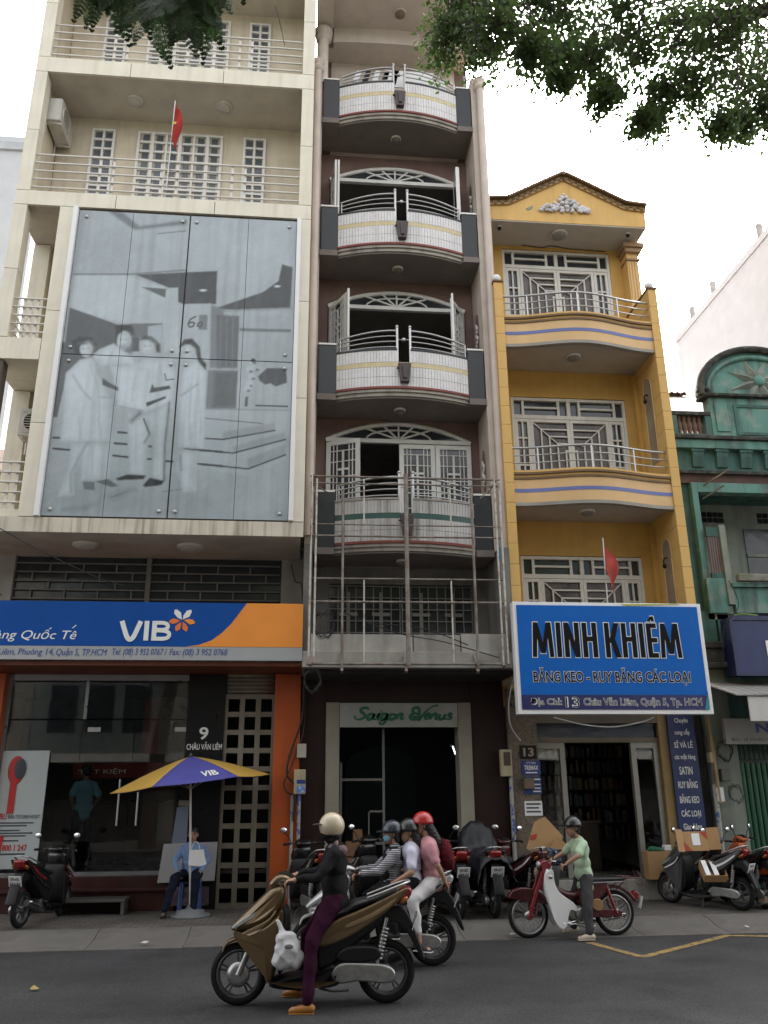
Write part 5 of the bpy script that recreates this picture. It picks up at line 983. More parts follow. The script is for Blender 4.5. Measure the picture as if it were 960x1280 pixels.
# corbelled base, ground floor
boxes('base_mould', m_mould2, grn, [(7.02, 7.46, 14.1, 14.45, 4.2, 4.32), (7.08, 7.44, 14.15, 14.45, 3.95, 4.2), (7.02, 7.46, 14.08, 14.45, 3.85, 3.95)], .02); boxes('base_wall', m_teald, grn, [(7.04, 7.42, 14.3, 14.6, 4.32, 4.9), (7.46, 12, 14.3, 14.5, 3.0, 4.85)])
boxes('ground_pier', m_paleg, grn, [(7.0, 7.52, 14.32, 14.7, .12, 3.85)], .01); boxes('lintel', m_conc, grn, [(7.52, 12, 14.45, 14.7, 2.60, 3.0)])
st = empty('roller_shutter', (8.6, 14.62, .12)); st.parent = grn; setloc(st, (8.6, 14.62, .12)); st['label'] = 'dark green ribbed folding shutter'
m_gsh = mat('green_shutter', (0.012, 0.075, 0.036), .45, .2, var=.12, streak=.2); rib = MB().prism([(-.05, 0), (-.035, -.025), (-.01, -.03), (.01, -.03), (.035, -.025), (.05, 0)], .12, 2.25, 'z').mesh('slat', m_gsh)
for k in range(26): piece('slat', rib, (7.60+k*.1, 14.62, 0), st)
boxes('lattice', mat('lattice_dark', (.01, .025, .015), .5), st, [(7.53, 10.2, 14.63, 14.65, 2.25, 2.62)])
dm = MB()
for k in range(30):
    for j in range(2): x, z = 7.6+k*.09, 2.30+j*.14; dm.bar((x, 14.62, z), (x+.045, 14.62, z+.14), .012, .012).bar((x+.045, 14.62, z), (x, 14.62, z+.14), .012, .012)
dm.build('lattice_bars', m_gsh, st, kind='stuff')
# roof behind with tiles
rt = empty('tiled_roof', (7.6, 15.5, 9.0)); rt.parent = grn; setloc(rt, (7.6, 15.5, 9.0))
til = MB().lathe([(.075, 0), (.075, .5)], (0, 0, 0), (0, 1, .32), 8, a0=0, a1=PI).mesh('roof_tile', mat('clay_tile', (.16, .075, .045), .8, var=.3, vs=4)); MB().prism([(14.6, 8.95), (17.2, 10.75), (17.2, 10.6), (14.6, 8.8)], 7.05, 8.8, 'x').build('roof_deck', mat('tin_roof', (.085, .058, .046), .7, var=.2, streak=.4), rt)
for k in range(13): piece('roof_tile', til, (7.10+k*.14, 17.0, 10.66), rt)
boxes('roof_wall', mat('brick_red', (.25, .10, .07), .8), rt, [(6.7, 6.85, 14.62, 17.5, 8.0, 9.6)])
# signs and awning of the turquoise house
mb_ = empty('shop_sign', (8.6, 13.8, 3.7), 'navy box sign with a white letter m on the turquoise house', 'sign'); MB().box(7.42, 10.5, 13.8, 14.15, 3.69, 4.70).build('box', mat('navy_box', (.012, .022, .10), .4, var=.08), mb_, .012); boxes('rim', mat('navy_rim', (.008, .015, .07), .4), mb_, [(7.40, 10.5, 13.77, 13.80, 4.64, 4.72), (7.40, 10.5, 13.77, 13.80, 3.67, 3.73), (7.40, 7.46, 13.77, 13.80, 3.73, 4.64)]); fit_text('lettering', 'mart', 8.02, 9.7, 13.796, 4.0, 4.36, m_lwhite, mb_, offset=.04, extrude=.01)
MB().tube(smooth_pts([(7.5, 13.95, 4.72), (7.7, 13.9, 4.76), (8.0, 13.9, 4.74)], 3), .03, 6).build('weeds', mat('weed_green', (.10, .17, .04), .8), mb_)
aw = empty('awning', (8.2, 13.6, 3.4), 'corrugated grey awning below the navy box sign', 'awning')
for k in range(16):
    x = 6.95+k*.17; MB().prism([(14.25, 3.60), (13.05, 3.26+.0*k), (13.05, 3.28), (14.25, 3.62)], x, x+.155, 'x').build('strip', mat('awning_grey', (.30, .29, .28), .6, .2, var=.15, streak=.4), aw)
o = aw; ws = empty('hanging_sign', (8.0, 13.1, 2.9), 'white hanging board with black letters under the grey awning', 'sign'); MB().box(7.16, 9.4, 13.08, 13.11, 2.86, 3.25).build('board', mat('board_white', (.55, .54, .52), .5), ws, .004); fit_text('lettering', 'CỬA HÀNG', 7.50, 8.5, 13.076, 3.09, 3.20, m_ldark, ws, offset=.01, extrude=.001); fit_text('lettering', 'ĐC: 15 CVL', 7.56, 8.2, 13.076, 2.97, 3.04, m_ldark, ws, extrude=.001)
w2 = empty('shop_sign', (8.2, 14.3, 2.6), 'dim grey board with dark blue N letter above the green shutter', 'sign'); MB().box(7.22, 9.6, 14.10, 14.2, 2.55, 2.98).build('board', mat('board_dim', (.34, .33, .32), .5), w2, .004); fit_text('lettering', 'NA', 7.78, 8.3, 14.096, 2.74, 2.90, m_lblue, w2, offset=.03, extrude=.002); fit_text('lettering', 'ĐC: 15 CHÂU VĂN LIÊM', 7.32, 8.4, 14.096, 2.60, 2.67, m_ldark, w2, extrude=.001)
# ================================================================== pale blocks far behind
fw = empty('white_block', (15, 19, 0), 'large blank white building rising behind the turquoise house', 'building')
m_fwhite = mat('white_render', (.60, .57, .57), .8, var=.05, streak=.2, scol=(.42, .38, .38), sscale=(.6, .6, .15))
MB().box(12.0, 22, 15.9, 23.2, 0, 15.75).build('wall', m_fwhite, fw); boxes('roof_parapet', m_fwhite, fw, [(11.97, 12.2, 15.87, 23.25, 15.75, 15.95)])
for y_ in (16.9, 17.9, 20.6, 22.0): MB().box(11.97, 12.1, y_-.06, y_+.06, 15.95, 16.35).build('roof_post', m_conc, fw)
MB().tube([(12.03, 15.9, 16.45), (12.03, 23.2, 16.35)], .012, 5).build('roof_wire', m_cable, fw)
boxes('lower_wing', m_fwhite, fw, [(10.8, 12.0, 22.5, 23.6, 0, 13.3)])
fb = empty('pale_block', (-16, 27, 0), 'pale bluish grey building behind the bank building', 'building')
MB().box(-30, -9.3, 24, 34, 0, 23.2).build('wall', mat('bluish_render', (.50, .52, .55), .8, var=.05), fb); boxes('cornice', mat('bluish_trim', (.42, .44, .47), .8), fb, [(-30, -9.25, 23.9, 34, 22.6, 22.9)])
boxes('window', m_panegrey, fb, [(-14+2.6*i, -12.8+2.6*i, 23.96, 24.0, 12+3.2*k, 13.6+3.2*k) for i in range(-1, 1) for k in range(3)])
lr = empty('tiled_house', (-9, 22, 0), 'low house with a brown tiled roof behind the bank building', 'building'); MB().box(-13, -7.5, 20, 23, 0, 9.3).build('wall', m_conc, lr); MB().prism([(19.6, 9.3), (21.5, 10.6), (23.4, 9.3)], -13, -7.4, 'x').build('roof', mat('brown_tiles', (.16, .11, .09), .8, var=.3, vs=6), lr)
# ================================================================== street trees on the near pavement, crowns reaching over the road
m_bark = mat('bark', (0.075, 0.06, 0.048), .9, var=.25, vs=8, bump=.5, bs=25)
m_leaf = mat('leaf_green', (0.072, 0.125, 0.032), .5, var=.45, vs=3.0, trans=.45); m_leaf2 = mat('fern_leaf', (0.030, 0.062, 0.020), .55, var=.35, vs=3.0, trans=.25)
def leaves_mesh(name, pts, sizes, m, parent, asp=.5):
    """many separate small folded leaves"""
    n = len(pts); P = np.array(pts); S = np.array(sizes)
    d = rng.normal(size=(n, 3)); d[:, 2] -= .35; d /= np.linalg.norm(d, axis=1)[:, None]
    u = rng.normal(size=(n, 3)); u -= (u*d).sum(1)[:, None]*d; u /= np.linalg.norm(u, axis=1)[:, None]; w_ = np.cross(d, u)
    L = S[:, None]; W_ = L*asp*.5
    a = P; t = P+d*L; l1 = P+d*L*.35+u*W_+w_*L*.08; l2 = P+d*L*.75+u*W_*.8+w_*L*.06; r1 = P+d*L*.35-u*W_+w_*L*.08; r2 = P+d*L*.75-u*W_*.8+w_*L*.06
    V = np.stack([a, l1, l2, t, r2, r1], 1).reshape(-1, 3) - np.array(wl(parent)); i = np.arange(n)*6
    F = np.concatenate([np.stack([i, i+1, i+2, i+3], 1), np.stack([i, i+3, i+4, i+5], 1)]).tolist()
    me = bpy.data.meshes.new(name); me.from_pydata(V.tolist(), [], F); me.materials.append(m); me.update()
    o = bpy.data.objects.new(name, me); COL.objects.link(o); o.parent = parent; o['kind'] = 'stuff'; return o
# --- broad small-leaved tree
t1 = empty('street_tree', (6.4, 0.6, .13), 'small-leaved green tree whose boughs hang over the yellow house', 'tree')
MB().tube(smooth_pts([(6.4, .6, .0), (6.35, .62, 1.5), (6.2, .8, 3.2), (5.8, 1.3, 5.0), (5.3, 2.0, 6.8)], 4), [.26, .25, .24, .23, .22, .21, .21, .2, .2, .2, .19, .19, .18, .18, .17, .17, .16], 12).build('trunk', m_bark, t1)
CL = [(1.01, 4.96, 7.52, 0.17), (1.16, 5.05, 7.86, 0.22), (1.33, 5.08, 7.55, 0.17), (1.22, 4.29, 6.92, 0.20), (1.42, 4.22, 6.62, 0.14), (1.96, 5.37, 8.23, 0.32), (1.75, 4.56, 6.96, 0.16), (1.72, 4.53, 6.73, 0.08), (2.48, 5.59, 8.39, 0.29), (2.09, 4.86, 7.3, 0.16), (2.48, 5.37, 7.59, 0.15), (2.20, 4.87, 6.95, 0.09), (2.66, 5.09, 7.72, 0.23), (2.28, 4.41, 7.31, 0.24), (2.8, 5.09, 7.26, 0.20), (2.84, 5.42, 7.3, 0.14), (2.50, 4.93, 6.80, 0.08), (3.17, 5.24, 7.92, 0.31), (3.12, 5.14, 7.40, 0.22), (2.88, 4.29, 7.01, 0.29), (3.63, 5.26, 7.62, 0.31), (3.59, 5.03, 7.05, 0.18), (3.09, 4.62, 6.52, 0.11), (2.70, 4.24, 6.14, 0.08), (3.26, 5.41, 8.59, 0.36), (3.49, 4.86, 8.01, 0.33), (1.64, 5.21, 8.27, 0.31), (2.23, 5.43, 8.7, 0.32), (1.36, 5.2, 8.42, 0.27), (4.21, 5.49, 8.29, 0.37), (3.65, 4.75, 6.95, 0.25)]
fork = Vector((5.3, 2.0, 6.8)); limbs = [[fork, (4.7, 3.0, 8.0), (4.0, 4.2, 8.6), (3.0, 4.9, 8.9), (1.9, 5.0, 9.0), (1.1, 5.0, 8.8)], [fork, (4.9, 3.2, 7.6), (4.3, 4.4, 8.0), (3.7, 5.0, 8.1), (3.2, 5.2, 8.2)], [fork, (5.6, 1.2, 8.5), (5.2, .0, 10.0)], [fork, (6.2, 2.5, 8.6), (7.0, 3.0, 10.2)]]
lp = []
for L_ in limbs:
    p = smooth_pts(L_, 5); n = len(p); MB().tube(p, [.15*(1-.88*i/n) for i in range(n)], 8).build('limb', m_bark, t1); lp += p
tw = MB(); pts = []; sz = []
for (x, y, z, r) in CL:
    c = Vector((x, y, z)); s_ = min(lp, key=lambda q: (q-c).length + max(0, c.z-q.z)*2); mid = (s_+c)/2+Vector((0, 0, .12)); tw.tube(smooth_pts([s_, mid, c], 4), [.013-.0011*i for i in range(9)], 5)
    for k in range(int(32+r*170)):
        d = Vector(rng.normal(size=3)); d.normalize(); e = c+d*r*random.uniform(.6, 1.95); e.z -= .04; c0 = c+Vector(rng.normal(size=3))*r*.33; tw.tube([c0, (c0+e)/2+Vector((0, 0, .02)), e], [.004, .003, .0018], 3, caps=False)
        nl = random.randint(9, 16)
        for j in range(nl): t = random.uniform(.35, 1.05); q = c+(e-c)*t; pts.append((q.x+random.gauss(0, .030), q.y+random.gauss(0, .030), q.z+random.gauss(0, .030))); sz.append(random.uniform(.026, .056))
tw.build('twigs', m_bark, t1, kind='stuff'); leaves_mesh('crown', pts, sz, m_leaf, t1, .55)
def shade_crown(parent, c, r, n, m, keep):
    P = []; S = []
    for k in range(n):
        d = rng.normal(size=3); d /= np.linalg.norm(d); q = np.array(c)+d*np.array(r)*rng.uniform(.45, 1.0)**.6
        if not keep(q): continue
        for j in range(12): P.append(tuple(q+rng.normal(size=3)*.22)); S.append(random.uniform(.12, .2))
    return leaves_mesh('crown', P, S, m, parent, .6)
# extra leaf mass kept out of frame, added to darken the street
shade_crown(t1, (5.4, .2, 10.2), (4.6, 3.8, 2.6), 1000, m_leaf, lambda q: q[2]-1.9 > 1.32*max(q[1], .2)+.3 or q[0] > 1.2*max(q[1], 0)+1.5)
# --- fern-leaved tree
t2 = empty('street_tree', (-4.8, 0.5, .13), 'feathery fern-leaved tree dangling fronds over the bank balcony', 'tree')
MB().tube(smooth_pts([(-4.8, .5, 0), (-4.75, .5, 1.6), (-4.6, .7, 3.4), (-4.2, 1.2, 5.4), (-3.6, 1.9, 7.2)], 4), [.28-.007*i for i in range(17)], 12).build('trunk', m_bark, t2)
FP = [(-1.51, 4.44, 6.86), (-1.27, 4.16, 6.65), (-1.29, 4.55, 6.89), (-1.16, 4.5, 7.0), (-0.87, 3.88, 6.12), (-0.79, 3.91, 6.28), (-0.77, 3.97, 6.17), (-0.79, 4.57, 7.12), (-1.0, 4.15, 6.71), (-1.19, 4.3, 6.8), (-0.87, 4.04, 6.56), (-0.74, 4.21, 6.53), (-1.04, 4.11, 6.32), (-0.64, 4.08, 6.7), (-0.48, 4.27, 6.97), (-1.37, 4.27, 6.88), (-0.4, 4.52, 7.31), (-1.56, 4.35, 6.85)]
f2 = Vector((-3.6, 1.9, 7.2)); lim = [[f2, (-2.8, 2.9, 8.0), (-1.8, 3.7, 8.2), (-1.2, 4.1, 7.9), (-.8, 4.2, 7.8)], [f2, (-4.2, 1.2, 9.0), (-4.6, .4, 10.4)], [f2, (-3.2, 1.2, 8.6), (-2.2, .8, 9.9)]]
lp2 = []
for L_ in lim:
    p = smooth_pts(L_, 5); n = len(p); MB().tube(p, [.14*(1-.85*i/n) for i in range(n)], 8).build('limb', m_bark, t2); lp2 += p
fv = []; ff = []; tw = MB()
def frond(root, tip, width):
    """bipinnate frond: stalk, side stalks, two rows of tiny leaflets on each"""
    a, b = Vector(root), Vector(tip); d = (b-a); L_ = d.length; d.normalize(); side = d.cross(Vector((random.uniform(-.4, .4), 1, random.uniform(-.3, .3)))).normalized()
    sag = Vector((0, 0, -1)); tw.tube([a, a+d*L_*.5+sag*-.02, b], [.005, .004, .002], 3, caps=False)
    for k in range(13):
        t = .12+.86*k/12; o_ = a+d*L_*t; pl_ = width*math.sin(min(1, t*1.1)*PI*.86+.25)
        for sg in (-1, 1):
            e = (side*sg*.85+d*.5+sag*.25).normalized(); n_ = e.cross(d).normalized(); q_ = n_.cross(e).normalized()
            for j in range(13):
                w_ = .0095*(1-.25*j/13); c = o_+e*pl_*(.08+.92*j/12)
                for s2 in (-1, 1):
                    ld = (q_*s2+e*.35).normalized()*w_*1.5; lw = e*.0021; i0 = len(fv); nn = n_*random.uniform(-.004, .004)
                    fv.extend([c-lw, c+lw, c+lw*1.0+ld+nn, c-lw*.6+ld+nn]); ff.append((i0, i0+1, i0+2, i0+3))
for (x, y, z) in FP:
    c = Vector((x, y, z+.26)); s_ = min(lp2, key=lambda q: (q-c).length); tw.tube(smooth_pts([s_, (s_+c)/2+Vector((0, 0, .1)), c+Vector((0, 0, .15))], 3), [.014, .012, .011, .010, .008, .007, .006], 5)
    for k in range(6): tip = c+Vector((random.uniform(-.2, .2), random.uniform(-.2, .2), random.uniform(-.34, -.06))); frond(c+Vector((random.uniform(-.05, .05), random.uniform(-.05, .05), .15)), tip, random.uniform(.065, .09))
tw.build('twigs', m_bark, t2, kind='stuff')
me = bpy.data.meshes.new('fronds'); o_ = wl(t2); me.from_pydata([tuple(v-o_) for v in fv], [], ff); me.materials.append(m_leaf2); me.update(); o = bpy.data.objects.new('crown', me); COL.objects.link(o); o.parent = t2; o['kind'] = 'stuff'
shade_crown(t2, (-4.2, .2, 10.4), (4.6, 3.8, 2.6), 1000, m_leaf2, lambda q: q[2]-1.9 > 1.32*max(q[1], .2)+.3 or q[0] < -1.0*max(q[1], 0)-1.5)
# ================================================================== shophouses across the street, seen only as reflections in the glass, heights raised to dim the street
m_opp = [mat('opp_wall_%d' % i, c, .8, var=.1, streak=.3) for i, c in enumerate([(.20, .18, .15), (.15, .165, .16), (.22, .20, .165), (.17, .14, .12)])]
for i in range(6):
    x0 = -15+i*5.0; h = [13.5, 16, 12.5, 15, 13, 16.5][i]; t = empty('shophouse', (x0+2.5, -3.6, 0), ['cream', 'grey green', 'buff', 'brown', 'pale cream', 'grey'][i] + ' shophouse across the street mirrored in the bank glass', 'building', 'shophouses across the street')
    MB().box(x0, x0+4.98, -9, -3.6, 0, h).build('wall', m_opp[i % 4], t)
    for k in range(int(h/3.1)):
        if k == 0: MB().box(x0+.4, x0+4.6, -3.6, -3.57, .2, 2.8).build('shutter', m_dark, t); MB().prism([(-3.6, 3.1), (-2.4, 2.8), (-2.4, 2.84), (-3.6, 3.15)], x0+.1, x0+4.9, 'x').build('awning', m_conc, t)
        else: [MB().box(x0+.6+1.35*j, x0+1.6+1.35*j, -3.6, -3.58, .8+3.1*k, 2.5+3.1*k).build('window', m_pane, t) for j in range(3)]
# ================================================================== motorbikes (local axes: nose towards -x, ground z = 0, origin between the wheels)
m_chrome = mat('chrome', (.72, .72, .72), .14, 1.0, var=.04); m_alum = mat('engine_alloy', (.38, .38, .37), .38, .85, var=.15, vs=20); m_dgrey = mat('dark_grey_plastic', (.05, .05, .052), .5, var=.1)
m_seat = mat('seat_vinyl', (.010, .010, .011), .5, var=.15, bump=.12, bs=90); m_redlens = mat('red_lens', (.20, .008, .010), .2, var=.1, coat=.3); m_orlens = mat('amber_lens', (.36, .10, .015), .15, coat=.5); m_clear = mat('clear_lens', (.45, .46, .47), .08, .3, coat=.8)
m_plate = mat('plate_white', (.66, .66, .66), .45, var=.04); m_platetx = mat('plate_ink', (.03, .03, .04), .5, var=0); m_mirror = mat('mirror_glass', (.75, .77, .78), .03, 1.0, var=0)
m_rimg = mat('rim_grey', (.11, .11, .115), .4, .5, var=.1)
def wheel(parent, x, R_, tw, spokes=5, rimm=None, wire=False, disc=True, hub=.05):
    w_ = empty('wheel', (0, 0, 0)); w_.parent = parent; c = (x, 0, R_)
    ring = [(R_-tw*.5+tw*.5*math.cos(t), tw*.52*math.sin(t)) for t in np.linspace(0, 2*PI, 13)]
    MB().lathe(ring, c, (0, 1, 0), 36).build('tyre', m_rubber, w_)
    rr = R_-tw*.92; rm = rimm or m_dgrey
    b = MB(); b.lathe([(rr, -.03), (rr+.012, -.03), (rr+.012, .03), (rr, .03), (rr-.018, .012), (rr-.018, -.012), (rr, -.03)], c, (0, 1, 0), 32)
    b.lathe([(0, -.05), (hub, -.05), (hub, .05), (0, .05)], c, (0, 1, 0), 14)
    if wire:
        for k in range(28):
            a = 2*PI*k/28; a2 = a+(.35 if k % 2 else -.35); yy = .035 if k % 4 < 2 else -.035
            b.tube([(x+hub*math.cos(a2), yy, R_+hub*math.sin(a2)), (x+(rr-.01)*math.cos(a), 0, R_+(rr-.01)*math.sin(a))], .0022, 4, caps=False)
    else:
        for k in range(spokes):
            a = 2*PI*k/spokes+.3
            for da in (-.13, .13): b.bar((x+hub*.8*math.cos(a), 0, R_+hub*.8*math.sin(a)), (x+(rr-.008)*math.cos(a+da), 0, R_+(rr-.008)*math.sin(a+da)), .014, .022, (0, 1, 0))
    b.build('rim', rm, w_)
    if disc: MB().lathe([(.055, -.004), (.10, -.004), (.10, .004), (.055, .004)], (x, -.055, R_), (0, 1, 0), 24).build('brake_disc', m_steel, w_)
    return w_
def plate(parent, c, tilt, txt, side=0.0):
    p = empty('number_plate', (0, 0, 0)); p.parent = parent
    rot = Matrix.Rotation(side, 3, 'Z') @ Matrix.Rotation(-tilt, 3, 'Y'); MB().cbox(c, (.006, .20, .155), rot).build('plate', m_plate, p, .004)
    for body, dz, hh, ww in ((txt[0], .032, .046, .13), (txt[1], -.042, .055, .165)):
        me = text_mesh(body, 1.0, 1.0, 0, .03, .0); co = np.array([v.co for v in me.vertices]); a, b = co.min(0), co.max(0)
        for v in me.vertices:
            y_ = (v.co.x-a[0])/(b[0]-a[0])*ww-ww/2; z_ = (v.co.y-a[1])/(b[1]-a[1])*hh-hh/2+dz; v.co = Vector(c)+rot @ Vector((.0045, y_, z_))
        me.materials.clear(); me.materials.append(m_platetx); o = bpy.data.objects.new('digits', me); COL.objects.link(o); o.parent = p
    return p
def mirror(parent, p0, p1, r=.06, m=None):
    q = empty('mirror', (0, 0, 0)); q.parent = parent; MB().tube(smooth_pts([p0, (p0[0], (p0[1]*.6+p1[1]*.4), p0[2]*.4+p1[2]*.6), p1], 4), .007, 6).build('stalk', m_black, q)
    MB().ell((p1[0]-.008, p1[1], p1[2]+.03), (.02, r, r*.75)).build('shell', m or m_blkplast, q); MB().ell((p1[0]+.006, p1[1], p1[2]+.03), (.009, r*.9, r*.66)).build('glass', m_mirror, q)
def scooter(name, label, body_m, accent_m, txt, group, mirrors=True, tail_m=None, cover=False, seat_m=None, front_box=None):
    t = empty(name, (0, 0, 0), label, 'motorbike', group); P = lambda b, n, m, par=t, **k: b.build(n, m, par, **k)
    wheel(t, -.645, .25, .070, 5, m_rimg); wheel(t, .645, .255, .080, 5, m_rimg, disc=False)
    P(MB().pillow([(-.80, .43), (-.76, .51), (-.62, .55), (-.46, .52), (-.40, .44), (-.42, .42), (-.50, .49), (-.64, .515), (-.75, .48), (-.78, .43)], .062, .008), 'front_fender', body_m)
    for s_ in (-1, 1): P(MB().tube([(-.645, s_*.075, .25), (-.49, s_*.075, .62)], [.026, .022], 8), 'fork_leg', m_alum)
    P(MB().tube([(-.49, 0, .56), (-.37, 0, .92), (-.33, 0, 1.0)], .03, 8), 'steering_stem', m_blkplast)
    # front fairing: pointed nose rising to the bars
    P(MB().pillow([(-.735, .615), (-.70, .665), (-.58, .78), (-.46, .895), (-.37, .97), (-.28, .985), (-.245, .94), (-.26, .84), (-.33, .74), (-.45, .655), (-.60, .60), (-.70, .59)], .15, .05, wf=lambda x, z: .42+.58*min(1, max(0, (x+.74)/.3))), 'front_fairing', body_m)
    P(MB().pillow([(-.71, .575), (-.60, .59), (-.45, .645), (-.335, .73), (-.27, .80), (-.245, .72), (-.27, .55), (-.30, .38), (-.335, .23), (-.385, .19), (-.42, .25), (-.43, .40), (-.50, .50), (-.62, .55)], .175, .035, wf=lambda x, z: .35+.65*min(1, max(0, (x+.72)/.28))), 'leg_shield', body_m)
    for s_ in (-1, 1):
        P(MB().pillow([(-.70, .645), (-.56, .74), (-.44, .80), (-.43, .775), (-.55, .70), (-.68, .63)], .012, .004, y=s_*.105), 'headlight', m_clear); P(MB().pillow([(-.60, .60), (-.40, .70), (-.33, .78), (-.335, .745), (-.42, .66), (-.58, .585)], .01, .003, y=s_*.165), 'trim_strip', accent_m)
    P(MB().pillow([(-.27, .80), (-.215, .74), (-.21, .50), (-.23, .33), (-.29, .25), (-.31, .38), (-.275, .56)], .155, .02), 'inner_panel', m_blkplast)
    P(MB().pillow([(-.40, .975), (-.37, 1.05), (-.29, 1.085), (-.20, 1.05), (-.20, 1.0), (-.27, .965)], .12, .03), 'handlebar_cowl', body_m); P(MB().pillow([(-.33, 1.075), (-.27, 1.10), (-.19, 1.06), (-.20, 1.045)], .07, .008), 'dashboard', m_black)
    b = MB()
    b.tube([(-.29, -.09, 1.021), (-.29, .09, 1.021)], .0125, 8)
    for s_ in (-1, 1): b.tube([(-.29, s_*.08, 1.02), (-.27, s_*.18, 1.035), (-.22, s_*.25, 1.03)], .012, 8)
    P(b, 'handlebar', m_dgrey)
    for s_ in (-1, 1):
        P(MB().tube([(-.235, s_*.22, 1.032), (-.185, s_*.345, 1.02)], .018, 10), 'grip', m_rubber); P(MB().tube([(-.30, s_*.21, 1.02), (-.27, s_*.34, 1.0)], .006, 6), 'brake_lever', m_chrome)
        if mirrors: mirror(t, (-.27, s_*.2, 1.05), (-.25, s_*.33, 1.20))
    # floor, under-seat body, tail
    P(MB().pillow([(-.36, .20), (-.20, .245), (.02, .26), (.16, .34), (.22, .30), (.10, .17), (-.10, .13), (-.34, .15)], .16, .03), 'footboard', m_blkplast); P(MB().pillow([(-.36, .205), (-.20, .16), (.02, .15), (.20, .19), (.20, .215), (.02, .18), (-.20, .19)], .168, .008), 'floor_trim', body_m)
    P(MB().pillow([(.05, .28), (.02, .46), (.08, .60), (.18, .68), (.40, .74), (.62, .76), (.55, .60), (.36, .46), (.20, .32)], .13, .04), 'under_seat', m_blkplast)
    for s_ in (-1, 1):
        P(MB().pillow([(.03, .50), (.08, .60), (.20, .69), (.42, .775), (.64, .87), (.83, .955), (.80, .885), (.70, .79), (.52, .66), (.34, .555), (.18, .49), (.08, .47)], .035, .022, y=s_*.125, wf=lambda x, z: 1.0-.35*max(0, (x-.3)/.55)), 'side_panel', body_m)
        P(MB().pillow([(.30, .655), (.52, .745), (.72, .86), (.70, .82), (.52, .71), (.32, .63)], .006, .002, y=s_*.163), 'trim_strip', accent_m)
    P(MB().pillow([(.02, .70), (.06, .745), (.16, .765), (.28, .79), (.36, .845), (.52, .875), (.70, .915), (.76, .93), (.74, .90), (.60, .845), (.42, .78), (.22, .705), (.08, .665)], .145, .035, wf=lambda x, z: 1.0-.38*max(0, (x-.3)/.5)), 'seat', seat_m or m_seat)
    b = MB(); 
    for s_ in (-1, 1): b.tube(smooth_pts([(.48, s_*.13, .87), (.62, s_*.14, .92), (.80, s_*.11, .985), (.86, s_*.04, 1.0)], 4), .011, 8)
    b.tube([(.86, -.04, 1.0), (.86, .04, 1.0)], .011, 8); P(b, 'grab_rail', m_steel)
    P(MB().pillow([(.76, .90), (.84, .955), (.885, .93), (.86, .855), (.78, .80), (.73, .82)], .085, .025), 'tail_light', tail_m or m_redlens)
    for s_ in (-1, 1): P(MB().ell((.80, s_*.10, .845), (.05, .03, .022), Matrix.Rotation(-.6, 3, 'Y')), 'turn_signal', m_orlens)
    P(MB().pillow([(.62, .74), (.80, .78), (.90, .60), (.97, .42), (.985, .35), (.95, .36), (.86, .52), (.76, .64), (.62, .66)], .075, .012), 'rear_fender', m_blkplast); plate(t, (.905, 0, .66), R(-22), txt)
    # engine, belt case, shock, exhaust, stand
    P(MB().pillow([(.02, .20), (.10, .33), (.26, .36), (.30, .26), (.22, .16), (.08, .14)], .11, .02), 'engine_block', m_dgrey); P(MB().pillow([(.16, .26), (.24, .34), (.42, .345), (.64, .325), (.72, .27), (.70, .20), (.62, .18), (.40, .20), (.24, .185)], .035, .018, y=-.125), 'belt_case', m_alum)
    P(MB().pillow([(.20, .40), (.30, .47), (.52, .475), (.60, .43), (.58, .37), (.44, .345), (.26, .35)], .05, .02, y=-.11), 'air_filter', m_blkplast)
    b = MB(); [b.lathe([(.03, k*.03), (.036, k*.03+.008), (.03, k*.03+.016)], (.58, -.12, .37), (.25, 0, 1), 10) for k in range(9)]; b.tube([(.56, -.12, .32), (.65, -.12, .70)], .016, 8); P(b, 'shock_absorber', m_alum)
    P(MB().tube(smooth_pts([(.12, .10, .22), (.28, .14, .18), (.45, .15, .25), (.80, .15, .36)], 4), [.02]*4+[.025]*4+[.05]*5, 10), 'exhaust', m_dgrey); P(MB().tube([(.48, .20, .28), (.78, .20, .38)], [.05, .045], 8, flat=.25), 'heat_shield', m_steel)
    P(MB().tube(smooth_pts([(.08, -.10, .18), (.05, -.17, .10), (.10, -.24, .012)] if mirrors else [(.06, -.12, .15), (.18, -.15, .13), (.32, -.16, .14)], 3), .011, 6), 'side_stand', m_dgrey)
    for s_ in (-1, 1): P(MB().tube(smooth_pts([(-.27, s_*.19, 1.03), (-.36, s_*.12, 1.01), (-.38, s_*.06, .93), (-.40, s_*.05, .80)], 4), .005, 5), 'cable', m_cable)
    b = MB(); b.tube([(.20, -.16, .24), (.20, -.24, .25)], .012, 6); b.tube([(.20, .14, .24), (.20, .24, .25)], .012, 6); P(b, 'foot_peg', m_rubber)
    return t
def squash(t, z0, k):
    done = set()
    for c in t.children_recursive:
        if c.type == 'MESH' and c.data.name not in done:
            done.add(c.data.name)
            for v in c.data.vertices:
                if v.co.z > z0: v.co.z = z0+(v.co.z-z0)*k
def place(t, x, y, rz, z=0.0, s_=1.0, lean=0.0):
    t.location = (x, y, z); t.rotation_euler = (lean, 0, rz); t.scale = (s_,)*3
m_slate = mat('slate_paint', (.10, .10, .105), .35, .2, var=0, coat=.4)
PG = 'motorbikes parked along the house fronts'; RG = 'motorbikes ridden in the road'
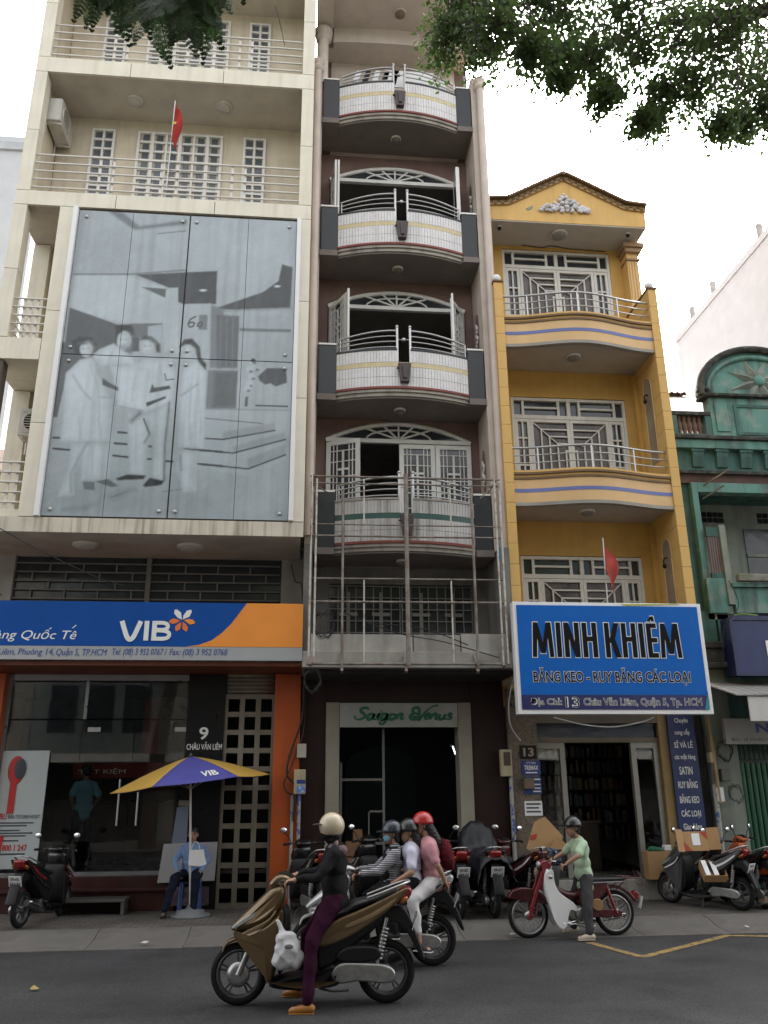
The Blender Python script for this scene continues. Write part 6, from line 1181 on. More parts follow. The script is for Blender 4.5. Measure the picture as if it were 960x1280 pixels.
m_gold = mat('gold_paint', (0.15, 0.098, 0.042), .28, .5, var=.0, coat=.6); m_goldl = mat('gold_trim', (0.30, 0.21, 0.11), .25, .5, var=.0, coat=.5); m_silver = mat('silver_paint', (.50, .50, .49), .3, .3, var=.0, coat=.5); m_bkpaint = mat('gloss_black', (.012, .012, .013), .18, var=.05, coat=.6); m_redp = mat('red_paint', (.22, .012, .015), .25, .1, var=.08, coat=.6); m_maroon = mat('maroon_paint', (.085, .014, .014), .28, .1, var=.1, coat=.5); m_bronze = mat('orange_paint', (.36, .09, .02), .3, .2, coat=.5)
gold = scooter('motorbike', 'gold scooter ridden past in the road nearest the camera', m_gold, m_goldl, ('59-X1', '668.32'), RG, mirrors=False); squash(gold, .55, .95); place(gold, .135, 8.715, R(-3.5), 0, 1.06)
silv = scooter('motorbike', 'silver scooter carrying three riders behind the gold one', m_silver, m_bkpaint, ('59-M1', '337.10'), RG, mirrors=False, tail_m=m_silver); squash(silv, .5, .89); place(silv, .83, 10.30, R(-2), 0, 1.04)
PK = .12
b1 = scooter('motorbike', 'black and red motorbike parked below the white standing poster', m_bkpaint, m_redp, ('59-H2', '623.83'), PG); place(b1, -3.66, 13.40, R(-102), PK, .92)
b2 = scooter('motorbike', 'black motorbike with red tail lamp parked by the orange pillar', m_bkpaint, m_silver, ('59-S1', '144.52'), PG); place(b2, .10, 13.36, R(-74), PK, .95)
b3 = scooter('motorbike', 'black scooter with white mirror behind the rider in the face mask', m_bkpaint, m_silver, ('54-K3', '217.45'), PG); place(b3, 1.16, 13.42, R(-62), PK, .98)
b4 = scooter('motorbike', 'dark red motorbike behind the rider in the pink shirt', m_redp, m_silver, ('59-B2', '697.53'), PG); place(b4, 2.14, 13.36, R(-80), PK, .95)
b5 = scooter('motorbike', 'black motorbike half hidden under a dark rain cover', m_bkpaint, m_dgrey, ('59-D1', '480.16'), PG); place(b5, 2.72, 13.38, R(-86), PK, .95)
b6 = scooter('motorbike', 'maroon motorbike with a white-topped tail between cover and cardboard', m_maroon, m_whiteplast, ('59-C1', '305.71'), PG, tail_m=m_maroon); place(b6, 3.22, 13.42, R(-70), PK, .93)
b7 = scooter('motorbike', 'grey-white scooter loaded with open cardboard beside the navy sign', m_slate, m_whiteplast, ('59-P2', '164.86'), PG); place(b7, 6.20, 13.44, R(-55), PK, .90)
b8 = scooter('motorbike', 'orange and black motorbike next to the green plastic bag', m_bronze, m_bkpaint, ('59-T1', '552.07'), PG); place(b8, 7.20, 13.50, R(-52), PK, .92)
b9 = scooter('motorbike', 'dark motorbike with maroon trim parked against the pale green pier', m_bkpaint, m_maroon, ('59-E1', '290.44'), PG); place(b9, 6.74, 13.55, R(-66), PK, .88)
# --- red step-through moped of the man in the green shirt
def moped():
    t = empty('motorbike', (0, 0, 0), 'old red and white step-through moped at the kerb', 'motorbike', RG); P = lambda b, n, m, par=t, **k: b.build(n, m, par, **k)
    wheel(t, -.595, .275, .062, wire=True, rimm=m_steel, disc=False, hub=.055); wheel(t, .595, .275, .066, wire=True, rimm=m_steel, disc=False, hub=.06)
    for s_ in (-1, 1):
        P(MB().pillow([(-.62, .25), (-.575, .25), (-.50, .45), (-.40, .70), (-.33, .90), (-.385, .90), (-.45, .72), (-.54, .48)], .014, .006, y=s_*.062), 'fork_leg', m_redp); P(MB().tube([(-.595, s_*.05, .275), (-.50, s_*.06, .27), (-.47, s_*.06, .40)], .014, 6), 'link_arm', m_maroon)
    P(MB().pillow([(-.425, .62), (-.36, .60), (-.28, .92), (-.35, .94)], .05, .015), 'fork_cover', m_redp)
    P(MB().pillow([(-.86, .50), (-.80, .585), (-.66, .625), (-.50, .60), (-.36, .50), (-.30, .40), (-.33, .40), (-.40, .48), (-.52, .565), (-.66, .585), (-.80, .55), (-.85, .49)], .055, .01), 'front_fender', m_maroon)
    P(MB().pillow([(-.39, .90), (-.42, .97), (-.38, 1.04), (-.30, 1.05), (-.25, 1.0), (-.27, .92)], .075, .03), 'headlight_housing', m_redp); P(MB().ell((-.415, 0, .98), (.03, .06, .055)), 'headlight', m_clear)
    b = MB()
    for s_ in (-1, 1): b.tube(smooth_pts([(-.31, s_*.03, 1.02), (-.29, s_*.16, 1.05), (-.20, s_*.27, 1.04)], 3), .012, 8)
    b.tube([(-.31, -.04, 1.02), (-.31, .04, 1.02)], .0125, 8); P(b, 'handlebar', m_chrome)
    for s_ in (-1, 1): P(MB().tube([(-.235, s_*.23, 1.045), (-.16, s_*.33, 1.03)], .017, 8), 'grip', m_rubber); mirror(t, (-.27, s_*.17, 1.06), (-.27, s_*.27, 1.16), .045)
    # white leg shields, one each side
    for s_ in (-1, 1): P(MB().pillow([(-.36, .87), (-.27, .90), (-.255, .70), (-.20, .56), (-.08, .47), (-.01, .42), (.03, .36), (.02, .32), (-.06, .34), (-.10, .26), (-.13, .15), (-.20, .12), (-.29, .22), (-.345, .42), (-.385, .62), (-.395, .78)], .012, .008, y=s_*.15), 'leg_shield', m_whiteplast)
    P(MB().pillow([(-.38, .60), (-.35, .88), (-.30, .88), (-.30, .60), (-.25, .35), (-.30, .32)], .145, .01), 'shield_front', m_whiteplast); P(MB().lathe([(.03, 0), (.03, .008), (0, .01)], (-.31, -.163, .80), (0, -1, 0), 14), 'badge', m_steel)
    P(MB().tube(smooth_pts([(-.33, 0, .86), (-.22, 0, .62), (-.02, 0, .50), (.2, 0, .52), (.42, 0, .60)], 4), [.045]*8+[.055]*9, 10), 'frame', m_maroon)
    P(MB().pillow([(.10, .40), (.13, .62), (.26, .70), (.48, .70), (.52, .58), (.40, .46), (.22, .38)], .10, .03), 'body', m_maroon); P(MB().pillow([(.25, .44), (.36, .46), (.40, .38), (.36, .32), (.26, .34)], .02, .01, y=-.115), 'chain_case_cover', mat('tan_cover', (.30, .16, .07), .5))
    P(MB().pillow([(.16, .72), (.26, .76), (.50, .765), (.72, .755), (.73, .715), (.50, .70), (.20, .675)], .12, .025), 'seat', m_seat); P(MB().pillow([(.20, .695), (.72, .71), (.72, .69), (.20, .672)], .124, .004), 'seat_trim', m_chrome)
    P(MB().pillow([(.24, .46), (.30, .57), (.46, .625), (.66, .62), (.82, .53), (.90, .42), (.875, .40), (.79, .50), (.64, .575), (.46, .58), (.33, .53), (.28, .45)], .065, .012), 'rear_fender', m_maroon)
    b = MB(); z = .76
    for s_ in (-1, 1): b.tube([(.70, s_*.1, z), (.98, s_*.1, z-.02), (1.0, s_*.1, z-.14)], .007, 6); b.tube([(.98, s_*.1, z-.02), (.94, s_*.08, z+.08)], .006, 6); b.tube([(.78, s_*.1, z-.01), (.60, s_*.08, .55)], .008, 6)
    for x in (.76, .84, .92, .98): b.tube([(x, -.1, z-.012), (x, .1, z-.012)], .006, 6)
    b.tube([(.94, -.08, z+.08), (.94, .08, z+.08)], .006, 6); b.tube([(1.0, -.1, z-.14), (1.0, .1, z-.14)], .006, 6); P(b, 'luggage_rack', m_maroon)
    P(MB().pillow([(.86, .50), (.91, .54), (.95, .50), (.93, .44), (.88, .43)], .05, .015), 'tail_light', m_redlens)
    for s_ in (-1, 1): P(MB().tube([(.595, s_*.085, .275), (.48, s_*.085, .62)], .022, 8), 'shock_absorber', m_redp); P(MB().bar((.18, s_*.07, .30), (.60, s_*.07, .275), .02, .05), 'swingarm', m_redp)
    P(MB().pillow([(.12, .335), (.62, .315), (.66, .26), (.60, .235), (.14, .25)], .012, .006, y=-.085), 'chain_case', m_maroon)
    P(MB().pillow([(-.10, .30), (-.06, .37), (.10, .385), (.20, .34), (.22, .26), (.14, .20), (-.02, .21)], .09, .02), 'engine', m_alum); P(MB().lathe([(.085, 0), (.085, .04), (.05, .055), (0, .055)], (.10, -.09, .285), (0, -1, 0), 18), 'clutch_cover', m_alum); P(MB().lathe([(.05, 0), (.052, .15), (.03, .16)], (-.08, 0, .30), (-1, 0, .1), 12), 'cylinder', m_dgrey)
    P(MB().tube(smooth_pts([(-.12, .06, .26), (-.02, .10, .14), (.25, .13, .16), (.80, .13, .22)], 4), [.016]*8+[.034]*5, 8), 'exhaust', m_chrome); b = MB(); b.tube([(.0, -.22, .20), (.0, .22, .20)], .01, 6); P(b, 'foot_peg', m_rubber); P(MB().tube([(.10, -.12, .22), (-.18, -.16, .18)], .009, 6), 'gear_lever', m_chrome)
    P(MB().tube(smooth_pts([(.02, -.10, .16), (.14, -.13, .13), (.26, -.14, .14)], 3), .010, 6), 'side_stand', m_chrome)
    for s_ in (-1, 1): P(MB().tube(smooth_pts([(-.28, s_*.15, 1.04), (-.38, s_*.12, 1.02), (-.42, s_*.05, .90), (-.44, s_*.04, .70)], 4), .005, 5), 'cable', m_cable)
    plate(t, (.955, 0, .40), R(-18), ('51-N4', '2867')); return t
cub = moped(); squash(cub, .56, .78); place(cub, 3.585, 11.80, R(3), .012, 1.0)
# rain cover thrown over the parked black motorbike
def drape(name, label, m, fn, nu, nv, cat):
    b = MB(); b.sheet(fn, nu, nv); o = b.build(name, m, solid=.006); return tag(o, label, cat)
m_cover = mat('rain_cover', (.012, .013, .018), .5, var=.25, vs=5, bump=.5, bs=9)
def cover_fn(u, v):
    # u along the bike from nose to tail, v across
    x = -.62+u*1.50; a = (v-.5)*2
    hump = math.exp(-((x+.24)/.21)**4); ridge = 1.30*hump+(1-hump)*(.90 if x > -.2 else .62)
    half = .22+.05*hump; drop = .34+.30*hump
    s_ = abs(a); y = math.copysign(half*math.sin(min(1, s_*1.15)*PI/2)**.9+.05*s_**3, a); z = ridge-drop*s_**2.4-.05*hump*s_-.10*max(0, (x-.72)/.16)**2
    w_ = .020*math.sin(x*17+a*5)+.016*math.sin(a*21+x*6)
    th = R(-86); xx, yy = x*.95, y+w_*s_
    return (2.72+xx*math.cos(th)-yy*math.sin(th), 13.38+xx*math.sin(th)+yy*math.cos(th), .12+z*.97+w_*.5)
drape('rain_cover', 'dark blue-black rain cover draped over a parked motorbike', m_cover, cover_fn, 60, 44, 'cover')
# ================================================================== people
m_skin = mat('skin', (.36, .20, .13), .5, var=.08, vs=12); m_hair = mat('black_hair', (.012, .010, .010), .45, var=.2, vs=30, bump=.3, bs=60)
m_eye = mat('eye_dark', (.015, .012, .012), .2, var=0); m_lip = mat('lip', (.22, .085, .075), .5, var=0)
def cap_mb(b, p0, p1, r0, r1, seg=12):
    a, c = Vector(p0), Vector(p1); d = c-a; L = max(d.length, 1e-4)
    prof = [(r0*math.cos(t), r0*math.sin(t)) for t in np.linspace(-PI/2, 0, 5)] + [(r1*math.cos(t), L+r1*math.sin(t)) for t in np.linspace(0, PI/2, 5)]
    prof[0] = (1e-6, prof[0][1]); prof[-1] = (1e-6, prof[-1][1]); b.lathe(prof, a, d, seg)
def blob(prims, name, m, parent, voxel=.008, smooth=6, disp=0.0, dscale=.12, z_cut=None):
    b = MB()
    for p in prims:
        if p[0] == 'c': cap_mb(b, *p[1:])
        else: b.ell(p[1], p[2], p[3] if len(p) > 3 else None, 20, 12)
    o = b.build(name, m, None); md = o.modifiers.new('r', 'REMESH'); md.mode = 'VOXEL'; md.voxel_size = voxel; md.use_smooth_shade = True
    sm = o.modifiers.new('s', 'SMOOTH'); sm.factor = .5; sm.iterations = smooth
    dg = bpy.context.evaluated_depsgraph_get(); me = bpy.data.meshes.new_from_object(o.evaluated_get(dg)); old = o.data; o.modifiers.clear(); o.data = me; bpy.data.meshes.remove(old)
    if disp > 0:
        n = len(me.vertices); co = np.empty(n*3); me.vertices.foreach_get('co', co); co = co.reshape(-1, 3); no = np.empty(n*3); me.vertices.foreach_get('normal', no); no = no.reshape(-1, 3)
        k = 1/dscale; ph = rng.uniform(0, 6, 6)
        f = (1-2*np.abs(np.sin(co[:, 0]*k*4+co[:, 2]*k*5+ph[0]+1.5*np.sin(co[:, 1]*k*3+ph[1]))))*.6+np.sin(co[:, 2]*k*9-co[:, 0]*k*6+ph[2]+1.6*np.sin(co[:, 0]*k*5+co[:, 1]*k*4+ph[3]))*.5
        me.vertices.foreach_set('co', (co+no*(f*disp)[:, None]).ravel())
    me.materials.clear(); me.materials.append(m); me.update()
    for p in me.polygons: p.use_smooth = True
    o.parent = parent; return o
def fr(fwd, up):
    u = Vector(up).normalized(); f = Vector(fwd); f = (f-u*f.dot(u)).normalized(); s_ = u.cross(f); return Matrix((f, s_, u)).transposed()
def hand_prims(wr, d, across, pn, curl, k=1.0):
    """palm, four fingers of unequal length bent twice, thumb leaving the side of the palm"""
    d, a = Vector(d).normalized(), Vector(across); a = (a-d*a.dot(d)).normalized(); n_ = Vector(pn); n_ = (n_-d*n_.dot(d)-a*n_.dot(a)).normalized(); w_ = Vector(wr); o = [('e', w_+d*.045*k, (.046*k, .037*k, .015*k), Matrix((d, a, n_)).transposed()), ('c', w_-d*.01, w_+d*.02*k, .022*k, .024*k)]
    for i, (off, L) in enumerate(((-.029, .062), (-.010, .074), (.010, .070), (.028, .054))):
        r0 = w_+d*.078*k+a*off*k; c1 = curl; d1 = d*math.cos(c1)+n_*math.sin(c1); m1 = r0+d1*L*.45*k; c2 = curl*1.9; d2 = d*math.cos(c2)+n_*math.sin(c2); m2 = m1+d2*L*.55*k
        o += [('c', r0-d*.012, m1, .0092*k, .0086*k, 8), ('c', m1, m2, .0086*k, .0072*k, 8)]
    t0 = w_+d*.022*k-a*.030*k; td = (d*.75-a*.55+n_*.45).normalized(); t1 = t0+td*.035*k; t2 = t1+(d*.85+n_*.5).normalized()*.028*k; o += [('c', t0, t1, .0115*k, .0100*k, 8), ('c', t1, t2, .0100*k, .0085*k, 8)]
    return o
def person(label, J, top_m, leg_m, shoe_m, group=None, sleeve='short', leg_cut=1.0, head_f=(-1, 0, -.05), hair='under', helmet=None, hand='grip', name='person', top_extra=None, scale=1.0, grip_m=None, sole_m=None):
    t = empty(name, (0, 0, 0), label, 'person', group)
    V = {k: Vector(v) for k, v in J.items() if isinstance(v, tuple)}; pel, nk, hd = V['pelvis'], V['neck'], V['head']; up = (nk-pel).normalized(); F = fr((-1, 0, 0), up)
    shw = .155; hpw = .085; sh = {}; hp = {}
    base = nk-up*.075
    for s_, q in ((-1, 'l'), (1, 'r')): sh[q] = base+F @ Vector((.0, -s_*-1*shw*1.0, 0))*1.0; sh[q] = base+Vector((0, s_*shw, 0)); hp[q] = pel+Vector((0, s_*hpw, -.02))
    Lt = (nk-pel).length
    torso = [('e', pel+up*.02, (.105, .15, .125), F), ('e', pel+up*Lt*.35, (.095, .135, .14), F), ('e', pel+up*Lt*.68, (.105, .155, .165), F), ('c', sh['l']-Vector((0, .02, 0))*-1, sh['r']-Vector((0, .02, 0)), .06, .06)]
    Hf = Vector(head_f).normalized(); H = fr(Hf, Vector((0, 0, 1)) if abs(Hf.z) < .8 else (-1, 0, 0)); Hx = lambda x, y, z: hd+H @ Vector((x, y, z))
    headp = [('e', Hx(-.01, 0, .025), (.092, .072, .095), H), ('e', Hx(.025, 0, -.045), (.062, .055, .065), H), ('c', Hx(.078, 0, .0), Hx(.092, 0, -.028), .010, .014, 8), ('e', Hx(.03, 0, -.095), (.035, .03, .025), H), ('e', Hx(-.015, .074, -.01), (.018, .008, .030), H), ('e', Hx(-.015, -.074, -.01), (.018, .008, .030), H), ('c', nk-up*.02, Hx(-.02, 0, -.06), .050, .046)]
    arms = []; legs = []; hands = []
    for q, s_ in (('l', -1), ('r', 1)):
        e, w_ = V['elbow_'+q], V['wrist_'+q]; arms += [('c', sh[q], e, .048, .036), ('c', e, w_, .036, .025)]
        d = (w_-e).normalized(); hm = J.get('hand_'+q, hand)
        if hm == 'grip': hands += hand_prims(w_, (d*.6+Vector((-1, 0, -.1))*.4), (0, s_, 0), (0, 0, -1), R(52))
        elif hm == 'rest': hands += hand_prims(w_, d, (0, s_, 0), (0, 0, -1), R(14))
        else: hands += hand_prims(w_, d, (-.2, s_, 0), (-.5, -s_, 0), R(28))
        k_, a_ = V['knee_'+q], V['ankle_'+q]; legs += [('c', hp[q], k_, .078, .055), ('c', k_, a_, .052, .034)]
        tf = Vector(J.get('toe', (-1, 0, 0))).normalized(); tf = Vector(J.get('toe_'+q, tf)).normalized(); legs += [('c', a_+tf*-.03+Vector((0, 0, -.045)), a_+tf*.13+Vector((0, 0, -.055)), .030, .026)]
    blob(torso+headp+arms+legs+hands, 'body', m_skin, t, .0068, 3)
    for s_ in (-1, 1):
        MB().ell(Hx(.070, s_*.030, .012), (.010, .014, .008), H, 10, 6).build('eye', m_eye, t); MB().ell(Hx(.074, s_*.030, .034), (.008, .020, .0045), H, 8, 5).build('eyebrow', m_hair, t)
    MB().ell(Hx(.080, 0, -.058), (.008, .022, .007), H, 10, 6).build('mouth', m_lip, t)
    # clothes follow the body, a little larger
    g = .014
    gr = lambda ps, k: [(p[0], p[1], p[2], p[3]+k, p[4]+k)+tuple(p[5:]) if p[0] == 'c' else (p[0], p[1], tuple(r+k for r in p[2]))+tuple(p[3:]) for p in ps]
    tp = gr(torso, g)+[('c', nk-up*.055, nk-up*.02, .062, .058)]
    for q in 'lr':
        e, w_ = V['elbow_'+q], V['wrist_'+q]
        if sleeve == 'short': tp.append(('c', sh[q], sh[q]+(e-sh[q])*.72, .064, .060))
        else: tp += [('c', sh[q], e, .062, .050), ('c', e, e+(w_-e)*.93, .049, .036)]
    hem = J.get('hem', .10); tp += [('e', pel-up*(hem-.06), (.112, .152, .10), F)]
    if top_extra: tp += top_extra(V, up)
    blob(tp, 'shirt', top_m, t, .0105, 5, .0065, .27)
    lg = [('e', pel-up*.005, (.112, .158, .118), F)]
    for q in 'lr':
        k_, a_ = V['knee_'+q], V['ankle_'+q]; e = k_+(a_-k_)*leg_cut; lg += [('c', hp[q], k_, .094, .072), ('c', k_, e, .070, .054 if leg_cut > .9 else .058)]
    blob(lg, 'trousers', leg_m, t, .0105, 5, .0065, .30)
    for q in 'lr':
        a_ = V['ankle_'+q]; tf = Vector(J.get('toe_'+q, J.get('toe', (-1, 0, 0)))).normalized(); z = Vector((0, 0, 1)); b0 = a_+z*-.045
        s_o = blob([('c', b0-tf*.035, b0+tf*.06+z*-.006, .038, .036), ('c', b0+tf*.06+z*-.008, b0+tf*.14+z*-.016, .036, .026)], 'shoe', shoe_m, t, .0075, 4)
        so = MB(); S2 = fr(tf, z); so.cbox(b0+tf*.05+z*-.036, (.225, .070, .011), S2); so.build('sole', sole_m or m_rubber, None, .006).parent = s_o
    if helmet:
        hm = empty('helmet', (0, 0, 0)); hm.parent = t; kind, mm, m2 = helmet; k = .017
        if kind == 'full':
            MB().ell(Hx(-.012, 0, .030), (.120, .106, .116), H, 24, 14, z0=-.72).build('shell', mm, hm, solid=.012); MB().ell(Hx(-.011, 0, .018), (.1225, .1085, .028), H, 24, 6, z0=-.3, z1=.3).build('band', mm, hm)
            MB().pillow([(-.0, .0), (.07, .012), (.075, .006), (0, -.012)], .085, .004).build('peak', m2, hm).matrix_local = Matrix.Translation(Hx(.095, 0, .05)) @ (H @ Matrix.Rotation(.25, 3, 'Y')).to_4x4()
        else:
            MB().ell(Hx(-.012, 0, .028), (.120, .102, .118), H, 24, 14, z0=-.08).build('shell', mm, hm, solid=.010); MB().ell(Hx(-.012, 0, .020), (.1225, .1045, .03), H, 24, 5, z0=-.35, z1=.35).build('band', m2, hm)
            MB().pillow([(0, .0), (.05, .008), (.075, .0), (.075, -.006), (.0, -.012)], .075, .004).build('peak', m2, hm).matrix_local = Matrix.Translation(Hx(.095, 0, .028)) @ (H @ Matrix.Rotation(.12, 3, 'Y')).to_4x4()
        b = MB()
        for s_ in (-1, 1): b.tube(smooth_pts([Hx(-.02, s_*.09, .02), Hx(.0, s_*.075, -.06), Hx(.02, s_*.02, -.122)], 3), .006, 5, flat=.5)
        b.build('strap', m_black, hm)
    if hair == 'under': blob([('e', Hx(-.045, 0, .0), (.065, .075, .075), H), ('e', Hx(-.06, 0, -.06), (.045, .058, .05), H)], 'hair', m_hair, t, .009, 3)
    elif hair == 'short': blob([('e', Hx(-.018, 0, .05), (.098, .080, .088), H), ('e', Hx(-.055, 0, .0), (.06, .078, .075), H)], 'hair', m_hair, t, .009, 3)
    elif hair == 'long': blob([('e', Hx(-.05, 0, .0), (.07, .078, .08), H), ('c', Hx(-.075, 0, -.02), nk+Vector((.105, 0, -.02)), .066, .06), ('c', nk+Vector((.105, 0, -.02)), nk-up*.20+Vector((.155, 0, 0)), .058, .03)], 'hair', m_hair, t, .009, 3, .004, .06)
    t['_H'] = 0; del t['_H']
    return t, Hx, H
def fab(name, c, **k): return mat(name, c, .85, var=.12, vs=6, bump=.25, bs=120, spec=.12, **k)
m_jack = fab('black_jacket', (.014, .0135, .015)); m_plum = fab('plum_trousers', (.034, .006, .021)); m_tan = mat('tan_leather', (.36, .15, .03), .4, var=.1); m_cream = mat('cream_helmet', (.55, .47, .33), .25, var=.04, coat=.5)
m_vest = fab('black_cloth', (.016, .016, .017)); m_lav = fab('pale_lavender', (.56, .55, .66)); m_pinkc = fab('pink_cloth', (.52, .26, .28)); m_wpant = fab('white_trousers', (.64, .62, .62)); m_dtr = fab('dark_trousers', (.017, .017, .019)); m_sneak = mat('black_canvas', (.025, .022, .024), .7); m_sole = mat('white_sole', (.62, .61, .58), .6)
m_green = fab('pale_green_shirt', (.40, .52, .36)); m_gtr = fab('charcoal_trousers', (.055, .055, .056)); m_ltshoe = mat('pale_shoe', (.48, .43, .33), .6); m_navyh = mat('navy_helmet', (.02, .026, .045), .3, coat=.4); m_redh = mat('red_helmet', (.42, .022, .022), .25, coat=.5); m_uni = fab('uniform_blue', (.20, .30, .50)); m_navyt = fab('navy_trousers', (.012, .015, .03))
def stripes():
    m = fab('striped_knit', (.40, .40, .43)); n = m.node_tree.nodes; l = m.node_tree.links; b = n['Principled BSDF']; cur = b.inputs['Base Color'].links[0].from_socket
    tc = n.new('ShaderNodeTexCoord'); w_ = n.new('ShaderNodeTexWave'); w_.bands_direction = 'Z'; w_.inputs['Scale'].default_value = 17; w_.inputs['Distortion'].default_value = .6; l.new(tc.outputs['Object'], w_.inputs['Vector']); x = n.new('ShaderNodeMix'); x.data_type = 'RGBA'; x.inputs[7].default_value = (.03, .03, .035, 1)
    r = n.new('ShaderNodeMapRange'); r.inputs[1].default_value = .45; r.inputs[2].default_value = .6; l.new(w_.outputs['Fac'], r.inputs[0]); l.new(r.outputs[0], x.inputs[0]); l.new(cur, x.inputs[6]); l.new(x.outputs[2], b.inputs['Base Color']); return m
RP = 'riders in the road'
def at_bike(p, bike, dz=0): p.location = bike.location+Vector((0, 0, dz)); p.rotation_euler = (0, 0, bike.rotation_euler[2])
# rider of the gold scooter
J = dict(pelvis=(.20, 0, .91), neck=(.185, 0, 1.36), head=(.15, 0, 1.515), elbow_l=(.05, -.25, 1.10), wrist_l=(-.165, -.30, 1.085), elbow_r=(.05, .25, 1.12), wrist_r=(-.165, .30, 1.085), knee_l=(.0, -.24, .58), ankle_l=(-.03, -.33, .085), knee_r=(-.06, .21, .56), ankle_r=(-.14, .29, .09), hem=.20)
p1, Hx, H = person('person in black jacket, plum trousers and cream helmet on the gold scooter', J, m_jack, m_plum, m_tan, RP, 'long', .97, helmet=('full', m_cream, m_dgrey), sole_m=m_tan, top_extra=lambda V, up: [('e', V['pelvis']+up*.10, (.135, .168, .17)), ('e', V['pelvis']+up*.28, (.13, .172, .16)), ('e', V['pelvis']-up*.05, (.135, .165, .11))])
blob([('e', Hx(.03, 0, -.05), (.068, .066, .065), H), ('e', Hx(-.01, 0, -.10), (.06, .062, .05), H)], 'face_mask', m_vest, p1, .009, 3)
up = (Vector(J['neck'])-Vector(J['pelvis'])).normalized(); blob([('c', Vector((.185, -.05, 1.325)), Vector((.185, .05, 1.325)), .065, .065), ('c', Vector((.27, -.09, 1.315)), Vector((.27, .09, 1.315)), .045, .045)], 'hood', fab('mauve_hood', (.17, .13, .14)), p1, .009, 4, .005, .06)
at_bike(p1, gold)
# three on the silver scooter
J = dict(pelvis=(.20, 0, .84), neck=(.25, 0, 1.235), head=(.215, 0, 1.385), elbow_l=(.04, -.23, .99), wrist_l=(-.15, -.29, .985), elbow_r=(.04, .23, .99), wrist_r=(-.15, .29, .985), knee_l=(-.05, -.17, .70), ankle_l=(-.10, -.13, .335), knee_r=(-.05, .17, .70), ankle_r=(-.10, .13, .335), hem=.12)
m_str = stripes(); p2, Hx, H = person('person in striped sleeves and blue face mask steering the silver scooter', J, m_str, m_dtr, m_sneak, RP, 'long', 1.0, helmet=('open', m_navyh, m_navyh))
blob([('e', Hx(.038, 0, -.048), (.058, .058, .050), H)], 'face_mask', mat('mask_blue', (.20, .46, .62), .7), p2, .008, 3)
Fv = fr((-1, 0, 0), (Vector(J['neck'])-Vector(J['pelvis']))); pv = Vector(J['pelvis']); uv = (Vector(J['neck'])-pv).normalized(); blob([('e', pv+uv*.29, (.128, .155, .145), Fv), ('e', pv+uv*.12+Vector((-.05, 0, 0)), (.085, .14, .17), Fv), ('c', pv+uv*.35+Vector((0, -.09, 0)), pv+uv*.35+Vector((0, .09, 0)), .068, .068)], 'vest', m_vest, p2, .011, 5, .004, .1)
at_bike(p2, silv)
J = dict(pelvis=(.45, 0, .885), neck=(.435, 0, 1.255), head=(.41, 0, 1.40), elbow_l=(.42, -.25, .985), wrist_l=(.20, -.23, .865), elbow_r=(.42, .25, .985), wrist_r=(.20, .23, .865), knee_l=(.12, -.24, .80), ankle_l=(.22, -.25, .40), knee_r=(.12, .24, .80), ankle_r=(.22, .25, .40), hem=.14, hand_l='rest', hand_r='rest')
p3, Hx, H = person('person in pale lavender t-shirt and black helmet seated in the middle', J, m_lav, m_dtr, m_sneak, RP, 'short', 1.0, helmet=('open', mat('black_helmet', (.02, .025, .026), .3, coat=.4), m_black), hair='long', sole_m=m_sole); at_bike(p3, silv)
J = dict(pelvis=(.69, 0, .90), neck=(.635, 0, 1.325), head=(.575, 0, 1.475), elbow_l=(.72, -.22, 1.05), wrist_l=(.80, -.17, .90), elbow_r=(.72, .22, 1.05), wrist_r=(.80, .17, .90), knee_l=(.43, -.25, .71), ankle_l=(.49, -.24, .28), knee_r=(.43, .25, .71), ankle_r=(.49, .24, .28), hem=.12, hand_l='rest', hand_r='rest', toe=(-.9, -.1, -.1), toe_l=(.75, -.55, -.12))
p4, Hx, H = person('person in pink t-shirt, white trousers and red helmet at the back', J, m_pinkc, m_wpant, m_sneak, RP, 'short', .72, helmet=('open', m_redh, m_redh), hair='long', sole_m=m_sole)
at_bike(p4, silv)
bp2 = blob([('e', (.85, 0, 1.15), (.075, .13, .17)), ('e', (.90, 0, 1.08), (.05, .11, .11))], 'backpack', fab('maroon_bag', (.10, .014, .02)), None, .011, 5, .003, .1); tag(bp2, 'maroon backpack on the rider in the pink t-shirt', 'backpack'); at_bike(bp2, silv)
# man with the moped
J = dict(pelvis=(.21, 0, .745), neck=(.165, 0, 1.205), head=(.095, -.01, 1.345), elbow_l=(.045, -.26, 1.0), wrist_l=(-.10, -.235, .91), elbow_r=(.03, .25, 1.0), wrist_r=(-.12, .235, .93), knee_l=(.15, -.21, .42), ankle_l=(.13, -.27, .085), knee_r=(.12, .20, .42), ankle_r=(.12, .27, .085), hem=.19)
p5, Hx, H = person('person in pale green shirt and black helmet astride the red moped', J, m_green, m_gtr, m_ltshoe, None, 'short', .97, head_f=(-.9, -.1, -.42), helmet=('open', mat('black_shell', (.014, .014, .016), .25, coat=.5), m_black), sole_m=m_ltshoe); at_bike(p5, cub)
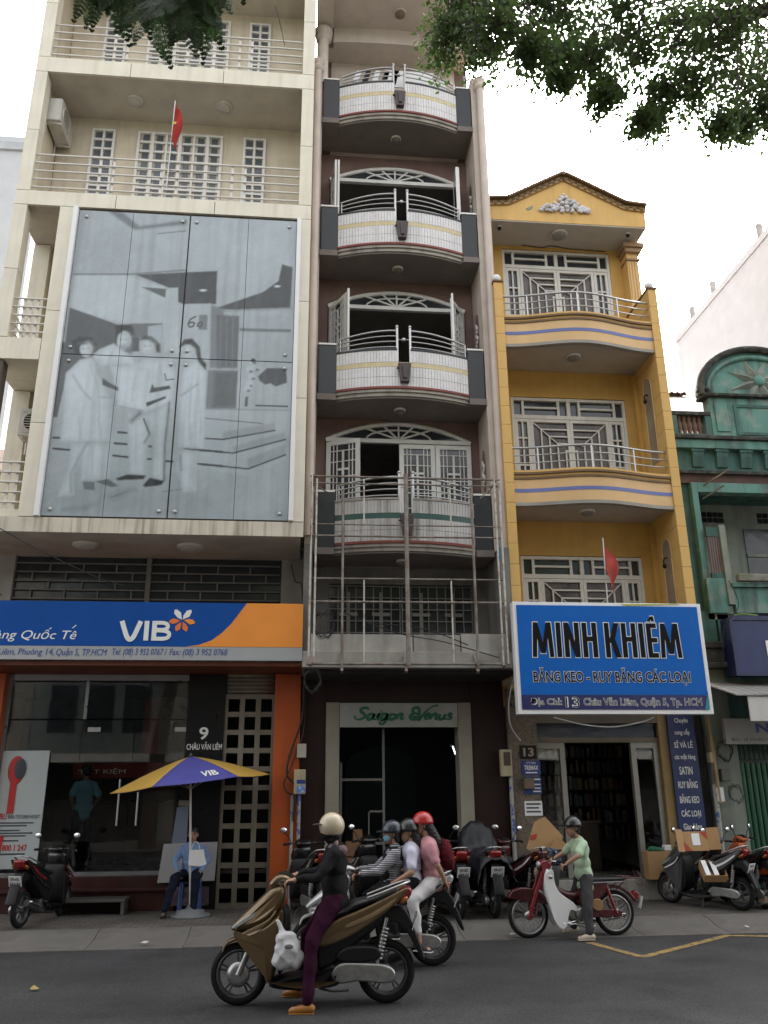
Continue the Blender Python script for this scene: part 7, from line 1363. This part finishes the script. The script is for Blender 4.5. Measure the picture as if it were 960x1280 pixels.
# guard on a stool
J = dict(pelvis=(.02, 0, .56), neck=(.0, 0, .965), head=(-.03, 0, 1.105), elbow_l=(-.03, -.25, .74), wrist_l=(-.22, -.155, .60), elbow_r=(-.03, .25, .74), wrist_r=(-.22, .17, .60), knee_l=(-.36, -.12, .53), ankle_l=(-.34, -.10, .10), knee_r=(-.36, .19, .52), ankle_r=(-.42, .30, .10), hem=.06, hand_l='rest', hand_r='rest')
p6, Hx, H = person('seated guard in light blue shirt and dark trousers under the parasol', J, m_uni, m_navyt, m_sneak, None, 'long', .97, hair='short'); p6.location = (-1.66, 13.93, .12); p6.rotation_euler = (0, 0, R(90))
b = MB(); b.box(-.16, .16, -.16, .16, .42, .45); stl = empty('stool', (0, 0, 0), 'low blue plastic stool under the seated guard', 'stool'); m_stool = mat('stool_blue', (.05, .09, .25), .45); b.build('seat', m_stool, stl, .01)
for x in (-.13, .13):
    for y_ in (-.13, .13): MB().tube([(x*1.15, y_*1.15, 0), (x, y_, .42)], .018, 8).build('leg', m_stool, stl)
stl.location = (-1.66, 13.97, .12)
# clerk inside the bank
J = dict(pelvis=(0, 0, .90), neck=(-.01, 0, 1.38), head=(-.03, 0, 1.53), elbow_l=(.08, -.25, 1.10), wrist_l=(-.02, -.16, .95), elbow_r=(.03, .25, 1.10), wrist_r=(-.12, .20, .98), knee_l=(-.02, -.10, .48), ankle_l=(0, -.11, .085), knee_r=(-.02, .10, .48), ankle_r=(0, .11, .085), hem=.14, hand_l='relax', hand_r='relax')
p7, Hx, H = person('standing clerk in blue shirt seen through the bank glass', J, fab('clerk_blue', (.22, .48, .68)), m_navyt, m_sneak, None, 'short', .97, hair='short'); p7.location = (-3.72, 15.45, .66); p7.rotation_euler = (0, 0, R(-60))
# ================================================================== small things on the pavement and fronts
# parasol
um = empty('parasol', (-1.60, 13.6, .12), 'yellow and blue parasol on a round base in front of the bank', 'parasol')
m_uy = mat('parasol_yellow', (.62, .39, .075), .7, var=.06, trans=.25); m_ub = mat('parasol_blue', (.085, .085, .36), .7, var=.06, trans=.2)
ap = Vector((-1.735, 13.6, 2.37)); tilt = Matrix.Rotation(R(-6.5), 3, 'Y'); RU, HU = 1.20, .40
def can(a, t):
    r = RU*t; z = -HU*(t**1.25); sag = 0
    return ap+tilt @ Vector((r*math.cos(a), r*math.sin(a), z))
for k in range(6):
    a0 = -PI+k*PI/3+R(10); m = m_uy if k % 2 == 0 else m_ub
    def fn(u, v, a0=a0):
        a = a0+u*PI/3; t = .03+v*.97; p = can(a0, t)*(1-u)+can(a0+PI/3, t)*u; bow = math.sin(u*PI)
        return p+tilt @ Vector((0, 0, -.018*bow*t)) + (tilt @ Vector((math.cos(a), math.sin(a), 0)))*.02*bow*t
    MB().sheet(fn, 10, 10).build('canopy_panel', m, um, solid=.003)
    MB().tube([can(a0, .03)-Vector((0, 0, .015)), can(a0, .5)-Vector((0, 0, .015)), can(a0, .985)-Vector((0, 0, .015))], .007, 6).build('rib', m_steel, um); MB().tube([can(a0, .5)-Vector((0, 0, .02)), ap+Vector((.03, 0, -.48))], .006, 6).build('strut', m_steel, um)
MB().tube([(-1.60, 13.6, .16), ap-Vector((0, 0, .02))], .017, 10).build('pole', m_steelp, um); MB().ell(ap+Vector((0, 0, .015)), (.025, .025, .04)).build('finial', m_dgrey, um)
MB().lathe([(0, 0), (.29, 0), (.29, .03), (.22, .035), (.20, .085), (.08, .10), (.03, .16), (0, .16)], (-1.60, 13.6, .12), (0, 0, 1), 28).build('base', mat('base_grey', (.16, .17, .18), .6, var=.15), um)
me = text_mesh('VIB', 1.0, 1.0, .1, .03, 0); co = np.array([v.co for v in me.vertices]); a_, b_ = co.min(0), co.max(0)
for v in me.vertices:
    u = .60+(v.co.x-a_[0])/(b_[0]-a_[0])*.24; w_ = .86-(v.co.y-a_[1])/(b_[1]-a_[1])*.16; v.co = Vector(MB and (lambda a0, u, t: (can(a0, t)*(1-u)+can(a0+PI/3, t)*u)+tilt @ Vector((0, 0, -.018*math.sin(u*PI)*t))+(tilt @ Vector((math.cos(a0+u*PI/3), math.sin(a0+u*PI/3), 0)))*(.02*math.sin(u*PI)*t+.006)+Vector((0, -.006, .006)))(-PI+PI/3+R(10), u, w_))-wl(um)
me.materials.clear(); me.materials.append(m_lwhite); o = bpy.data.objects.new('lettering', me); COL.objects.link(o); o.parent = um
# notice board behind the guard and things by him
o = MB().prism([(-2.14, 1.08), (-1.31, 1.10), (-1.33, .54), (-2.20, .52)], 14.20, 14.225).build('notice_board', mat('board_grey', (.46, .45, .46), .6, var=.05)); tag(o, 'plain pale board leaning on the bank front behind the guard', 'board')
st2 = empty('sandwich_board', (-1.85, 14.26, .12), 'narrow bluish stand behind the pale board', 'stand'); MB().prism([(-2.03, 1.05), (-1.98, 1.62), (-1.80, 1.64), (-1.80, 1.05)], 14.24, 14.27).build('panel', mat('stand_blue', (.20, .24, .32), .6), st2); MB().box(-1.96, -1.80, 14.235, 14.27, 1.64, 1.72).build('top', m_creamst, st2)
pb = empty('paper_bag', (-1.55, 13.62, 1.0), 'white paper bag hanging on the parasol pole', 'bag'); MB().prism([(-1.66, .82), (-1.50, .80), (-1.485, 1.03), (-1.655, 1.03)], 13.50, 13.57).build('bag', m_whiteplast, pb, .006); MB().prism([(-1.50, .80), (-1.40, .83), (-1.455, 1.04), (-1.485, 1.03)], 13.50, 13.57).build('gusset', m_whiteplast, pb); MB().tube(smooth_pts([(-1.63, 13.53, 1.03), (-1.60, 13.53, 1.13), (-1.54, 13.53, 1.13), (-1.50, 13.53, 1.03)], 4), .005, 5).build('handle', m_whiteplast, pb)
bx_ = tag(MB().box(-2.05, -1.40, 14.12, 14.19, .20, .46).build('poster_frame', mat('dim_print', (.06, .045, .05), .5, patch=.7, pcol=(.16, .13, .13), ps=8), bevel=.006), 'dim framed print below the pale board', 'poster')
# white carrier bag on the gold scooter
wb = empty('carrier_bag', (-.10, 8.55, .35), 'white plastic carrier bag hanging at the knees of the gold scooter rider', 'bag'); m_bag = mat('white_bag', (.72, .72, .74), .4, var=.05, bump=.7, bs=14, trans=.25)
bb2 = blob([('e', (-.10, 8.50, .48), (.125, .085, .145)), ('e', (-.17, 8.50, .42), (.075, .07, .09)), ('e', (-.02, 8.50, .42), (.075, .07, .09)), ('e', (-.12, 8.50, .58), (.10, .06, .07)), ('c', (-.15, 8.51, .62), (-.20, 8.53, .73), .040, .014)], 'bag', m_bag, None, .008, 4, .007, .20); bb2.parent = wb; setloc(bb2, (0, 0, 0))
MB().ell((-.09, 8.418, .53), (.04, .008, .022)).build('printed_patch', mat('patch_grey', (.18, .17, .17), .5), wb)
# flags
def flag(x, y, z, h, label, m, sw):
    t = empty('flag', (x, y, z), label, 'flag'); MB().tube([(x, y, z), (x+.02, y-.02, z+h)], .012, 6).build('pole', m_steel, t)
    def fn(u, v): zz_ = z+h-.02-v*h*.45-u*sw*2.1; xx = x+.02+u*sw+.05*math.sin(v*6)*u; return (xx, y-.02+.06*math.sin(u*5+v*4), max(zz_, z+.05))
    MB().sheet(fn, 14, 14).build('cloth', m, t, solid=.003); return t
m_fred = mat('flag_red', (.50, .03, .022), .7, var=.08, trans=.3)
f1 = flag(-2.73, 12.88, 12.4, 1.98, 'limp red flag with a yellow star above the glass billboard', m_fred, .13); MB().prism([(-2.665+.045*math.cos(PI/2+k*PI/5)*(1 if k % 2 == 0 else .42), 13.78+.045*math.sin(PI/2+k*PI/5)*(1 if k % 2 == 0 else .42)) for k in range(10)], 12.77, 12.775).build('star', mat('star_yellow', (.6, .42, .03), .7), f1)
f2_ = flag(4.92, 12.98, 4.5, 1.35, 'plain red flag drooping behind the bright blue signboard', mat('flag_red_faded', (.52, .075, .055), .7, var=.08, trans=.3), .17)
# cardboard on the grey-white scooter, box by the door, basket of goods
def flapbox(name, label, c, size, rz, tiltx=0.0, flaps=True, mark=True):
    t = empty(name, (0, 0, 0), label, 'cardboard'); w_, d, h = size
    for a in ((-w_/2, w_/2, -d/2, -d/2+.006, 0, h), (-w_/2, w_/2, d/2-.006, d/2, 0, h), (-w_/2, -w_/2+.006, -d/2+.007, d/2-.007, 0, h), (w_/2-.006, w_/2, -d/2+.007, d/2-.007, 0, h)): MB().box(*a).build('side', m_cardb, t)
    MB().box(-w_/2+.007, w_/2-.007, -d/2+.007, d/2-.007, .0, .006).build('bottom', m_cardb2, t)
    if flaps:
        MB().box(-w_/2, w_/2, -d*.42, 0, -.003, .003).build('flap', m_cardb, t).matrix_local = Matrix.Translation((0, -d/2, h)) @ Matrix.Rotation(R(35), 4, 'X'); MB().box(-w_/2, w_/2, 0, d*.42, -.003, .003).build('flap', m_cardb, t).matrix_local = Matrix.Translation((0, d/2, h)) @ Matrix.Rotation(R(40), 4, 'X')
    if mark: MB().box(-.06, .05, -d/2-.004, -d/2-.001, h*.25, h*.8).build('label', m_whiteplast, t); MB().prism([(-w_/2+.01, .01), (-w_/2+.12, .01), (-w_/2+.01, h*.5)], -d/2-.004, -d/2-.001).build('print', mat('print_red', (.40, .05, .03), .7), t)
    t.location = c; t.rotation_euler = (tiltx, 0, rz); return t
oc = empty('opened_carton', (0, 0, 0), 'opened cardboard carton with white label standing on the grey-white scooter', 'cardboard')
MB().box(-.20, .20, -.004, .004, 0, .28).build('panel', m_cardb, oc); MB().box(-.17, 0, -.004, .004, -.01, .31).build('flap', m_cardb, oc).matrix_local = Matrix.Translation((-.202, 0, 0)) @ Matrix.Rotation(R(28), 4, 'Z'); MB().box(0, .18, -.004, .004, .01, .33).build('flap', m_cardb, oc).matrix_local = Matrix.Translation((.202, 0, 0)) @ Matrix.Rotation(R(-28), 4, 'Z')
MB().box(-.06, .07, -.010, -.006, .08, .25).build('label', m_whiteplast, oc); MB().prism([(-.198, .004), (-.08, .004), (-.198, .13)], -.009, -.0055).build('print', MATS['print_red'] if 'print_red' in MATS else mat('print_red', (.40, .05, .03), .7), oc); MB().prism([(.08, .276), (.198, .276), (.198, .16)], -.009, -.0055).build('print', MATS['print_red'], oc)
oc.location = (6.07, 13.22, .93); oc.rotation_euler = (R(-8), 0, R(4))
flapbox('cardboard_box', 'flat cardboard box with white tape lying on the scooter footboard', (6.22, 13.12, .60), (.34, .30, .12), R(-10), R(38), False, False); tb_ = MB(); 
fb_ = empty('tape_roll_sheet', (6.18, 13.0, .7), 'two white tape strips stuck on the cardboard on the scooter', 'tape'); [MB().cbox((6.14+dx, 13.07, .705), (.07, .30, .004), Matrix.Rotation(R(-10), 3, 'Z') @ Matrix.Rotation(R(38), 3, 'X')).build('strip', m_whiteplast, fb_) for dx in (-.04, .09)]
flapbox('cardboard_box', 'plain brown carton standing on the shop doorstep', (5.83, 14.16, .452), (.46, .22, .42), 0, 0, False, False)
pl_ = blob([('e', (5.74, 14.13, .90), (.10, .07, .045)), ('e', (5.84, 14.14, .89), (.07, .06, .04))], 'cloth_bundle', mat('green_cloth', (.03, .16, .08), .8), None, .01, 4, .008, .07); tag(pl_, 'green bundle on top of the brown doorstep carton', 'bundle')
o = MB().box(5.92, 6.04, 14.10, 14.20, .874, .96).build('folded_paper', m_whiteplast, bevel=.01); tag(o, 'folded white packet on top of the brown doorstep carton', 'packet')
bk = empty('goods_basket', (3.55, 12.85, .12), 'basket piled with patterned cloth and scraps beside the moped', 'basket')
MB().lathe([(.15, 0), (.20, .3), (.24, .42), (.235, .42), (.195, .3), (.145, .01)], (3.58, 12.90, .38), (0, 0, 1), 18).build('basket', mat('basket_dark', (.03, .035, .03), .8), bk)
for i, (x, y_, z, r, c) in enumerate([(3.48, 12.75, .70, .12, (.42, .30, .24)), (3.50, 12.78, .55, .13, (.38, .26, .20)), (3.68, 12.82, .92, .10, (.06, .08, .15)), (3.58, 12.80, .95, .08, (.10, .11, .13)), (3.73, 12.86, .84, .08, (.45, .34, .26)), (3.36, 12.92, .82, .06, (.02, .14, .06))]):
    q = blob([('e', (x, y_, z), (r, r*.6, r*1.1)), ('e', (x+.04, y_, z-.06), (r*.8, r*.6, r*.7))], 'cloth_bundle', mat('bundle_%d' % i, c, .85, var=.3, vs=14, patch=.5 if i < 2 else 0, pcol=(.10, .06, .05), ps=18), None, .011, 3, .012, .06); q.parent = bk; setloc(q, (0, 0, 0))
for x, z1 in ((3.45, .5), (3.70, .5)): MB().tube([(x, 12.9, .12), (x+.03, 12.9, z1)], .014, 6).build('leg', m_rust, bk)
cb = empty('cardboard_sheet', (3.6, 13.0, 1.0), 'bent cardboard sheet with a red mark sticking out of the basket', 'cardboard')
MB().prism([(3.46, .99), (3.56, 1.42), (3.64, 1.46), (3.90, 1.18), (3.86, 1.09), (3.60, 1.00)], 12.98, 12.99).build('sheet', m_cardb, cb); MB().prism([(3.33, 1.02), (3.47, 1.38), (3.56, 1.42), (3.46, .99), (3.40, .97)], 12.975, 12.985).build('fold', m_cardb, cb); MB().prism([(3.40, 1.20), (3.50, 1.22), (3.48, 1.15), (3.39, 1.14)], 12.966, 12.974).build('mark', MATS['print_red'], cb); MB().prism([(3.66, 1.02), (3.78, 1.18), (4.0, 1.02), (3.97, .98)], 12.90, 12.91).build('sheet', m_cardb2, cb)
gb2 = blob([('e', (6.98, 13.12, .22), (.10, .08, .09)), ('e', (7.06, 13.13, .20), (.09, .07, .08)), ('c', (6.98, 13.12, .30), (6.99, 13.12, .36), .02, .01)], 'plastic_bag', mat('green_white_bag', (.52, .58, .46), .4, var=.3, vs=6, patch=.6, pcol=(.45, .18, .10), ps=5, bump=.5, bs=12), None, .009, 4, .008, .08); tag(gb2, 'small green and white plastic bag on the pavement by the orange motorbike', 'bag')
# crates and a plank behind the riders
cr_ = empty('wooden_crate', (.95, 14.45, .12), 'stack of small wooden boxes in the dark shop doorway', 'crate'); m_wood = mat('raw_wood', (.20, .105, .05), .7, var=.25, vs=5)
for a in ((.70, 1.20, 14.36, 14.7, .62, .72), (.72, 1.0, 14.40, 14.7, .84, 1.06), (.84, .99, 14.42, 14.6, 1.06, 1.24), (.66, 1.24, 14.36, 14.72, .74, .82), (.70, 1.20, 14.38, 14.7, .16, .60)): MB().box(*a).build('box', m_wood, cr_, .006)
# meters and cables on the brown wall, sticker pipes
meter(-.10, .05, 14.18, 2.36, 2.58, mat('meter_grey', (.40, .38, .32), .5), 'small grey junction box above the meter on the orange pillar edge', False)
mt = meter(-.14, .05, 14.18, 1.80, 2.18, m_mcream, 'cream meter box with blue stickers by the orange pillar', False); MB().box(-.09, .045, 14.055, 14.06, 1.96, 2.02).build('sticker', m_pblue, mt); MB().box(-.09, .045, 14.055, 14.06, 1.82, 1.93).build('sticker', mat('sticker_blue', (.10, .24, .55), .5, patch=.8, pcol=(.6, .6, .62), ps=16), mt)
def conduit(x, y, z0, z1, label, m, r=.028): return tag(MB().tube([(x, y, z0), (x, y, z1)], r, 8).build('conduit_pipe', m), label, 'pipe')
m_stick = mat('stickered_pipe', (.38, .37, .34), .5, var=.1, patch=.95, pcol=(.05, .10, .34), ps=9)
conduit(-.16, 14.15, .12, 1.80, 'grey conduit with blue stickers at the orange pillar', m_stick); conduit(-.05, 14.13, .12, 1.80, 'second stickered conduit beside the meter with blue stickers', m_stick, .03); conduit(3.45, 14.22, .12, 2.05, 'blue and white stickered conduit under the cream meter box', m_stick, .035); conduit(6.98, 14.25, .12, 1.9, 'stickered conduit beside the pale green pier', m_stick, .04)
def cable(label, pts, r=.010, n=5): return tag(MB().tube(smooth_pts(pts, n), r, 5).build('cable', m_cable), label, 'cable', 'black cables on the house fronts')
cable('thick black cable looping beside the orange pillar', [(-.02, 14.12, 3.6), (-.03, 14.1, 3.0), (-.22, 14.1, 2.4), (-.25, 14.1, 2.1), (-.12, 14.1, 1.9), (-.13, 14.1, 1.4)], .018)
cable('thin black cable down the brown wall edge', [(.02, 14.15, 3.62), (.0, 14.12, 2.8), (-.1, 14.1, 2.5), (-.2, 14.08, 2.2), (-.3, 14.1, 1.95), (-.2, 14.1, 1.8), (-.1, 14.1, 1.85)], .012)
random.seed(21)
def coil(c, r, n, label):
    t = empty('cable_coil', c, label, 'cable')
    for k in range(n):
        a = random.uniform(0, 6); MB().tube([(c[0]+r*random.uniform(.9, 1.1)*math.cos(q), c[1]-.02*k, c[2]+r*1.3*math.sin(q)*random.uniform(.7, 1.2)+.03*math.sin(3*q+a)) for q in np.linspace(a, a+random.uniform(3.5, 5.8), 16)], .006, 5).build('loop', m_cable, t)
coil((.28, 13.1, 4.35), .16, 6, 'tangled coil of black cable inside the pipe cage'); coil((.12, 13.3, 3.5), .13, 8, 'bunch of black cables under the first floor slab corner'); coil((7.20, 14.2, 2.45), .13, 5, 'loops of cable on the pale green pier'); coil((7.30, 14.2, 1.75), .11, 4, 'lower loops of cable on the pale green pier'); coil((3.55, 14.1, 3.3), .1, 4, 'cable loops beside the corner of the bright blue signboard')
meter(6.93, 7.03, 14.30, 2.25, 2.42, m_mcream, 'small cream box on the edge of the pale green pier', False); meter(6.98, 7.10, 14.30, 1.62, 1.85, m_whiteplast, 'white box on the edge of the pale green pier', False); meter(7.10, 7.26, 14.30, 1.95, 2.15, mat('meter_dark', (.10, .10, .09), .5), 'dark box among the cable loops on the pier', False)
tag(MB().tube([(7.02, 14.2, 1.6), (6.99, 14.2, 3.0)], .03, 6).build('bamboo_pole', mat('bamboo', (.34, .24, .11), .6, var=.2)), 'tan pole fixed upright on the pale green pier', 'pole')
cable('white cable hanging in an arc under the bright blue signboard', [(3.95, 13.2, 2.93), (4.4, 13.2, 2.82), (4.9, 13.2, 2.78), (5.4, 13.2, 2.86), (5.6, 13.2, 2.93)], .011).data.materials[0] = m_whiteplast
cable('white cable curling down the granite pier top', [(3.42, 13.6, 3.55), (3.36, 13.7, 3.2), (3.42, 13.9, 2.85), (3.62, 14.1, 2.62)], .012).data.materials[0] = m_whiteplast
for i, (pts, lab) in enumerate([([(-5.6, 12.4, 6.3), (-5.05, 12.5, 5.9), (-4.3, 12.7, 5.5), (-3.4, 13.0, 5.1), (-2.9, 13.1, 4.95)], 'sagging black wire crossing below the billboard to the sign'), ([(-5.3, 12.7, 6.9), (-4.95, 12.7, 6.2), (-4.82, 12.7, 5.72)], 'thin black wire dropping at the billboard corner'), ([(-5.2, 12.7, 6.4), (-4.9, 12.7, 5.8), (-4.85, 12.72, 5.0), (-4.6, 12.8, 4.7)], 'thin looping wire beside the billboard corner'),
        ([(.5, 13.1, 4.6), (1.4, 13.1, 4.25), (2.2, 13.1, 4.1), (3.1, 13.1, 3.85)], 'loose cable sagging across the pipe cage'), ([(1.0, 13.12, 4.4), (1.9, 13.1, 4.3), (2.6, 13.1, 4.05)], 'second loose cable across the pipe cage'), ([(7.25, 13.9, 3.9), (7.3, 13.8, 4.5), (7.6, 13.75, 4.9), (7.62, 14.0, 5.4)], 'pale looping wire beside the navy box sign'),
        ([(-.28, 14.1, 5.6), (-.2, 14.1, 5.3), (-.1, 13.9, 5.2), (-.05, 13.9, 4.8)], 'black cable at the end of the strip window'), ([(-.9, 12.8, 16.9), (-.75, 12.8, 16.3), (-.68, 12.8, 15.9)], 'thin white wire hanging by the top railing')]): cable(lab, pts, .009)
# rag left on a balcony
rg = blob([('e', (1.02, 13.72, 9.52), (.10, .03, .05)), ('e', (1.12, 13.72, 9.50), (.06, .03, .04))], 'rag', mat('red_rag', (.30, .07, .05), .9), None, .01, 3, .008, .05); tag(rg, 'reddish rag hung on the railing of the third balcony', 'cloth')
